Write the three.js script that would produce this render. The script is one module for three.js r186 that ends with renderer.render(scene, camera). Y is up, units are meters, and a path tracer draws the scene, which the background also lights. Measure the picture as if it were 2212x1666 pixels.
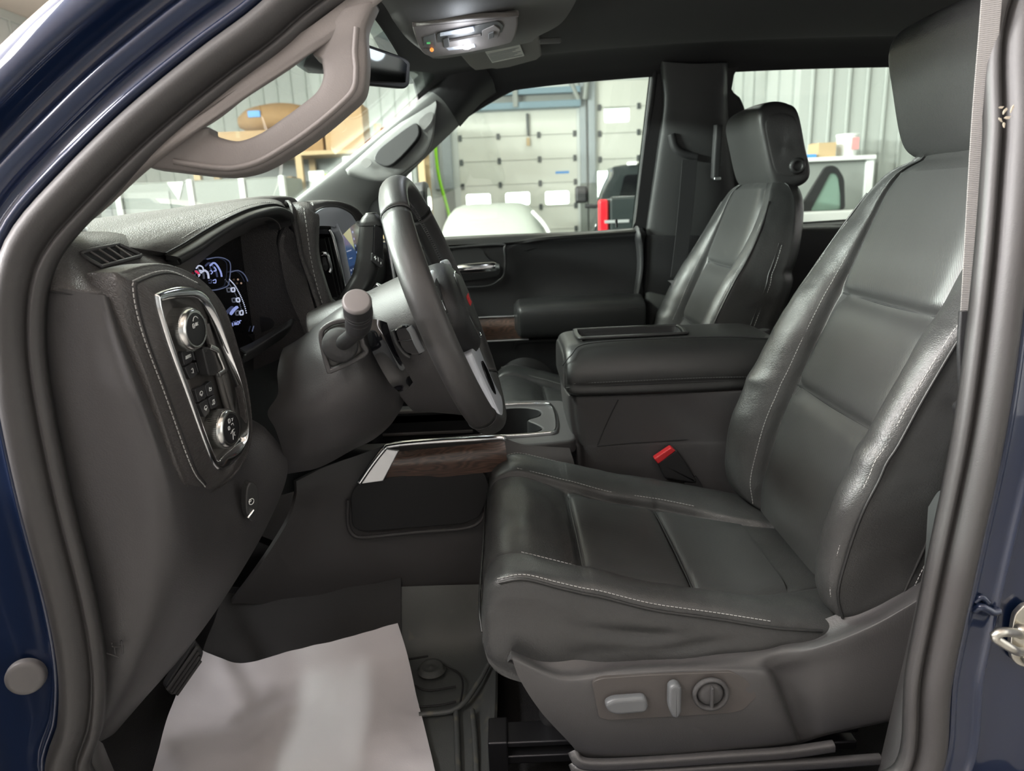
import * as THREE from 'three';
import { mergeGeometries } from 'three/addons/utils/BufferGeometryUtils.js';
import { RoundedBoxGeometry } from 'three/addons/geometries/RoundedBoxGeometry.js';
import { RectAreaLightUniformsLib } from 'three/addons/lights/RectAreaLightUniformsLib.js';
import { ImprovedNoise } from 'three/addons/math/ImprovedNoise.js';

import { FontLoader } from 'three/addons/loaders/FontLoader.js';
import { TextGeometry } from 'three/addons/geometries/TextGeometry.js';

// ---------- camera, daylight outside, lamps of the workshop, exposure ----------
RectAreaLightUniformsLib.init();
const v = (x, y, z) => new THREE.Vector3(x, y, z);
const scene = new THREE.Scene();
const camera = new THREE.PerspectiveCamera(2 * Math.atan(833 / 1500) * 180 / Math.PI, 2212 / 1666, 0.02, 80);
camera.position.set(0, 1.6, 1.52);
camera.rotation.order = 'YXZ';
camera.rotation.set(-Math.atan(393.4 / 1500), 0, -2.5 * Math.PI / 180);
camera.focus = 1.05; camera.userData.fStop = 6;
const renderer = new THREE.WebGLRenderer();
renderer.toneMapping = THREE.LinearToneMapping;
renderer.toneMappingExposure = 1.04;
renderer.shadowMap.enabled = true;
scene.background = new THREE.Color().setRGB(1.0, 1.04, 1.0);   // bright overcast day beyond the workshop doors
scene.backgroundIntensity = 7;

// ceiling strip lamps: [x, z, length along x, length along z, strength]
const LAMPS = [
  [-2.8, 3.6, 0.5, 2.6, 35], [1.4, 5.2, 2.6, 0.35, 12], [4.6, 3.4, 0.35, 2.6, 8],
  [-4.4, 1.2, 0.5, 2.6, 150], [-6.2, -0.8, 0.5, 2.6, 120], [-2.6, -0.8, 0.5, 2.6, 150], [-5.4, -6.5, 0.35, 2.6, 10], [-1.4, -5.6, 2.6, 0.35, 18],
  [2.6, -3.6, 0.35, 2.6, 14], [4.9, -5.0, 0.35, 2.6, 5], [2.0, -10.5, 0.35, 2.6, 26], [-1.8, -11.5, 2.6, 0.35, 18],
];
const CEIL = 5.2, WALL_LAMP = 500;

// ---------- helpers ----------
let seed = 7;
const rnd = () => { seed = (seed * 1664525 + 1013904223) >>> 0; return seed / 4294967296; };
const used = {};
const numbered = (n) => { const k = used[n] = (used[n] ?? -1) + 1; return k ? n + '_' + String(k).padStart(3, '0') : n; };
function thing(name, label, category, group) {
  const o = new THREE.Group(); o.name = numbered(name); scene.add(o);
  o.userData = { label, category }; if (group) o.userData.group = group;
  return o;
}
function part(name, geo, mat, parent, label) {
  const m = new THREE.Mesh(Array.isArray(geo) ? join(geo) : geo, mat); m.name = name;
  m.castShadow = m.receiveShadow = true; parent.add(m);
  if (label) m.userData.label = label;
  return m;
}
function solo(name, geo, mat, label, category, group) {
  const m = part(numbered(name), geo, mat, scene); m.userData = { label, category }; if (group) m.userData.group = group;
  return m;
}
function struct(name, geo, mat, label) { const m = part(name, geo, mat, scene); m.userData = { kind: 'structure', label, category: name.split('_')[0] }; return m; }
function structGroup(name, label) { const o = new THREE.Group(); o.name = name; scene.add(o); o.userData = { kind: 'structure', label, category: name.split('_')[0] }; return o; }
function stuff(m) { m.userData.kind = 'stuff'; return m; }
function join(list) {
  const gs = list.map((g) => {
    let h = g.index ? g.toNonIndexed() : g.clone();
    for (const k of Object.keys(h.attributes)) if (!['position', 'normal', 'uv'].includes(k)) h.deleteAttribute(k);
    if (!h.attributes.uv) h.setAttribute('uv', new THREE.BufferAttribute(new Float32Array(h.attributes.position.count * 2), 2));
    return h;
  });
  return mergeGeometries(gs);
}
const cr1 = (a, b, c, d, t) => 0.5 * (2 * b + (c - a) * t + (2 * a - 5 * b + 4 * c - d) * t * t + (3 * b - a - 3 * c + d) * t * t * t);
function along(pts, t, closed) {            // uniform Catmull-Rom through the points, t in 0..1
  const n = pts.length, seg = closed ? n : n - 1, f = Math.min(Math.max(t, 0), 1) * seg, i = Math.min(Math.floor(f), seg - 1), u = f - i;
  const g = (k) => closed ? pts[(k % n + n) % n] : k < 0 ? pts[0].clone().multiplyScalar(2).sub(pts[1]) : k >= n ? pts[n - 1].clone().multiplyScalar(2).sub(pts[n - 2]) : pts[k];
  const a = g(i - 1), b = g(i), c = g(i + 1), d = g(i + 2);
  return v(cr1(a.x, b.x, c.x, d.x, u), cr1(a.y, b.y, c.y, d.y, u), cr1(a.z, b.z, c.z, d.z, u));
}
const smooth = (pts, n, closed) => { const o = []; for (let i = 0; i < (closed ? n : n + 1); i++) o.push(along(pts, i / n, closed)); return o; };
function even(pts, n, closed) {             // evenly spaced samples of the same curve
  const f = smooth(pts, 300, closed); if (closed) f.push(f[0].clone());
  const L = [0]; for (let i = 1; i < f.length; i++) L.push(L[i - 1] + f[i].distanceTo(f[i - 1]));
  const o = []; let k = 0, T = L[L.length - 1];
  for (let i = 0; i < (closed ? n : n + 1); i++) { const s = T * i / n; while (k < f.length - 2 && L[k + 1] < s) k++; o.push(f[k].clone().lerp(f[k + 1], Math.min(1, (s - L[k]) / Math.max(1e-9, L[k + 1] - L[k])))); }
  return o;
}
const lengthOf = (pts) => { let s = 0; for (let i = 1; i < pts.length; i++) s += pts[i].distanceTo(pts[i - 1]); return s; };
// a dense grid through rows of control points
function gridOf(rows, nu, nv, closeU, closeV) {
  const R = rows.map((r) => smooth(r, nu, closeU)), G = [];
  const cols = R[0].length, out = [];
  for (let j = 0; j < cols; j++) out.push(smooth(R.map((r) => r[j]), nv, closeV));
  for (let i = 0; i < out[0].length; i++) G.push(out.map((c) => c[i]));
  return G;
}
function gridNormals(G, closeU, closeV) {
  const m = G.length, n = G[0].length;
  return G.map((r, i) => r.map((p, j) => {
    const a = closeU ? r[(j + 1) % n] : r[Math.min(n - 1, j + 1)], b = closeU ? r[(j - 1 + n) % n] : r[Math.max(0, j - 1)];
    const c = closeV ? G[(i + 1) % m][j] : G[Math.min(m - 1, i + 1)][j], d = closeV ? G[(i - 1 + m) % m][j] : G[Math.max(0, i - 1)][j];
    const q = a.clone().sub(b).cross(c.clone().sub(d)); return q.lengthSq() < 1e-18 ? v(0, 1, 0) : q.normalize();
  }));
}
function gridGeo(G, closeU, closeV, flip) {
  const m = G.length, n = G[0].length, pos = [], uv = [], idx = [], N = gridNormals(G, closeU, closeV), nor = [];
  const mid = G[Math.floor(m / 2)], us = [0], vs = [0], mc = Math.floor(n / 2);
  for (let j = 1; j <= n; j++) us.push(us[j - 1] + mid[j % n].distanceTo(mid[j - 1]));
  for (let i = 1; i <= m; i++) vs.push(vs[i - 1] + G[i % m][mc].distanceTo(G[i - 1][mc]));
  const mm = closeV ? m + 1 : m, nn = closeU ? n + 1 : n, s = flip ? -1 : 1;
  for (let i = 0; i < mm; i++) for (let j = 0; j < nn; j++) {
    const p = G[i % m][j % n], q = N[i % m][j % n]; pos.push(p.x, p.y, p.z); nor.push(q.x * s, q.y * s, q.z * s); uv.push(us[j], vs[i]);
  }
  for (let i = 0; i < mm - 1; i++) for (let j = 0; j < nn - 1; j++) {
    const a = i * nn + j, b = a + 1, c = a + nn, d = c + 1;
    if (flip) idx.push(a, c, b, b, c, d); else idx.push(a, b, c, b, d, c);
  }
  const g = new THREE.BufferGeometry();
  g.setAttribute('position', new THREE.Float32BufferAttribute(pos, 3)); g.setAttribute('normal', new THREE.Float32BufferAttribute(nor, 3)); g.setAttribute('uv', new THREE.Float32BufferAttribute(uv, 2)); g.setIndex(idx);
  return g;
}
const patch = (rows, nu = 24, nv = 24, o = {}) => gridGeo(gridOf(rows, nu, nv, o.closeU, o.closeV), o.closeU, o.closeV, o.flip);
// a panel with thickness t behind its face (away from the side that "towards" lies on)
function panel(rows, t, towards, nu = 24, nv = 24, o = {}) {
  let G = gridOf(rows, nu, nv, o.closeU); if (o.bend) G = G.map((r) => r.map(o.bend));
  const N = gridNormals(G, o.closeU);
  const m = G.length, n = G[0].length, c = G[m >> 1][n >> 1], s = N[m >> 1][n >> 1].dot(towards.clone().sub(c)) < 0 ? -1 : 1;
  const B = G.map((r, i) => r.map((p, j) => p.clone().addScaledVector(N[i][j], -s * t)));
  const gs = [gridGeo(G, o.closeU, false, s < 0), gridGeo(B, o.closeU, false, s > 0)];
  const strip = (a, b) => gs.push(gridGeo([a, b], o.closeU && a.length === n));
  strip(G[0], B[0]); strip(G[m - 1], B[m - 1]);
  if (!o.closeU) { strip(G.map((r) => r[0]), B.map((r) => r[0])); strip(G.map((r) => r[n - 1]), B.map((r) => r[n - 1])); }
  return join(gs);
}
// body through closed sections, ends capped (rounded a little)
function loft(sections, nu = 32, nv = 32, o = {}) {
  const secs = sections.slice();
  const mean = (r) => r.reduce((a, p) => a.add(p), v(0, 0, 0)).multiplyScalar(1 / r.length);
  const shrink = (r, k, push) => { const c = mean(r); return r.map((p) => p.clone().sub(c).multiplyScalar(k).add(c).add(push)); };
  const G = gridOf(secs, nu, nv, true);
  if (o.cap !== false) {
    const e = o.round ?? 0.006;
    for (const end of [0, 1]) {
      const r = end ? G[G.length - 1] : G[0], r2 = end ? G[G.length - 2] : G[1];
      const d = mean(r).sub(mean(r2)).normalize(), rows = [];
      for (const [k, q] of [[0.985, 0.35], [0.95, 0.7], [0.88, 0.92], [0.7, 1.0], [0.35, 1.03], [0.001, 1.04]]) rows.push(shrink(r, k, d.clone().multiplyScalar(e * q)));
      if (end) G.push(...rows); else G.unshift(...rows.reverse());
    }
  }
  return gridGeo(G, true, false);
}
// a tube of varying size along a curve; prof: [[a, b], ...] closed outline in the frame (side, up)
function sweep(pts, prof, n, o = {}) {
  const P0 = o.raw ? pts : o.even === false ? smooth(pts, n, o.closed) : even(pts, n, o.closed), m = P0.length, rows = [];
  for (let i = 0; i < m; i++) {
    const a = o.closed ? P0[(i - 1 + m) % m] : P0[Math.max(0, i - 1)], b = o.closed ? P0[(i + 1) % m] : P0[Math.min(m - 1, i + 1)];
    const t = b.clone().sub(a).normalize();
    const up = (typeof o.up === 'function' ? o.up(i / (m - 1), P0[i]) : o.up ?? v(0, 1, 0)).clone(); up.addScaledVector(t, -up.dot(t)).normalize();
    const side = t.clone().cross(up), k = o.scale ? o.scale(i / (m - 1)) : 1;
    rows.push(prof.map(([x, y]) => P0[i].clone().addScaledVector(side, x * k).addScaledVector(up, y * k)));
  }
  if (o.open) return gridGeo(rows, false, o.closed);
  if (o.closed) return gridGeo(rows, true, true);
  const mean = (r) => r.reduce((a, p) => a.add(p), v(0, 0, 0)).multiplyScalar(1 / r.length);
  const c0 = mean(rows[0]), c1 = mean(rows[m - 1]);
  rows.unshift(rows[0].map((p) => p.clone().lerp(c0, 0.1)), ); rows.unshift(rows[0].map(() => c0.clone()));
  rows.push(rows[rows.length - 1].map((p) => p.clone().lerp(c1, 0.1))); rows.push(rows[0].map(() => c1.clone()));
  return gridGeo(rows, true, false);
}
const ring = (r, n = 10, ry = r) => Array.from({ length: n }, (_, i) => [Math.cos(i / n * 2 * Math.PI) * r, Math.sin(i / n * 2 * Math.PI) * ry]);
function rrect(w, h, r, n = 4) {            // closed outline of a rounded rectangle about 0
  const o = []; for (const [sx, sy, a0] of [[1, 1, 0], [-1, 1, 1], [-1, -1, 2], [1, -1, 3]]) for (let i = 0; i <= n; i++) { const a = (a0 + i / n) * Math.PI / 2; o.push([sx * (w / 2 - r) + Math.cos(a) * r, sy * (h / 2 - r) + Math.sin(a) * r]); }
  return o;
}
const tube = (pts, r, n = 40, k = 10, o = {}) => sweep(pts, ring(r, k), n, o);
function roundPoly(p, r, n = 5) {           // 2D polygon with rounded corners (r may be one per corner)
  const o = [], m = p.length;
  p.forEach((q, i) => {
    const a = p[(i - 1 + m) % m], b = p[(i + 1) % m], rr = Array.isArray(r) ? r[i] : r;
    const la = Math.hypot(a[0] - q[0], a[1] - q[1]), lb = Math.hypot(b[0] - q[0], b[1] - q[1]), k = Math.min(rr, la * 0.48, lb * 0.48);
    if (k < 1e-5) { o.push(q); return; }
    const A = [q[0] + (a[0] - q[0]) / la * k, q[1] + (a[1] - q[1]) / la * k], B = [q[0] + (b[0] - q[0]) / lb * k, q[1] + (b[1] - q[1]) / lb * k];
    for (let j = 0; j <= n; j++) { const t = j / n; o.push([(1 - t) ** 2 * A[0] + 2 * t * (1 - t) * q[0] + t * t * B[0], (1 - t) ** 2 * A[1] + 2 * t * (1 - t) * q[1] + t * t * B[1]]); }
  });
  return o;
}
const shapeOf = (p) => new THREE.Shape(p.map(([x, y]) => new THREE.Vector2(x, y)));
// plate cut to a 3D outline: its face lies in the outline's plane, on the side of "towards"; depth goes away from it
function plate(pts, depth, towards, o = {}) {
  const n = v(0, 0, 0), c = pts.reduce((a, p) => a.add(p), v(0, 0, 0)).multiplyScalar(1 / pts.length);
  pts.forEach((p, i) => { const q = pts[(i + 1) % pts.length]; n.add(p.clone().sub(c).cross(q.clone().sub(c))); });
  n.normalize(); if (n.dot(towards.clone().sub(c)) < 0) n.negate();
  if (o.normal) n.copy(o.normal).normalize();
  const ref = o.ref ?? (Math.abs(n.y) < 0.9 ? v(0, 1, 0) : v(1, 0, 0));
  const ex = ref.clone().cross(n).normalize(), ey = n.clone().cross(ex);
  const to2 = (p) => { const d = p.clone().sub(c); return [d.dot(ex), d.dot(ey)]; };
  let p2 = pts.map(to2); if (o.r) p2 = roundPoly(p2, o.r, o.seg ?? 5);
  const sh = shapeOf(p2);
  for (const h of o.holes ?? []) { let q = h.map(to2); if (o.hr) q = roundPoly(q, o.hr); sh.holes.push(new THREE.Path(q.map(([x, y]) => new THREE.Vector2(x, y)))); }
  const b = o.bevel ?? 0;
  const g = new THREE.ExtrudeGeometry(sh, { depth: Math.max(1e-4, depth - 2 * b), bevelEnabled: b > 0, bevelThickness: b, bevelSize: b, bevelOffset: -b, bevelSegments: o.bs ?? 3, curveSegments: 6, steps: 1 });
  g.translate(0, 0, -depth + b);
  const M = new THREE.Matrix4().makeBasis(ex, ey, n).setPosition(c.clone().addScaledVector(n, o.lift ?? 0));
  g.applyMatrix4(M); g.userData.frame = { c, ex, ey, n };
  return g;
}
const smoothLoop = (pts, n = 48) => smooth(pts, n, true);
const bx = (w, h, d, x, y, z, r = 0) => { const g = r ? new RoundedBoxGeometry(w, h, d, 2, r) : new THREE.BoxGeometry(w, h, d); g.translate(x, y, z); return g; };
// box between two corners
const bc = (x0, x1, y0, y1, z0, z1, r = 0) => bx(x1 - x0, y1 - y0, z1 - z0, (x0 + x1) / 2, (y0 + y1) / 2, (z0 + z1) / 2, r);
function cyl(a, b, r0, r1 = r0, k = 24, bev = 0) {
  const d = b.clone().sub(a), L = d.length();
  const pr = bev ? [[0, 0], [r0 - bev, 0], [r0, bev], [r1, L - bev], [r1 - bev, L], [0, L]] : [[0, 0], [r0, 0], [r1, L], [0, L]];
  const g = lathe(pr, k); g.applyQuaternion(new THREE.Quaternion().setFromUnitVectors(v(0, 1, 0), d.normalize())); g.translate(a.x, a.y, a.z); return g;
}
const lathe = (pr, k = 32) => { const p = []; pr.forEach(([x, y], i) => { p.push(new THREE.Vector2(Math.max(x, 1e-5), y)); }); return new THREE.LatheGeometry(p, k); };
const place = (g, p, dir) => { g.applyQuaternion(new THREE.Quaternion().setFromUnitVectors(v(0, 1, 0), dir.clone().normalize())); g.translate(p.x, p.y, p.z); return g; };
// stitches: short raised dashes along a line
function stitches(pts, step = 0.006, len = 0.0042, r = 0.0006, closed) {
  const L = lengthOf(smooth(pts, 200, closed)), n = Math.max(2, Math.floor(L / step)), q = even(pts, n, closed), gs = [];
  const base = new THREE.CylinderGeometry(r, r, len, 5, 1);
  for (let i = 0; i < q.length - 1; i++) { const d = q[i + 1].clone().sub(q[i]).normalize(), g = base.clone(); g.applyQuaternion(new THREE.Quaternion().setFromUnitVectors(v(0, 1, 0), d)); g.translate(q[i].x, q[i].y, q[i].z); gs.push(g); }
  return join(gs);
}
const CAM = v(0, 1.6, 1.52);     // a point outside the door, used to say which side of a trim faces the opening
// a moulded strip between two edges (lists of points), raised by "bulge" towards nrm and "thick" deep
function band(inner, outer, thick, bulge, nrm, n = 60, o = {}) {
  const I = smooth(inner, n), O = smooth(outer, n), rows = [], N = nrm.clone().normalize();
  for (let i = 0; i <= n; i++) {
    const a = I[i], b = O[i], r = [];
    for (const [t, h] of [[0, -0.12], [0.04, 0.45], [0.14, 0.85], [0.32, 1], [0.5, 1.02], [0.68, 1], [0.86, 0.85], [0.96, 0.45], [1, -0.12]]) r.push(a.clone().lerp(b, t).addScaledVector(N, bulge * h));
    r.push(b.clone().addScaledVector(N, -thick * 0.8), b.clone().lerp(a, 0.12).addScaledVector(N, -thick), a.clone().lerp(b, 0.12).addScaledVector(N, -thick), a.clone().addScaledVector(N, -thick * 0.8));
    rows.push(r);
  }
  const mean = (r) => r.reduce((s, p) => s.add(p), v(0, 0, 0)).multiplyScalar(1 / r.length);
  const c0 = mean(rows[0]), c1 = mean(rows[n]);
  rows.unshift(rows[0].map(() => c0.clone())); rows.push(rows[0].map(() => c1.clone()));
  return gridGeo(rows, true, false);
}

// cut a real opening: drop the triangles that lie over a closed outline in the x-z plane (above height y0)
function punch(g, loop, y0 = -1e9) {
  const h = g.index ? g.toNonIndexed() : g, p = h.attributes.position, keep = [];
  const inside = (x, z) => { let c = false; for (let i = 0, j = loop.length - 1; i < loop.length; j = i++) { const a = loop[i], b = loop[j]; if ((a.z > z) !== (b.z > z) && x < (b.x - a.x) * (z - a.z) / (b.z - a.z) + a.x) c = !c; } return c; };
  for (let i = 0; i < p.count; i += 3) { const x = (p.getX(i) + p.getX(i + 1) + p.getX(i + 2)) / 3, y = (p.getY(i) + p.getY(i + 1) + p.getY(i + 2)) / 3, z = (p.getZ(i) + p.getZ(i + 1) + p.getZ(i + 2)) / 3; if (y < y0 || !inside(x, z)) keep.push(i, i + 1, i + 2); }
  const o = new THREE.BufferGeometry();
  for (const k of ['position', 'normal', 'uv']) { const a = h.attributes[k], n = a.itemSize, d = new Float32Array(keep.length * n); keep.forEach((q, i) => { for (let j = 0; j < n; j++) d[i * n + j] = a.array[q * n + j]; }); o.setAttribute(k, new THREE.BufferAttribute(d, n)); }
  return o;
}
// a sunken well under a loop: walls and floor
const wellOf = (loop, d, k = 0.96, dir = v(0, -1, 0)) => { const c = loop.reduce((s, p) => s.add(p), v(0, 0, 0)).multiplyScalar(1 / loop.length), low = loop.map((p) => p.clone().sub(c).multiplyScalar(k).add(c).addScaledVector(dir, d)); return [gridGeo([loop, low], true, false), gridGeo([low, low.map(() => c.clone().addScaledVector(dir, d))], true, false)]; };

const boldFont = await new FontLoader().loadAsync('fonts/droid/droid_sans_bold.typeface.json');
// lettering of height h, centred on p, reading along dir with the given up
function lettering(text, h, p, dir, up, deep = 0.0006) { const g = new TextGeometry(text, { font: boldFont, size: h, depth: deep, curveSegments: 3, bevelEnabled: false }); g.computeBoundingBox(); const b = g.boundingBox; g.translate(-(b.min.x + b.max.x) / 2, -(b.min.y + b.max.y) / 2, 0); const x = dir.clone().normalize(), z = x.clone().cross(up).normalize(), y = z.clone().cross(x); g.applyMatrix4(new THREE.Matrix4().makeBasis(x, y, z).setPosition(p)); return g; }
// ---------- procedural textures and materials ----------
const noise = new ImprovedNoise();
const wrapN = (x, y, per, z) => {     // tileable noise in -1..1
  const u = x / per, w = y / per, n = (a, b) => noise.noise(a, b, z);
  return (n(x, y) * (1 - u) * (1 - w) + n(x - per, y) * u * (1 - w) + n(x, y - per) * (1 - u) * w + n(x - per, y - per) * u * w);
};
function dataTex(size, fn, srgb, rep) {
  const d = new Uint8Array(size * size * 4);
  for (let y = 0; y < size; y++) for (let x = 0; x < size; x++) { const c = fn(x / size, y / size), k = (y * size + x) * 4; for (let j = 0; j < 3; j++) d[k + j] = Math.max(0, Math.min(255, Math.round((Array.isArray(c) ? c[j] : c) * 255))); d[k + 3] = 255; }
  const t = new THREE.DataTexture(d, size, size); t.wrapS = t.wrapT = THREE.RepeatWrapping; t.magFilter = t.minFilter = THREE.LinearFilter; if (srgb) t.colorSpace = THREE.SRGBColorSpace; t.repeat.set(rep, rep); t.needsUpdate = true; return t;
}
// leather pebbles: cells with soft creases
const cells = []; for (let i = 0; i < 900; i++) cells.push([rnd(), rnd()]);
const bucket = {}; cells.forEach(([x, y]) => { const k = Math.floor(x * 30) + ',' + Math.floor(y * 30); (bucket[k] ??= []).push([x, y]); });
const leatherTex = dataTex(256, (x, y) => {
  let a = 9, b = 9; const cx = Math.floor(x * 30), cy = Math.floor(y * 30);
  for (let i = -2; i <= 2; i++) for (let j = -2; j <= 2; j++) for (const [px, py] of bucket[((cx + i + 30) % 30) + ',' + ((cy + j + 30) % 30)] ?? []) {
    let dx = Math.abs(px - x), dy = Math.abs(py - y); dx = Math.min(dx, 1 - dx); dy = Math.min(dy, 1 - dy); const d = Math.hypot(dx, dy); if (d < a) { b = a; a = d; } else if (d < b) b = d;
  }
  return Math.min(1, (b - a) * 55) * 0.7 + 0.15 + 0.15 * wrapN(x * 16, y * 16, 16, 3.3);
}, false, 14);
const grainTex = dataTex(256, (x, y) => 0.5 + 0.3 * wrapN(x * 64, y * 64, 64, 1.7) + 0.25 * wrapN(x * 28, y * 28, 28, 5.1), false, 16);
const twillTex = dataTex(64, (x, y) => { const s = Math.sin((x * 8 + y * 4) * 2 * Math.PI), c = Math.sin((x * 8 - y * 12) * 2 * Math.PI); return 0.5 + 0.3 * s + 0.15 * c; }, false, 40);
const weaveTex = dataTex(64, (x, y) => 0.5 + 0.45 * Math.sin(y * 16 * Math.PI) * (0.6 + 0.4 * Math.sin(x * 8 * Math.PI)), false, 60);
const blotchTex = dataTex(256, (x, y) => 0.86 + 0.1 * wrapN(x * 5, y * 5, 5, 0.4) + 0.08 * wrapN(x * 17, y * 17, 17, 7.9), false, 1);
const dirtTex = dataTex(256, (x, y) => { const a = wrapN(x * 6, y * 6, 6, 2.2) + 0.6 * wrapN(x * 19, y * 19, 19, 4.2), k = Math.max(0, Math.min(1, (a - 0.25) * 2.2)); return [0.62 + 0.28 * k, 0.62 + 0.22 * k, 0.62 + 0.12 * k]; }, true, 3);
const concreteTex = dataTex(256, (x, y) => { const a = 0.55 + 0.12 * wrapN(x * 5, y * 5, 5, 1.2) + 0.1 * wrapN(x * 23, y * 23, 23, 6.2) + 0.05 * wrapN(x * 80, y * 80, 80, 2.9); return [a, a * 0.99, a * 0.96]; }, true, 0.4);
const woodTex = dataTex(256, (x, y) => { const w = wrapN(x * 3, y * 24, 24, 1.1), g = 0.5 + 0.5 * Math.sin((y * 26 + w * 2.4 + wrapN(x * 4, y * 4, 4, 9) * 3) * 2 * Math.PI); const f = 0.5 + 0.5 * wrapN(x * 6, y * 90, 90, 3); const k = 0.55 * g + 0.45 * f; return [0.20 + 0.22 * k, 0.15 + 0.165 * k, 0.13 + 0.13 * k]; }, true, 4);
const cardTex = dataTex(128, (x, y) => { const a = 1 + 0.05 * wrapN(x * 4, y * 4, 4, 2) + 0.04 * wrapN(x * 30, y * 30, 30, 8); return [0.70 * a, 0.57 * a, 0.42 * a]; }, true, 1);
const C = (r, g, b) => new THREE.Color().setRGB(r, g, b);
const std = (c, rough, o = {}) => new THREE.MeshStandardMaterial({ color: c, roughness: rough, side: THREE.DoubleSide, ...o });
const phy = (c, rough, o = {}) => new THREE.MeshPhysicalMaterial({ color: c, roughness: rough, side: THREE.DoubleSide, ...o });
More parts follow.
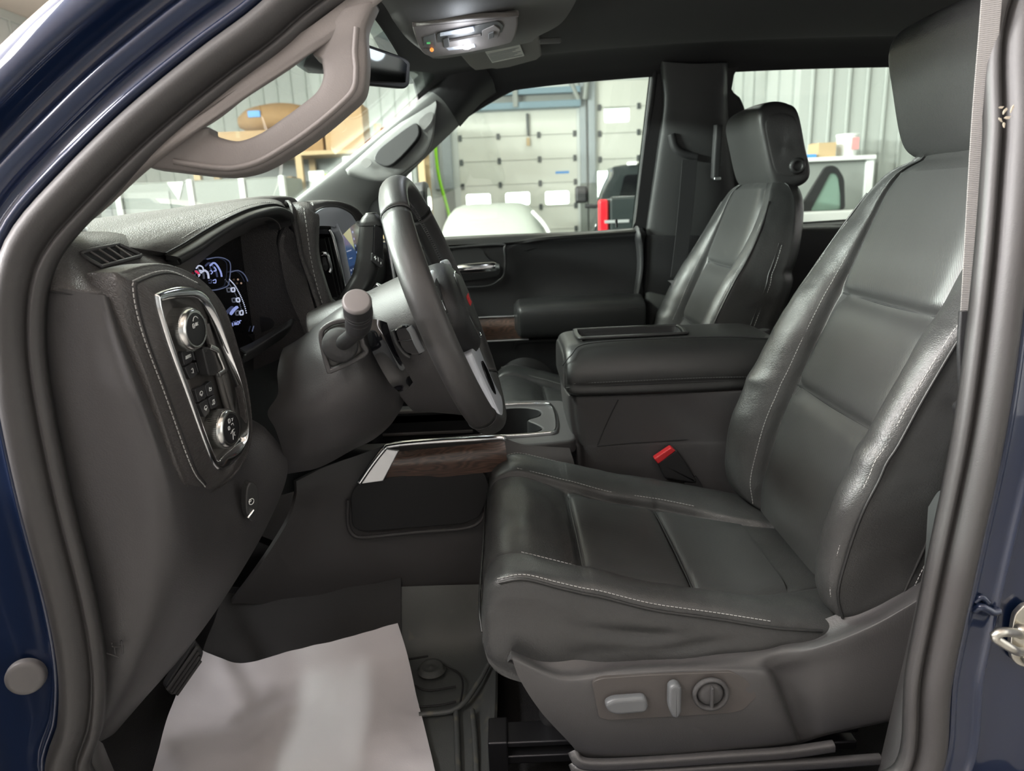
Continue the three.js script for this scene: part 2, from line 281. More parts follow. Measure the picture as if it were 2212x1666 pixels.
const M = {
  plastic: std(C(0.043, 0.041, 0.042), 0.48, { bumpMap: grainTex, bumpScale: 0.0004 }),        // black-brown grained dash plastic
  softDash: std(C(0.052, 0.048, 0.047), 0.42, { bumpMap: leatherTex, bumpScale: 0.0005 }),
  plasticDark: std(C(0.017, 0.017, 0.018), 0.5, { bumpMap: grainTex, bumpScale: 0.0003 }),
  seatPlastic: std(C(0.052, 0.0505, 0.051), 0.42, { bumpMap: grainTex, bumpScale: 0.0003 }),
  switchGrey: std(C(0.10, 0.105, 0.11), 0.45),
  pillarTrim: std(C(0.165, 0.148, 0.140), 0.62, { bumpMap: grainTex, bumpScale: 0.0004 }),
  pillarDark: std(C(0.012, 0.012, 0.013), 0.55, { bumpMap: grainTex, bumpScale: 0.0003 }),
  headliner: std(C(0.022, 0.0215, 0.0225), 0.95, { bumpMap: weaveTex, bumpScale: 0.0003 }),
  leather: phy(C(0.036, 0.0365, 0.036), 0.35, { bumpMap: leatherTex, bumpScale: 0.00022 }),
  leatherPerf: phy(C(0.036, 0.0365, 0.036), 0.36, { bumpMap: twillTex, bumpScale: 0.00015 }),
  leatherSmooth: phy(C(0.018, 0.018, 0.018), 0.40, { bumpMap: grainTex, bumpScale: 0.0002 }),
  wheelLeather: phy(C(0.032, 0.031, 0.031), 0.42, { bumpMap: grainTex, bumpScale: 0.00015 }),
  thread: std(C(0.36, 0.355, 0.345), 0.8),
  threadDark: std(C(0.10, 0.10, 0.10), 0.8),
  rubber: std(C(0.040, 0.038, 0.038), 0.5, { bumpMap: grainTex, bumpScale: 0.0002 }),
  rubberBlack: std(C(0.012, 0.012, 0.013), 0.7),
  gloss: phy(C(0.004, 0.004, 0.005), 0.08),
  paint: phy(C(0.004, 0.013, 0.046), 0.35, { metalness: 0.35, clearcoat: 1, clearcoatRoughness: 0.04 }),
  chrome: std(C(0.78, 0.79, 0.80), 0.12, { metalness: 1 }),
  satin: std(C(0.55, 0.56, 0.57), 0.28, { metalness: 1 }),
  brightKnob: std(C(0.72, 0.72, 0.70), 0.22, { metalness: 1 }),
  zinc: std(C(0.60, 0.58, 0.52), 0.35, { metalness: 1 }),
  wood: phy(C(1, 1, 1), 0.35, { map: woodTex, clearcoat: 0.6, clearcoatRoughness: 0.2 }),
  webbing: std(C(0.20, 0.192, 0.184), 0.85, { bumpMap: weaveTex, bumpScale: 0.0006 }),
  webbingBlack: std(C(0.015, 0.015, 0.016), 0.85, { bumpMap: weaveTex, bumpScale: 0.0005 }),
  carpet: std(C(0.018, 0.018, 0.019), 1.0, { bumpMap: grainTex, bumpScale: 0.002 }),
  carpetMid: std(C(0.045, 0.045, 0.046), 0.95, { bumpMap: grainTex, bumpScale: 0.0012 }),
  mat: std(C(0.20, 0.215, 0.21), 0.5, { map: dirtTex, bumpMap: grainTex, bumpScale: 0.0003 }),
  paper: std(C(0.63, 0.61, 0.635), 0.55, { bumpMap: grainTex, bumpScale: 0.0002 }),
  red: std(C(0.55, 0.025, 0.03), 0.4),
  redLens: phy(C(0.5, 0.012, 0.02), 0.2),
  glass: phy(C(0.89, 0.955, 0.915), 0.0, { transmission: 1, thickness: 0, ior: 1.5 }),
  glassDark: phy(C(0.02, 0.025, 0.025), 0.03),
  glassGreen: phy(C(0.35, 0.50, 0.42), 0.03, { transmission: 0.6, thickness: 0 }),
  mirror: std(C(0.06, 0.065, 0.065), 0.06, { metalness: 1 }),
  wallWhite: std(C(0.60, 0.62, 0.60), 0.55),
  wallRib: std(C(0.55, 0.58, 0.55), 0.5),
  doorPanel: std(C(0.66, 0.66, 0.60), 0.55), paneClear: phy(C(0.97, 0.98, 0.97), 0, { transmission: 1, thickness: 0, ior: 1.5 }),
  doorSteel: std(C(0.36, 0.40, 0.42), 0.5),
  beam: std(C(0.16, 0.24, 0.29), 0.5),
  post: std(C(0.33, 0.36, 0.38), 0.5),
  hinge: std(C(0.10, 0.11, 0.11), 0.5, { metalness: 0.5 }),
  concrete: std(C(0.75, 0.75, 0.75), 0.6, { map: concreteTex }),
  ceil: std(C(0.70, 0.62, 0.54), 0.8),
  card: std(C(1, 1, 1), 0.85, { map: cardTex }),
  cardDark: std(C(0.72, 0.66, 0.58), 0.85, { map: cardTex }),
  timber: std(C(0.52, 0.38, 0.22), 0.8),
  white: std(C(0.78, 0.79, 0.78), 0.5),
  pale: std(C(0.24, 0.255, 0.24), 0.5),
  paleGrey: std(C(0.19, 0.205, 0.19), 0.55),
  lime: std(C(0.32, 0.75, 0.02), 0.5),
  blue: std(C(0.08, 0.30, 0.72), 0.5),
  black: std(C(0.01, 0.01, 0.011), 0.5),
  cloth: std(C(0.42, 0.45, 0.41), 0.85),
  partition: std(C(0.42, 0.44, 0.42), 0.55), partitionRib: std(C(0.38, 0.40, 0.38), 0.5),
  silver: std(C(0.50, 0.53, 0.58), 0.32, { metalness: 0.1 }),
  flank: std(C(0.058, 0.055, 0.056), 0.55, { bumpMap: grainTex, bumpScale: 0.0003 }),
  grass: std(C(0.16, 0.34, 0.06), 0.9),
  dullGrey: std(C(0.2, 0.21, 0.21), 0.7),
};

// ---------- the workshop around the truck ----------
const XL = -8.5, XR = 7.0, ZB = -14, ZF = 11.0;
struct('floor', bc(XL - 0.2, XR + 0.2, -0.2, 0, ZB - 0.2, ZF + 0.2), M.concrete, 'grey concrete workshop floor under the truck');
struct('ceiling', bc(XL - 0.2, XR + 0.2, CEIL, CEIL + 0.2, ZB - 0.2, ZF + 0.2), M.ceil, 'beige workshop ceiling above the white panel walls');
{ // left wall with steel sheet panels
  const w = structGroup('wall_left', 'white ribbed sheet wall seen past the blue windshield pillar');
  part('sheet_backing', bc(XL - 0.2, XL, 0, CEIL, ZB, ZF), M.wallWhite, w);
  for (let z = ZB + 0.3; z < 0; z += 0.6) part('wall_rib', bc(XL, XL + 0.03, 0.05, CEIL - 0.12, z - 0.025, z + 0.025, 0.008), M.wallRib, w);
  part('top_trim', bc(XL, XL + 0.05, CEIL - 0.16, CEIL, ZB, ZF, 0.01), M.wallRib, w);
}
struct('wall_front', bc(XL - 0.2, XR + 0.2, 0, CEIL, ZF, ZF + 0.2), M.dullGrey, 'grey workshop wall behind the camera');
struct('wall_right', bc(XR, XR + 0.2, 0, CEIL, ZB, ZF), M.wallWhite, 'white workshop wall at the rear of the truck');
// back wall with two door openings
const D1 = { x0: -0.92, x1: 1.60, top: 3.46 }, D2 = { x0: 2.03, x1: 4.6, top: 3.98 };
{
  const w = structGroup('wall_back', 'white ribbed sheet wall holding the overhead doors');
  part('sheet_backing', [bc(XL, D1.x0, 0, CEIL, ZB - 0.2, ZB), bc(D1.x1, D2.x0, 0, CEIL, ZB - 0.2, ZB), bc(D2.x1, XR, 0, CEIL, ZB - 0.2, ZB), bc(D1.x0, D1.x1, D1.top, CEIL, ZB - 0.2, ZB), bc(D2.x0, D2.x1, D2.top, CEIL, ZB - 0.2, ZB)], M.wallWhite, w);
  for (let x = XL + 0.3; x < D1.x0 - 0.4; x += 0.3) part('wall_rib', bc(x - 0.02, x + 0.02, 0, CEIL, ZB, ZB + 0.03, 0.008), M.wallRib, w);
  for (const [x, wd] of [[-1.16, 0.2], [1.72, 0.12], [1.90, 0.14], [-1.4, 0.1]]) part('door_post', bc(x - wd / 2, x + wd / 2, 1.95, CEIL, ZB, ZB + 0.14, 0.01), M.post, w);
  for (const [x, wd] of [[-1.16, 0.22], [1.72, 0.14], [1.90, 0.16]]) part('post_guard', bc(x - wd / 2, x + wd / 2, 0, 1.95, ZB, ZB + 0.15, 0.01), M.paleGrey, w);
  part('lintel_beam', bc(-1.3, 1.66, 3.47, 3.60, ZB, ZB + 0.3, 0.01), M.beam, w);
  part('lintel_beam', bc(-1.3, 1.66, 3.74, 3.86, ZB, ZB + 0.3, 0.01), M.beam, w);
  part('lintel_rail', bc(-1.3, 1.66, 3.60, 3.74, ZB, ZB + 0.1), M.pale, w);
  for (const x of [-0.55, 0.32]) part('bracket', bc(x - 0.05, x + 0.05, 3.5, 3.84, ZB + 0.28, ZB + 0.34, 0.01), M.pale, w);
  for (const [x0, x1] of [[0.9, 1.62], [1.95, 1.75]]) part('roof_brace', cyl(v(x0, CEIL, ZB + 0.35), v(x1, 3.6, ZB + 0.25), 0.06, 0.06, 8), M.pale, w);
}
function overheadDoor(name, label, d, bottom, h, wins, winRow) {
  const g = structGroup(name, label), n = Math.ceil((d.top - bottom) / h);
  for (let i = 0; i < n; i++) {
    const y1 = d.top - i * h, y0 = Math.max(bottom, y1 - h);
    const sh = shapeOf([[d.x0, y0 + 0.004], [d.x1, y0 + 0.004], [d.x1, y1 - 0.004], [d.x0, y1 - 0.004]]);
    if (i === winRow) for (const [a, b, c, e] of wins) sh.holes.push(new THREE.Path(roundPoly([[a, c], [b, c], [b, e], [a, e]], 0.05).map(([x, y]) => new THREE.Vector2(x, y))));
    const q = new THREE.ExtrudeGeometry(sh, { depth: 0.04, bevelEnabled: true, bevelThickness: 0.006, bevelSize: 0.004, bevelOffset: -0.004, bevelSegments: 1 }); q.translate(0, 0, ZB - 0.06);
    const p = part('door_section', q, M.doorPanel, g);
    if (i === winRow) for (const [a, b, c, e] of wins) part('window_pane', bc(a, b, c, e, ZB - 0.045, ZB - 0.04), M.paneClear, p);
    if (i) part('joint_strip', bc(d.x0, d.x1, y1 - 0.03, y1 + 0.03, ZB - 0.07, ZB - 0.062), M.doorSteel, p);
    if (i) for (const f of [0.02, 0.34, 0.68, 0.98]) part('hinge', bx(0.07, 0.12, 0.03, d.x0 + (d.x1 - d.x0) * f, y1, ZB + 0.01, 0.008), M.hinge, p);
  }
  return g;
}
const od1 = overheadDoor('door_1', 'closed cream overhead door with three bright windows', D1, 0, 0.49, [[-0.81, -0.29, 1.57, 1.82], [0.04, 0.56, 1.56, 1.82], [0.9, 1.41, 1.54, 1.81]], 3);
part('pull_cord', tube([v(0.56, 3.4, ZB + 0.06), v(0.57, 2.95, ZB + 0.06)], 0.025, 6, 6, { up: v(0, 0, 1) }), M.hinge, od1);
part('cord_tag', bc(0.53, 0.60, 2.76, 2.92, ZB + 0.05, ZB + 0.07), M.timber, od1, 'small yellow tag');
part('blue_sticker', bc(1.13, 1.42, 2.17, 2.22, ZB - 0.015, ZB - 0.01), M.blue, od1, 'blue sticker strip');
overheadDoor('door_2', 'cream overhead door rolled partly up with one window', D2, 2.18, 0.52, [[2.19, 2.71, 3.16, 3.46]], 1);
solo('lawn', bc(0.5, 9, -0.3, -0.05, -34, ZB - 0.3), M.grass, 'green lawn outside under the half open door', 'grass');
// strip lamps
for (const [x, z, lx, lz, s] of LAMPS) {
  const t = thing('ceiling_lamp', 'white strip lamp on the workshop ceiling', 'lamp', 'strip lamps on the workshop ceiling');
  part('housing', bc(x - lx / 2 - 0.03, x + lx / 2 + 0.03, CEIL - 0.09, CEIL - 0.012, z - lz / 2 - 0.03, z + lz / 2 + 0.03, 0.01), M.white, t);
  part('diffuser', bc(x - lx / 2, x + lx / 2, CEIL - 0.11, CEIL - 0.09, z - lz / 2, z + lz / 2, 0.005), std(C(0.9, 0.9, 0.9), 0.6, { emissive: C(1, 0.97, 0.92), emissiveIntensity: 2 }), t);
  const L = new THREE.RectAreaLight(new THREE.Color(1, 0.968, 0.975), s, lx, lz); L.position.set(x, CEIL - 0.125, z); L.rotation.x = -Math.PI / 2; scene.add(L);
}
// strip lamps hung upright on the left wall, ahead of the truck
for (const z of [-3.2, 0.2, 3.4]) {
  const t = thing('wall_lamp', 'upright-faced strip lamp on the wall ahead of the truck', 'lamp', 'strip lamps on the left wall'), y = 3.55;
  part('housing', bc(XL, XL + 0.10, y - 0.22, y + 0.22, z - 1.3, z + 1.3, 0.01), M.white, t);
  part('diffuser', bc(XL + 0.10, XL + 0.12, y - 0.18, y + 0.18, z - 1.25, z + 1.25, 0.005), std(C(0.9, 0.9, 0.9), 0.6, { emissive: C(1, 0.97, 0.95), emissiveIntensity: 2 }), t);
  const L = new THREE.RectAreaLight(new THREE.Color(1, 0.968, 0.97), WALL_LAMP, 2.5, 0.36); L.position.set(XL + 0.13, y, z); L.rotation.y = -Math.PI / 2; scene.add(L);
}
// things on the workshop floor beyond the truck
{ // pale box trailer
  const t = thing('box_trailer', 'pale grey box trailer with upright posts beyond the windshield', 'trailer');
  const z = -9, X0 = -5.9, X1 = -3.18, Y = 2.13;
  for (const [a, b] of [[X0, -4.55], [-4.5, -3.82], [-3.74, X1]]) part('side_panel', bc(a, b, 0.5, Y - 0.03, z - 0.1, z, 0.02), M.paleGrey, t);
  part('box_body', bc(X0, X1, 0.5, Y - 0.01, z - 1.0, z - 0.1, 0.03), M.pale, t);
  for (const x of [-4.53, -3.78, X1 - 0.02]) part('corner_post', bc(x - 0.04, x + 0.04, 0.45, Y, z - 0.06, z + 0.04, 0.015), M.white, t);
  part('window_panel', bc(-5.45, -4.85, 1.62, 1.98, z, z + 0.015, 0.006), M.pale, t);
  part('pale_flash', plate([v(-4.85, 2.1, z + 0.02), v(-4.62, 2.1, z + 0.02), v(-4.72, 1.85, z + 0.02)], 0.015, v(-4.7, 2, 5)), M.white, t);
  part('ladder_rail', bc(-5.62, -5.54, 0.6, Y, z + 0.01, z + 0.06, 0.01), M.white, t);
  part('black_lettering', [[1.86, 0.10], [1.76, 0.06], [1.68, 0.09]].map(([y, h]) => bc(-5.82, -5.72, y - h / 2, y + h / 2, z, z + 0.012, 0.004)), M.dullGrey, t);
  part('red_marker', bc(-5.98, -5.86, 1.45, 1.62, z - 0.05, z + 0.01, 0.02), M.red, t);
  part('wheel', cyl(v(-5.2, 0.36, z - 0.3), v(-5.2, 0.36, z - 0.05), 0.36, 0.36, 24, 0.03), M.black, t);
  part('wheel', cyl(v(-4.2, 0.36, z - 0.3), v(-4.2, 0.36, z - 0.05), 0.36, 0.36, 24, 0.03), M.black, t);
  part('chassis', bc(X0, X1, 0.38, 0.5, z - 0.95, z - 0.2, 0.02), M.hinge, t);
}
// storage rack of timber with boxes
{
  const t = thing('storage_rack', 'timber storage rack stacked with boxes behind the windshield', 'rack');
  const z0 = -11.0, z1 = -10.2;
  for (const x of [-4.9, -3.25, -1.95, -1.3]) for (const z of [z0, z1]) part('upright', bc(x - 0.05, x + 0.05, 0, 2.9, z - 0.05, z + 0.05), M.timber, t);
  for (const y of [0.5, 1.20, 1.88, 2.54]) for (const [a, b] of [[-4.95, -3.25], [-3.25, -1.95], [-1.95, -1.25]]) part('shelf_board', bc(a, b, y - 0.06, y, z0 - 0.05, z1 + 0.06), M.timber, t);
  part('back_panel', bc(-4.95, -1.25, 0, 2.5, z0 - 0.08, z0 - 0.05), M.dullGrey, t);
}
function carton(x0, x1, y0, h, label, mat = M.card, z = -10.2, d = 0.6) {
  const t = thing('carton', label, 'box', 'cartons on the storage rack');
  part('body', bc(x0, x1, y0, y0 + h, z - d, z, 0.012), mat, t);
  part('tape', bc((x0 + x1) / 2 - 0.03, (x0 + x1) / 2 + 0.03, y0 + h * 0.72, y0 + h + 0.003, z - d * 0.5, z + 0.003), M.timber, t);
  part('flap', bc(x0 + 0.01, x1 - 0.01, y0 + h - 0.002, y0 + h + 0.008, z - d * 0.48, z - 0.01), mat, t);
}
carton(-2.80, -2.18, 2.54, 0.68, 'tall brown carton on the top shelf beside the windshield pillar', M.card);
carton(-3.18, -2.84, 2.54, 0.42, 'darker brown carton left of the tall carton on top shelf', M.cardDark);
carton(-4.75, -3.6, 2.54, 0.34, 'long low brown carton seen through the pillar grab handle', M.card);
carton(-2.4, -2.05, 1.20, 0.34, 'narrow brown carton below the white cupboard', M.cardDark);
carton(-1.9, -1.45, 2.54, 0.3, 'pale carton on the right end of top shelf', M.card);
carton(-1.85, -1.4, 1.20, 0.42, 'brown carton low on rack beside the green hose', M.card);
carton(-1.85, -1.5, 0.5, 0.45, 'brown carton on bottom shelf behind side mirror', M.cardDark);
carton(-4.1, -3.4, 1.88, 0.28, 'small brown carton beside the timber rack upright', M.card);
{ // white cupboard and objects on the shelf
  const t = thing('white_cupboard', 'small white cupboard with dark slot on rack', 'cupboard');
  part('body', bc(-2.56, -2.05, 1.88, 2.44, -10.8, -10.2, 0.015), M.white, t); part('slot', bc(-2.18, -2.09, 2.05, 2.3, -10.2, -10.19), M.cardDark, t);
}
solo('white_box', bc(-3.12, -2.86, 1.94 - 0.06, 2.24, -10.5, -10.15, 0.02), M.white, 'white upright box beside the lime green hose loop', 'box');
{ const t = thing('hose_loop', 'lime green hose coil on the timber rack', 'hose'); part('coil', tube([v(-2.85, 2.14, -10.1), v(-2.72, 2.12, -10.1), v(-2.64, 2.02, -10.1), v(-2.62, 1.92, -10.1)], 0.045, 16, 8, { up: v(0, 0, 1) }), M.lime, t); part('nozzle', cyl(v(-2.62, 1.95, -10.1), v(-2.61, 1.885, -10.1), 0.03), M.black, t); }
for (let i = 0; i < 6; i++) solo('white_binder', bc(-1.88 + i * 0.085, -1.81 + i * 0.085, 1.88, 2.34 - (i % 3) * 0.03, -10.6, -10.2, 0.006), i % 3 === 2 ? M.paleGrey : M.white, 'white upright binder on rack shelf beside pillar', 'binder', 'white binders in a row on the rack');
{ const t = thing('covered_bundle', 'brown-grey wrapped bundle lying on top of cartons', 'bundle'); const s = (x, r, y) => ring(r, 10, r * 0.8).map(([a, b]) => v(x, y + b, -10.6 + a)); part('cover', loft([s(-4.25, 0.12, 3.06), s(-4.05, 0.24, 3.08), s(-3.6, 0.27, 3.12), s(-3.2, 0.24, 3.08), s(-3.0, 0.1, 3.0)], 20, 20), M.cardDark, t); part('blue_patch', bc(-4.02, -3.82, 3.1, 3.2, -10.36, -10.32, 0.01), M.blue, t); }
{ const t = thing('green_hose', 'lime green air hose hanging beside the overhead door', 'hose'); part('hose', tube([v(-1.22, CEIL, -12), v(-1.22, 3, -12), v(-1.2, 2.2, -12), v(-1.08, 1.6, -12), v(-1.0, 1.1, -12), v(-0.98, 0.6, -12)], 0.03, 40, 6, { up: v(0, 0, 1) }), M.lime, t); part('coupling', cyl(v(-0.98, 0.6, -12), v(-0.98, 0.48, -12), 0.04), M.zinc, t); }
{ // car under a pale cover
  const t = thing('covered_car', 'low car under a pale fitted cover before overhead door', 'car');
  const s = (z, w, h, sh) => [v(-w, 0.25, z), v(-w * 1.02, 0.75, z), v(-w * 0.93, 0.98 * sh, z), v(-w * 0.66, h * 0.97, z), v(0, h, z), v(w * 0.66, h * 0.97, z), v(w * 0.93, 0.98 * sh, z), v(w * 1.02, 0.75, z), v(w, 0.25, z), v(0, 0.22, z)].map((p) => p.add(v(-0.2, 0, 0)));
  part('car_cover', loft([s(-8.5, 0.8, 1.0, 0.9), s(-8.7, 0.88, 1.12, 1), s(-9.4, 0.9, 1.5, 1.08), s(-10.1, 0.9, 1.6, 1.1), s(-11.2, 0.9, 1.56, 1.08), s(-12.0, 0.9, 1.2, 1.0), s(-12.8, 0.82, 1.0, 0.92)], 40, 40, { round: 0.15 }), M.cloth, t);
  part('cover_seam', tube([v(0.42, 1.47, -9.2), v(0.62, 1.22, -9.05), v(0.72, 0.9, -9.0)], 0.03, 16, 6), M.white, t);
  for (const [x, z] of [[-0.95, -9.3], [0.55, -9.3], [-0.95, -12], [0.55, -12]]) part('wheel', cyl(v(x - 0.08, 0.31, z), v(x + 0.08, 0.31, z), 0.31, 0.31, 20, 0.03), M.black, t);
}
{ // dark pickup seen from behind
  const t = thing('dark_pickup', 'dark pickup truck with red tail lamp beyond passenger window', 'truck'), x0 = 0.93, x1 = 2.80;
  part('bed', bc(x0, x1, 0.62, 1.60, -7.5, -5.55, 0.05), M.glassDark, t);
  part('tailgate', bc(x0 + 0.10, x1 - 0.10, 0.72, 1.62, -5.56, -5.48, 0.03), M.glassDark, t);
  part('tail_lamp', bc(x0 - 0.01, x0 + 0.09, 1.10, 1.60, -5.62, -5.47, 0.03), M.redLens, t, 'red tail lamp'); part('tail_lamp', bc(x1 - 0.09, x1 + 0.01, 1.10, 1.60, -5.62, -5.47, 0.03), M.redLens, t);
  part('bumper', bc(x0, x1, 0.45, 0.66, -5.6, -5.35, 0.05), M.satin, t);
  const c = (z, k, y0 = 1.45, y1 = 2.02) => [v(x0 + 0.03, y0, z), v(x0 + 0.12 + k, y1 - 0.12, z), v(x0 + 0.26 + k, y1, z), v(x1 - 0.26 - k, y1, z), v(x1 - 0.12 - k, y1 - 0.12, z), v(x1 - 0.03, y0, z), v(x1 - 0.03, 0.6, z), v(x0 + 0.03, 0.6, z)];
  part('cab', loft([c(-7.5, 0.08, 1.45, 2.0), c(-8.4, 0.06), c(-9.6, 0.08), c(-10.4, 0.1, 1.4, 1.75)], 40, 16), M.glassDark, t);
  part('rear_window', plate([v(x0 + 0.26, 1.5, -7.46), v(x0 + 0.36, 1.88, -7.46), v(x1 - 0.36, 1.88, -7.46), v(x1 - 0.26, 1.5, -7.46)], 0.02, CAM, { r: 0.04 }), M.gloss, t);
  part('hood', bc(x0 + 0.05, x1 - 0.05, 0.6, 1.3, -12, -10.3, 0.08), M.glassDark, t);
  part('cab_lamp', bc(1.32, 1.44, 1.99, 2.03, -7.53, -7.45, 0.01), M.white, t, 'white cargo lamp');
  part('side_mirror', bc(0.66, 0.84, 1.56, 1.80, -8.9, -8.8, 0.04), M.black, t); part('mirror_arm', cyl(v(0.8, 1.52, -8.85), v(1.0, 1.5, -8.85), 0.03), M.black, t);
  part('badge', [bc(1.25, 1.34, 1.40, 1.45, -5.485, -5.475), bc(1.37, 1.46, 1.40, 1.45, -5.485, -5.475)], M.chrome, t);
  part('bumper_sticker', bc(0.98, 1.22, 1.37, 1.40, -5.475, -5.465, 0.004), M.dullGrey, t);
  for (const x of [x0 + 0.12, x1 - 0.12]) for (const z of [-6.3, -10.8]) part('wheel', cyl(v(x - 0.12, 0.42, z), v(x + 0.12, 0.42, z), 0.42, 0.42, 24, 0.04), M.black, t);
  const yaw = new THREE.Matrix4().makeTranslation(0.93, 0, -5.5).multiply(new THREE.Matrix4().makeRotationY(-0.11)).multiply(new THREE.Matrix4().makeTranslation(-0.93, 0, 5.5));
  for (const k of t.children) k.geometry.applyMatrix4(yaw);
}
{ // partition wall of ribbed sheet with a cupboard, seen through the rear door window
  const w = structGroup('wall_partition', 'pale ribbed sheet partition seen through the rear door window'); w.userData.category = 'wall';
  part('sheet_backing', [bc(3.95, XR, 0, CEIL, -8.2, -8.0), bc(3.85, 3.95, 0, CEIL, -12.5, -8.0)], M.partition, w);
  for (let x = 4.0; x < 6.6; x += 0.235) part('wall_rib', bc(x - 0.02, x + 0.02, 0, CEIL, -8, -7.965, 0.01), M.partitionRib, w);
  for (let z = -12.2; z < -8.1; z += 0.5) part('wall_rib', bc(3.82, 3.85, 0, CEIL, z - 0.02, z + 0.02), M.partitionRib, w);
  part('timber_brace', [cyl(v(2.75, 2.55, -8.9), v(3.42, 3.65, -8.9), 0.09, 0.09, 4), cyl(v(2.3, 2.75, -9.4), v(3.1, 3.7, -9.4), 0.07, 0.07, 4)], M.timber, w, 'diagonal timber braces');
}
{ const t = thing('cupboard', 'pale cupboard standing against the ribbed partition', 'cupboard');
  part('body', bc(3.6, 4.42, 0, 1.93, -7.8, -7.3, 0.01), M.pale, t); part('top_board', bc(3.5, 4.5, 1.93, 1.98, -7.85, -7.2, 0.01), M.white, t); part('corner_post', bc(4.42, 4.5, 0, 1.93, -7.35, -7.25), M.white, t); }
{ const t = thing('carton', 'small orange-brown carton on top of pale cupboard', 'box'); part('body', bc(3.83, 4.05, 1.98, 2.15, -7.6, -7.3, 0.006), M.timber, t); part('flap', bc(3.84, 4.04, 2.15, 2.156, -7.6, -7.46), M.card, t); }
{ const t = thing('paint_pail', 'white pail with coloured label on top of cupboard', 'pail'); part('bucket', cyl(v(4.27, 1.98, -7.5), v(4.27, 2.24, -7.5), 0.11, 0.125, 24, 0.01), M.white, t); part('label_patch', bc(4.27, 4.36, 2.06, 2.2, -7.4, -7.375, 0.004), std(C(0.75, 0.30, 0.30), 0.6), t); part('rim', lathe([[0.12, 0], [0.135, 0.005], [0.135, 0.025], [0.12, 0.03]], 24).translate(4.27, 2.22, -7.5), M.white, t); }
solo('blue_rag', bc(3.6, 3.8, 1.98, 2.02, -7.5, -7.25, 0.015), M.blue, 'blue rag lying on top of pale cupboard', 'rag');
{ // loose vehicle door with green glass leaning there
  const t = thing('loose_car_door', 'loose white vehicle door with black framed green glass', 'car door'), z = -6.8;
  part('window_frame', plate([v(3.42, 1.36, z), v(3.72, 1.87, z), v(3.84, 1.86, z), v(3.94, 1.72, z), v(3.98, 1.36, z)], 0.05, CAM, { r: 0.06, holes: [[v(3.56, 1.36, z), v(3.77, 1.79, z), v(3.84, 1.78, z), v(3.90, 1.68, z), v(3.93, 1.36, z)]], hr: 0.04, bevel: 0.006 }), M.black, t);
  part('glass', plate([v(3.5, 1.36, z - 0.02), v(3.74, 1.82, z - 0.02), v(3.86, 1.8, z - 0.02), v(3.95, 1.36, z - 0.02)], 0.006, CAM), M.glassGreen, t);
  part('door_skin', bc(3.3, 4.3, 0.05, 1.36, z - 0.08, z + 0.06, 0.03), M.white, t);
}

// ---------- the blue truck body around the door opening ----------
const body = thing('truck_body', 'dark blue truck body around the open driver doorway', 'truck');
const opening = [v(-0.262,1.7963,0.675), v(-0.3182,1.7572,0.69), v(-0.3923,1.6983,0.715), v(-0.4578,1.6362,0.74), v(-0.505,1.5868,0.755), v(-0.5274,1.5405,0.765), v(-0.5414,1.4763,0.77), v(-0.5449,1.4042,0.775), v(-0.5434,1.2953,0.78), v(-0.5372,1.1609,0.785), v(-0.543,1.0721,0.785), v(-0.5599,0.9995,0.785), v(-0.5895,0.9172,0.785),
  v(-0.52, 0.845, 0.785), v(-0.25, 0.82, 0.785), v(0.1, 0.81, 0.785), v(0.35, 0.82, 0.785), v(0.4988,0.8522,0.785), v(0.506,1.019,0.785), v(0.5202,1.1738,0.78), v(0.5346,1.3332,0.775), v(0.548,1.4977,0.755), v(0.5608,1.6448,0.725), v(0.5752,1.79,0.69), v(0.68, 1.93, 0.655), v(0.55, 1.975, 0.645), v(0.3, 1.985, 0.64), v(0.05, 1.965, 0.645), v(-0.1783,1.8565,0.655)];
const sealProf = [[-0.029, -0.012], [-0.031, 0.0], [-0.026, 0.008], [-0.020, 0.006], [-0.0165, -0.004], [-0.0135, 0.0], [-0.011, 0.011], [-0.003, 0.019], [0.007, 0.020], [0.015, 0.014], [0.020, 0.003], [0.021, -0.012]];
const sealLoop = even(opening, 260, true);
part('door_seal', sweep(sealLoop, sealProf, 0, { raw: true, closed: true, up: v(0, 0, 1) }), M.rubber, body, 'dark grey rubber door seal');
const flangeA = [[0.017, -0.006], [0.022, 0.006], [0.029, 0.007], [0.034, -0.004], [0.037, -0.016], [0.050, -0.018], [0.056, -0.010], [0.066, -0.006], [0.074, -0.008], [0.079, -0.020], [0.094, -0.020], [0.100, -0.006], [0.106, 0.010], [0.116, 0.014], [0.136, 0.010], [0.148, -0.006], [0.152, -0.05]];
const flangeB = [[0.017, -0.006], [0.022, 0.004], [0.027, 0.005], [0.033, 0.002], [0.050, 0.001], [0.056, 0.005], [0.060, 0.005], [0.064, -0.002], [0.069, -0.016], [0.078, -0.020], [0.100, -0.020], [0.13, -0.020], [0.15, -0.018], [0.17, -0.016], [0.19, -0.014], [0.21, -0.01], [0.215, -0.05]];
const flangeC = flangeB.map(([a, b], i) => [a, i < 3 ? b : -0.004]);
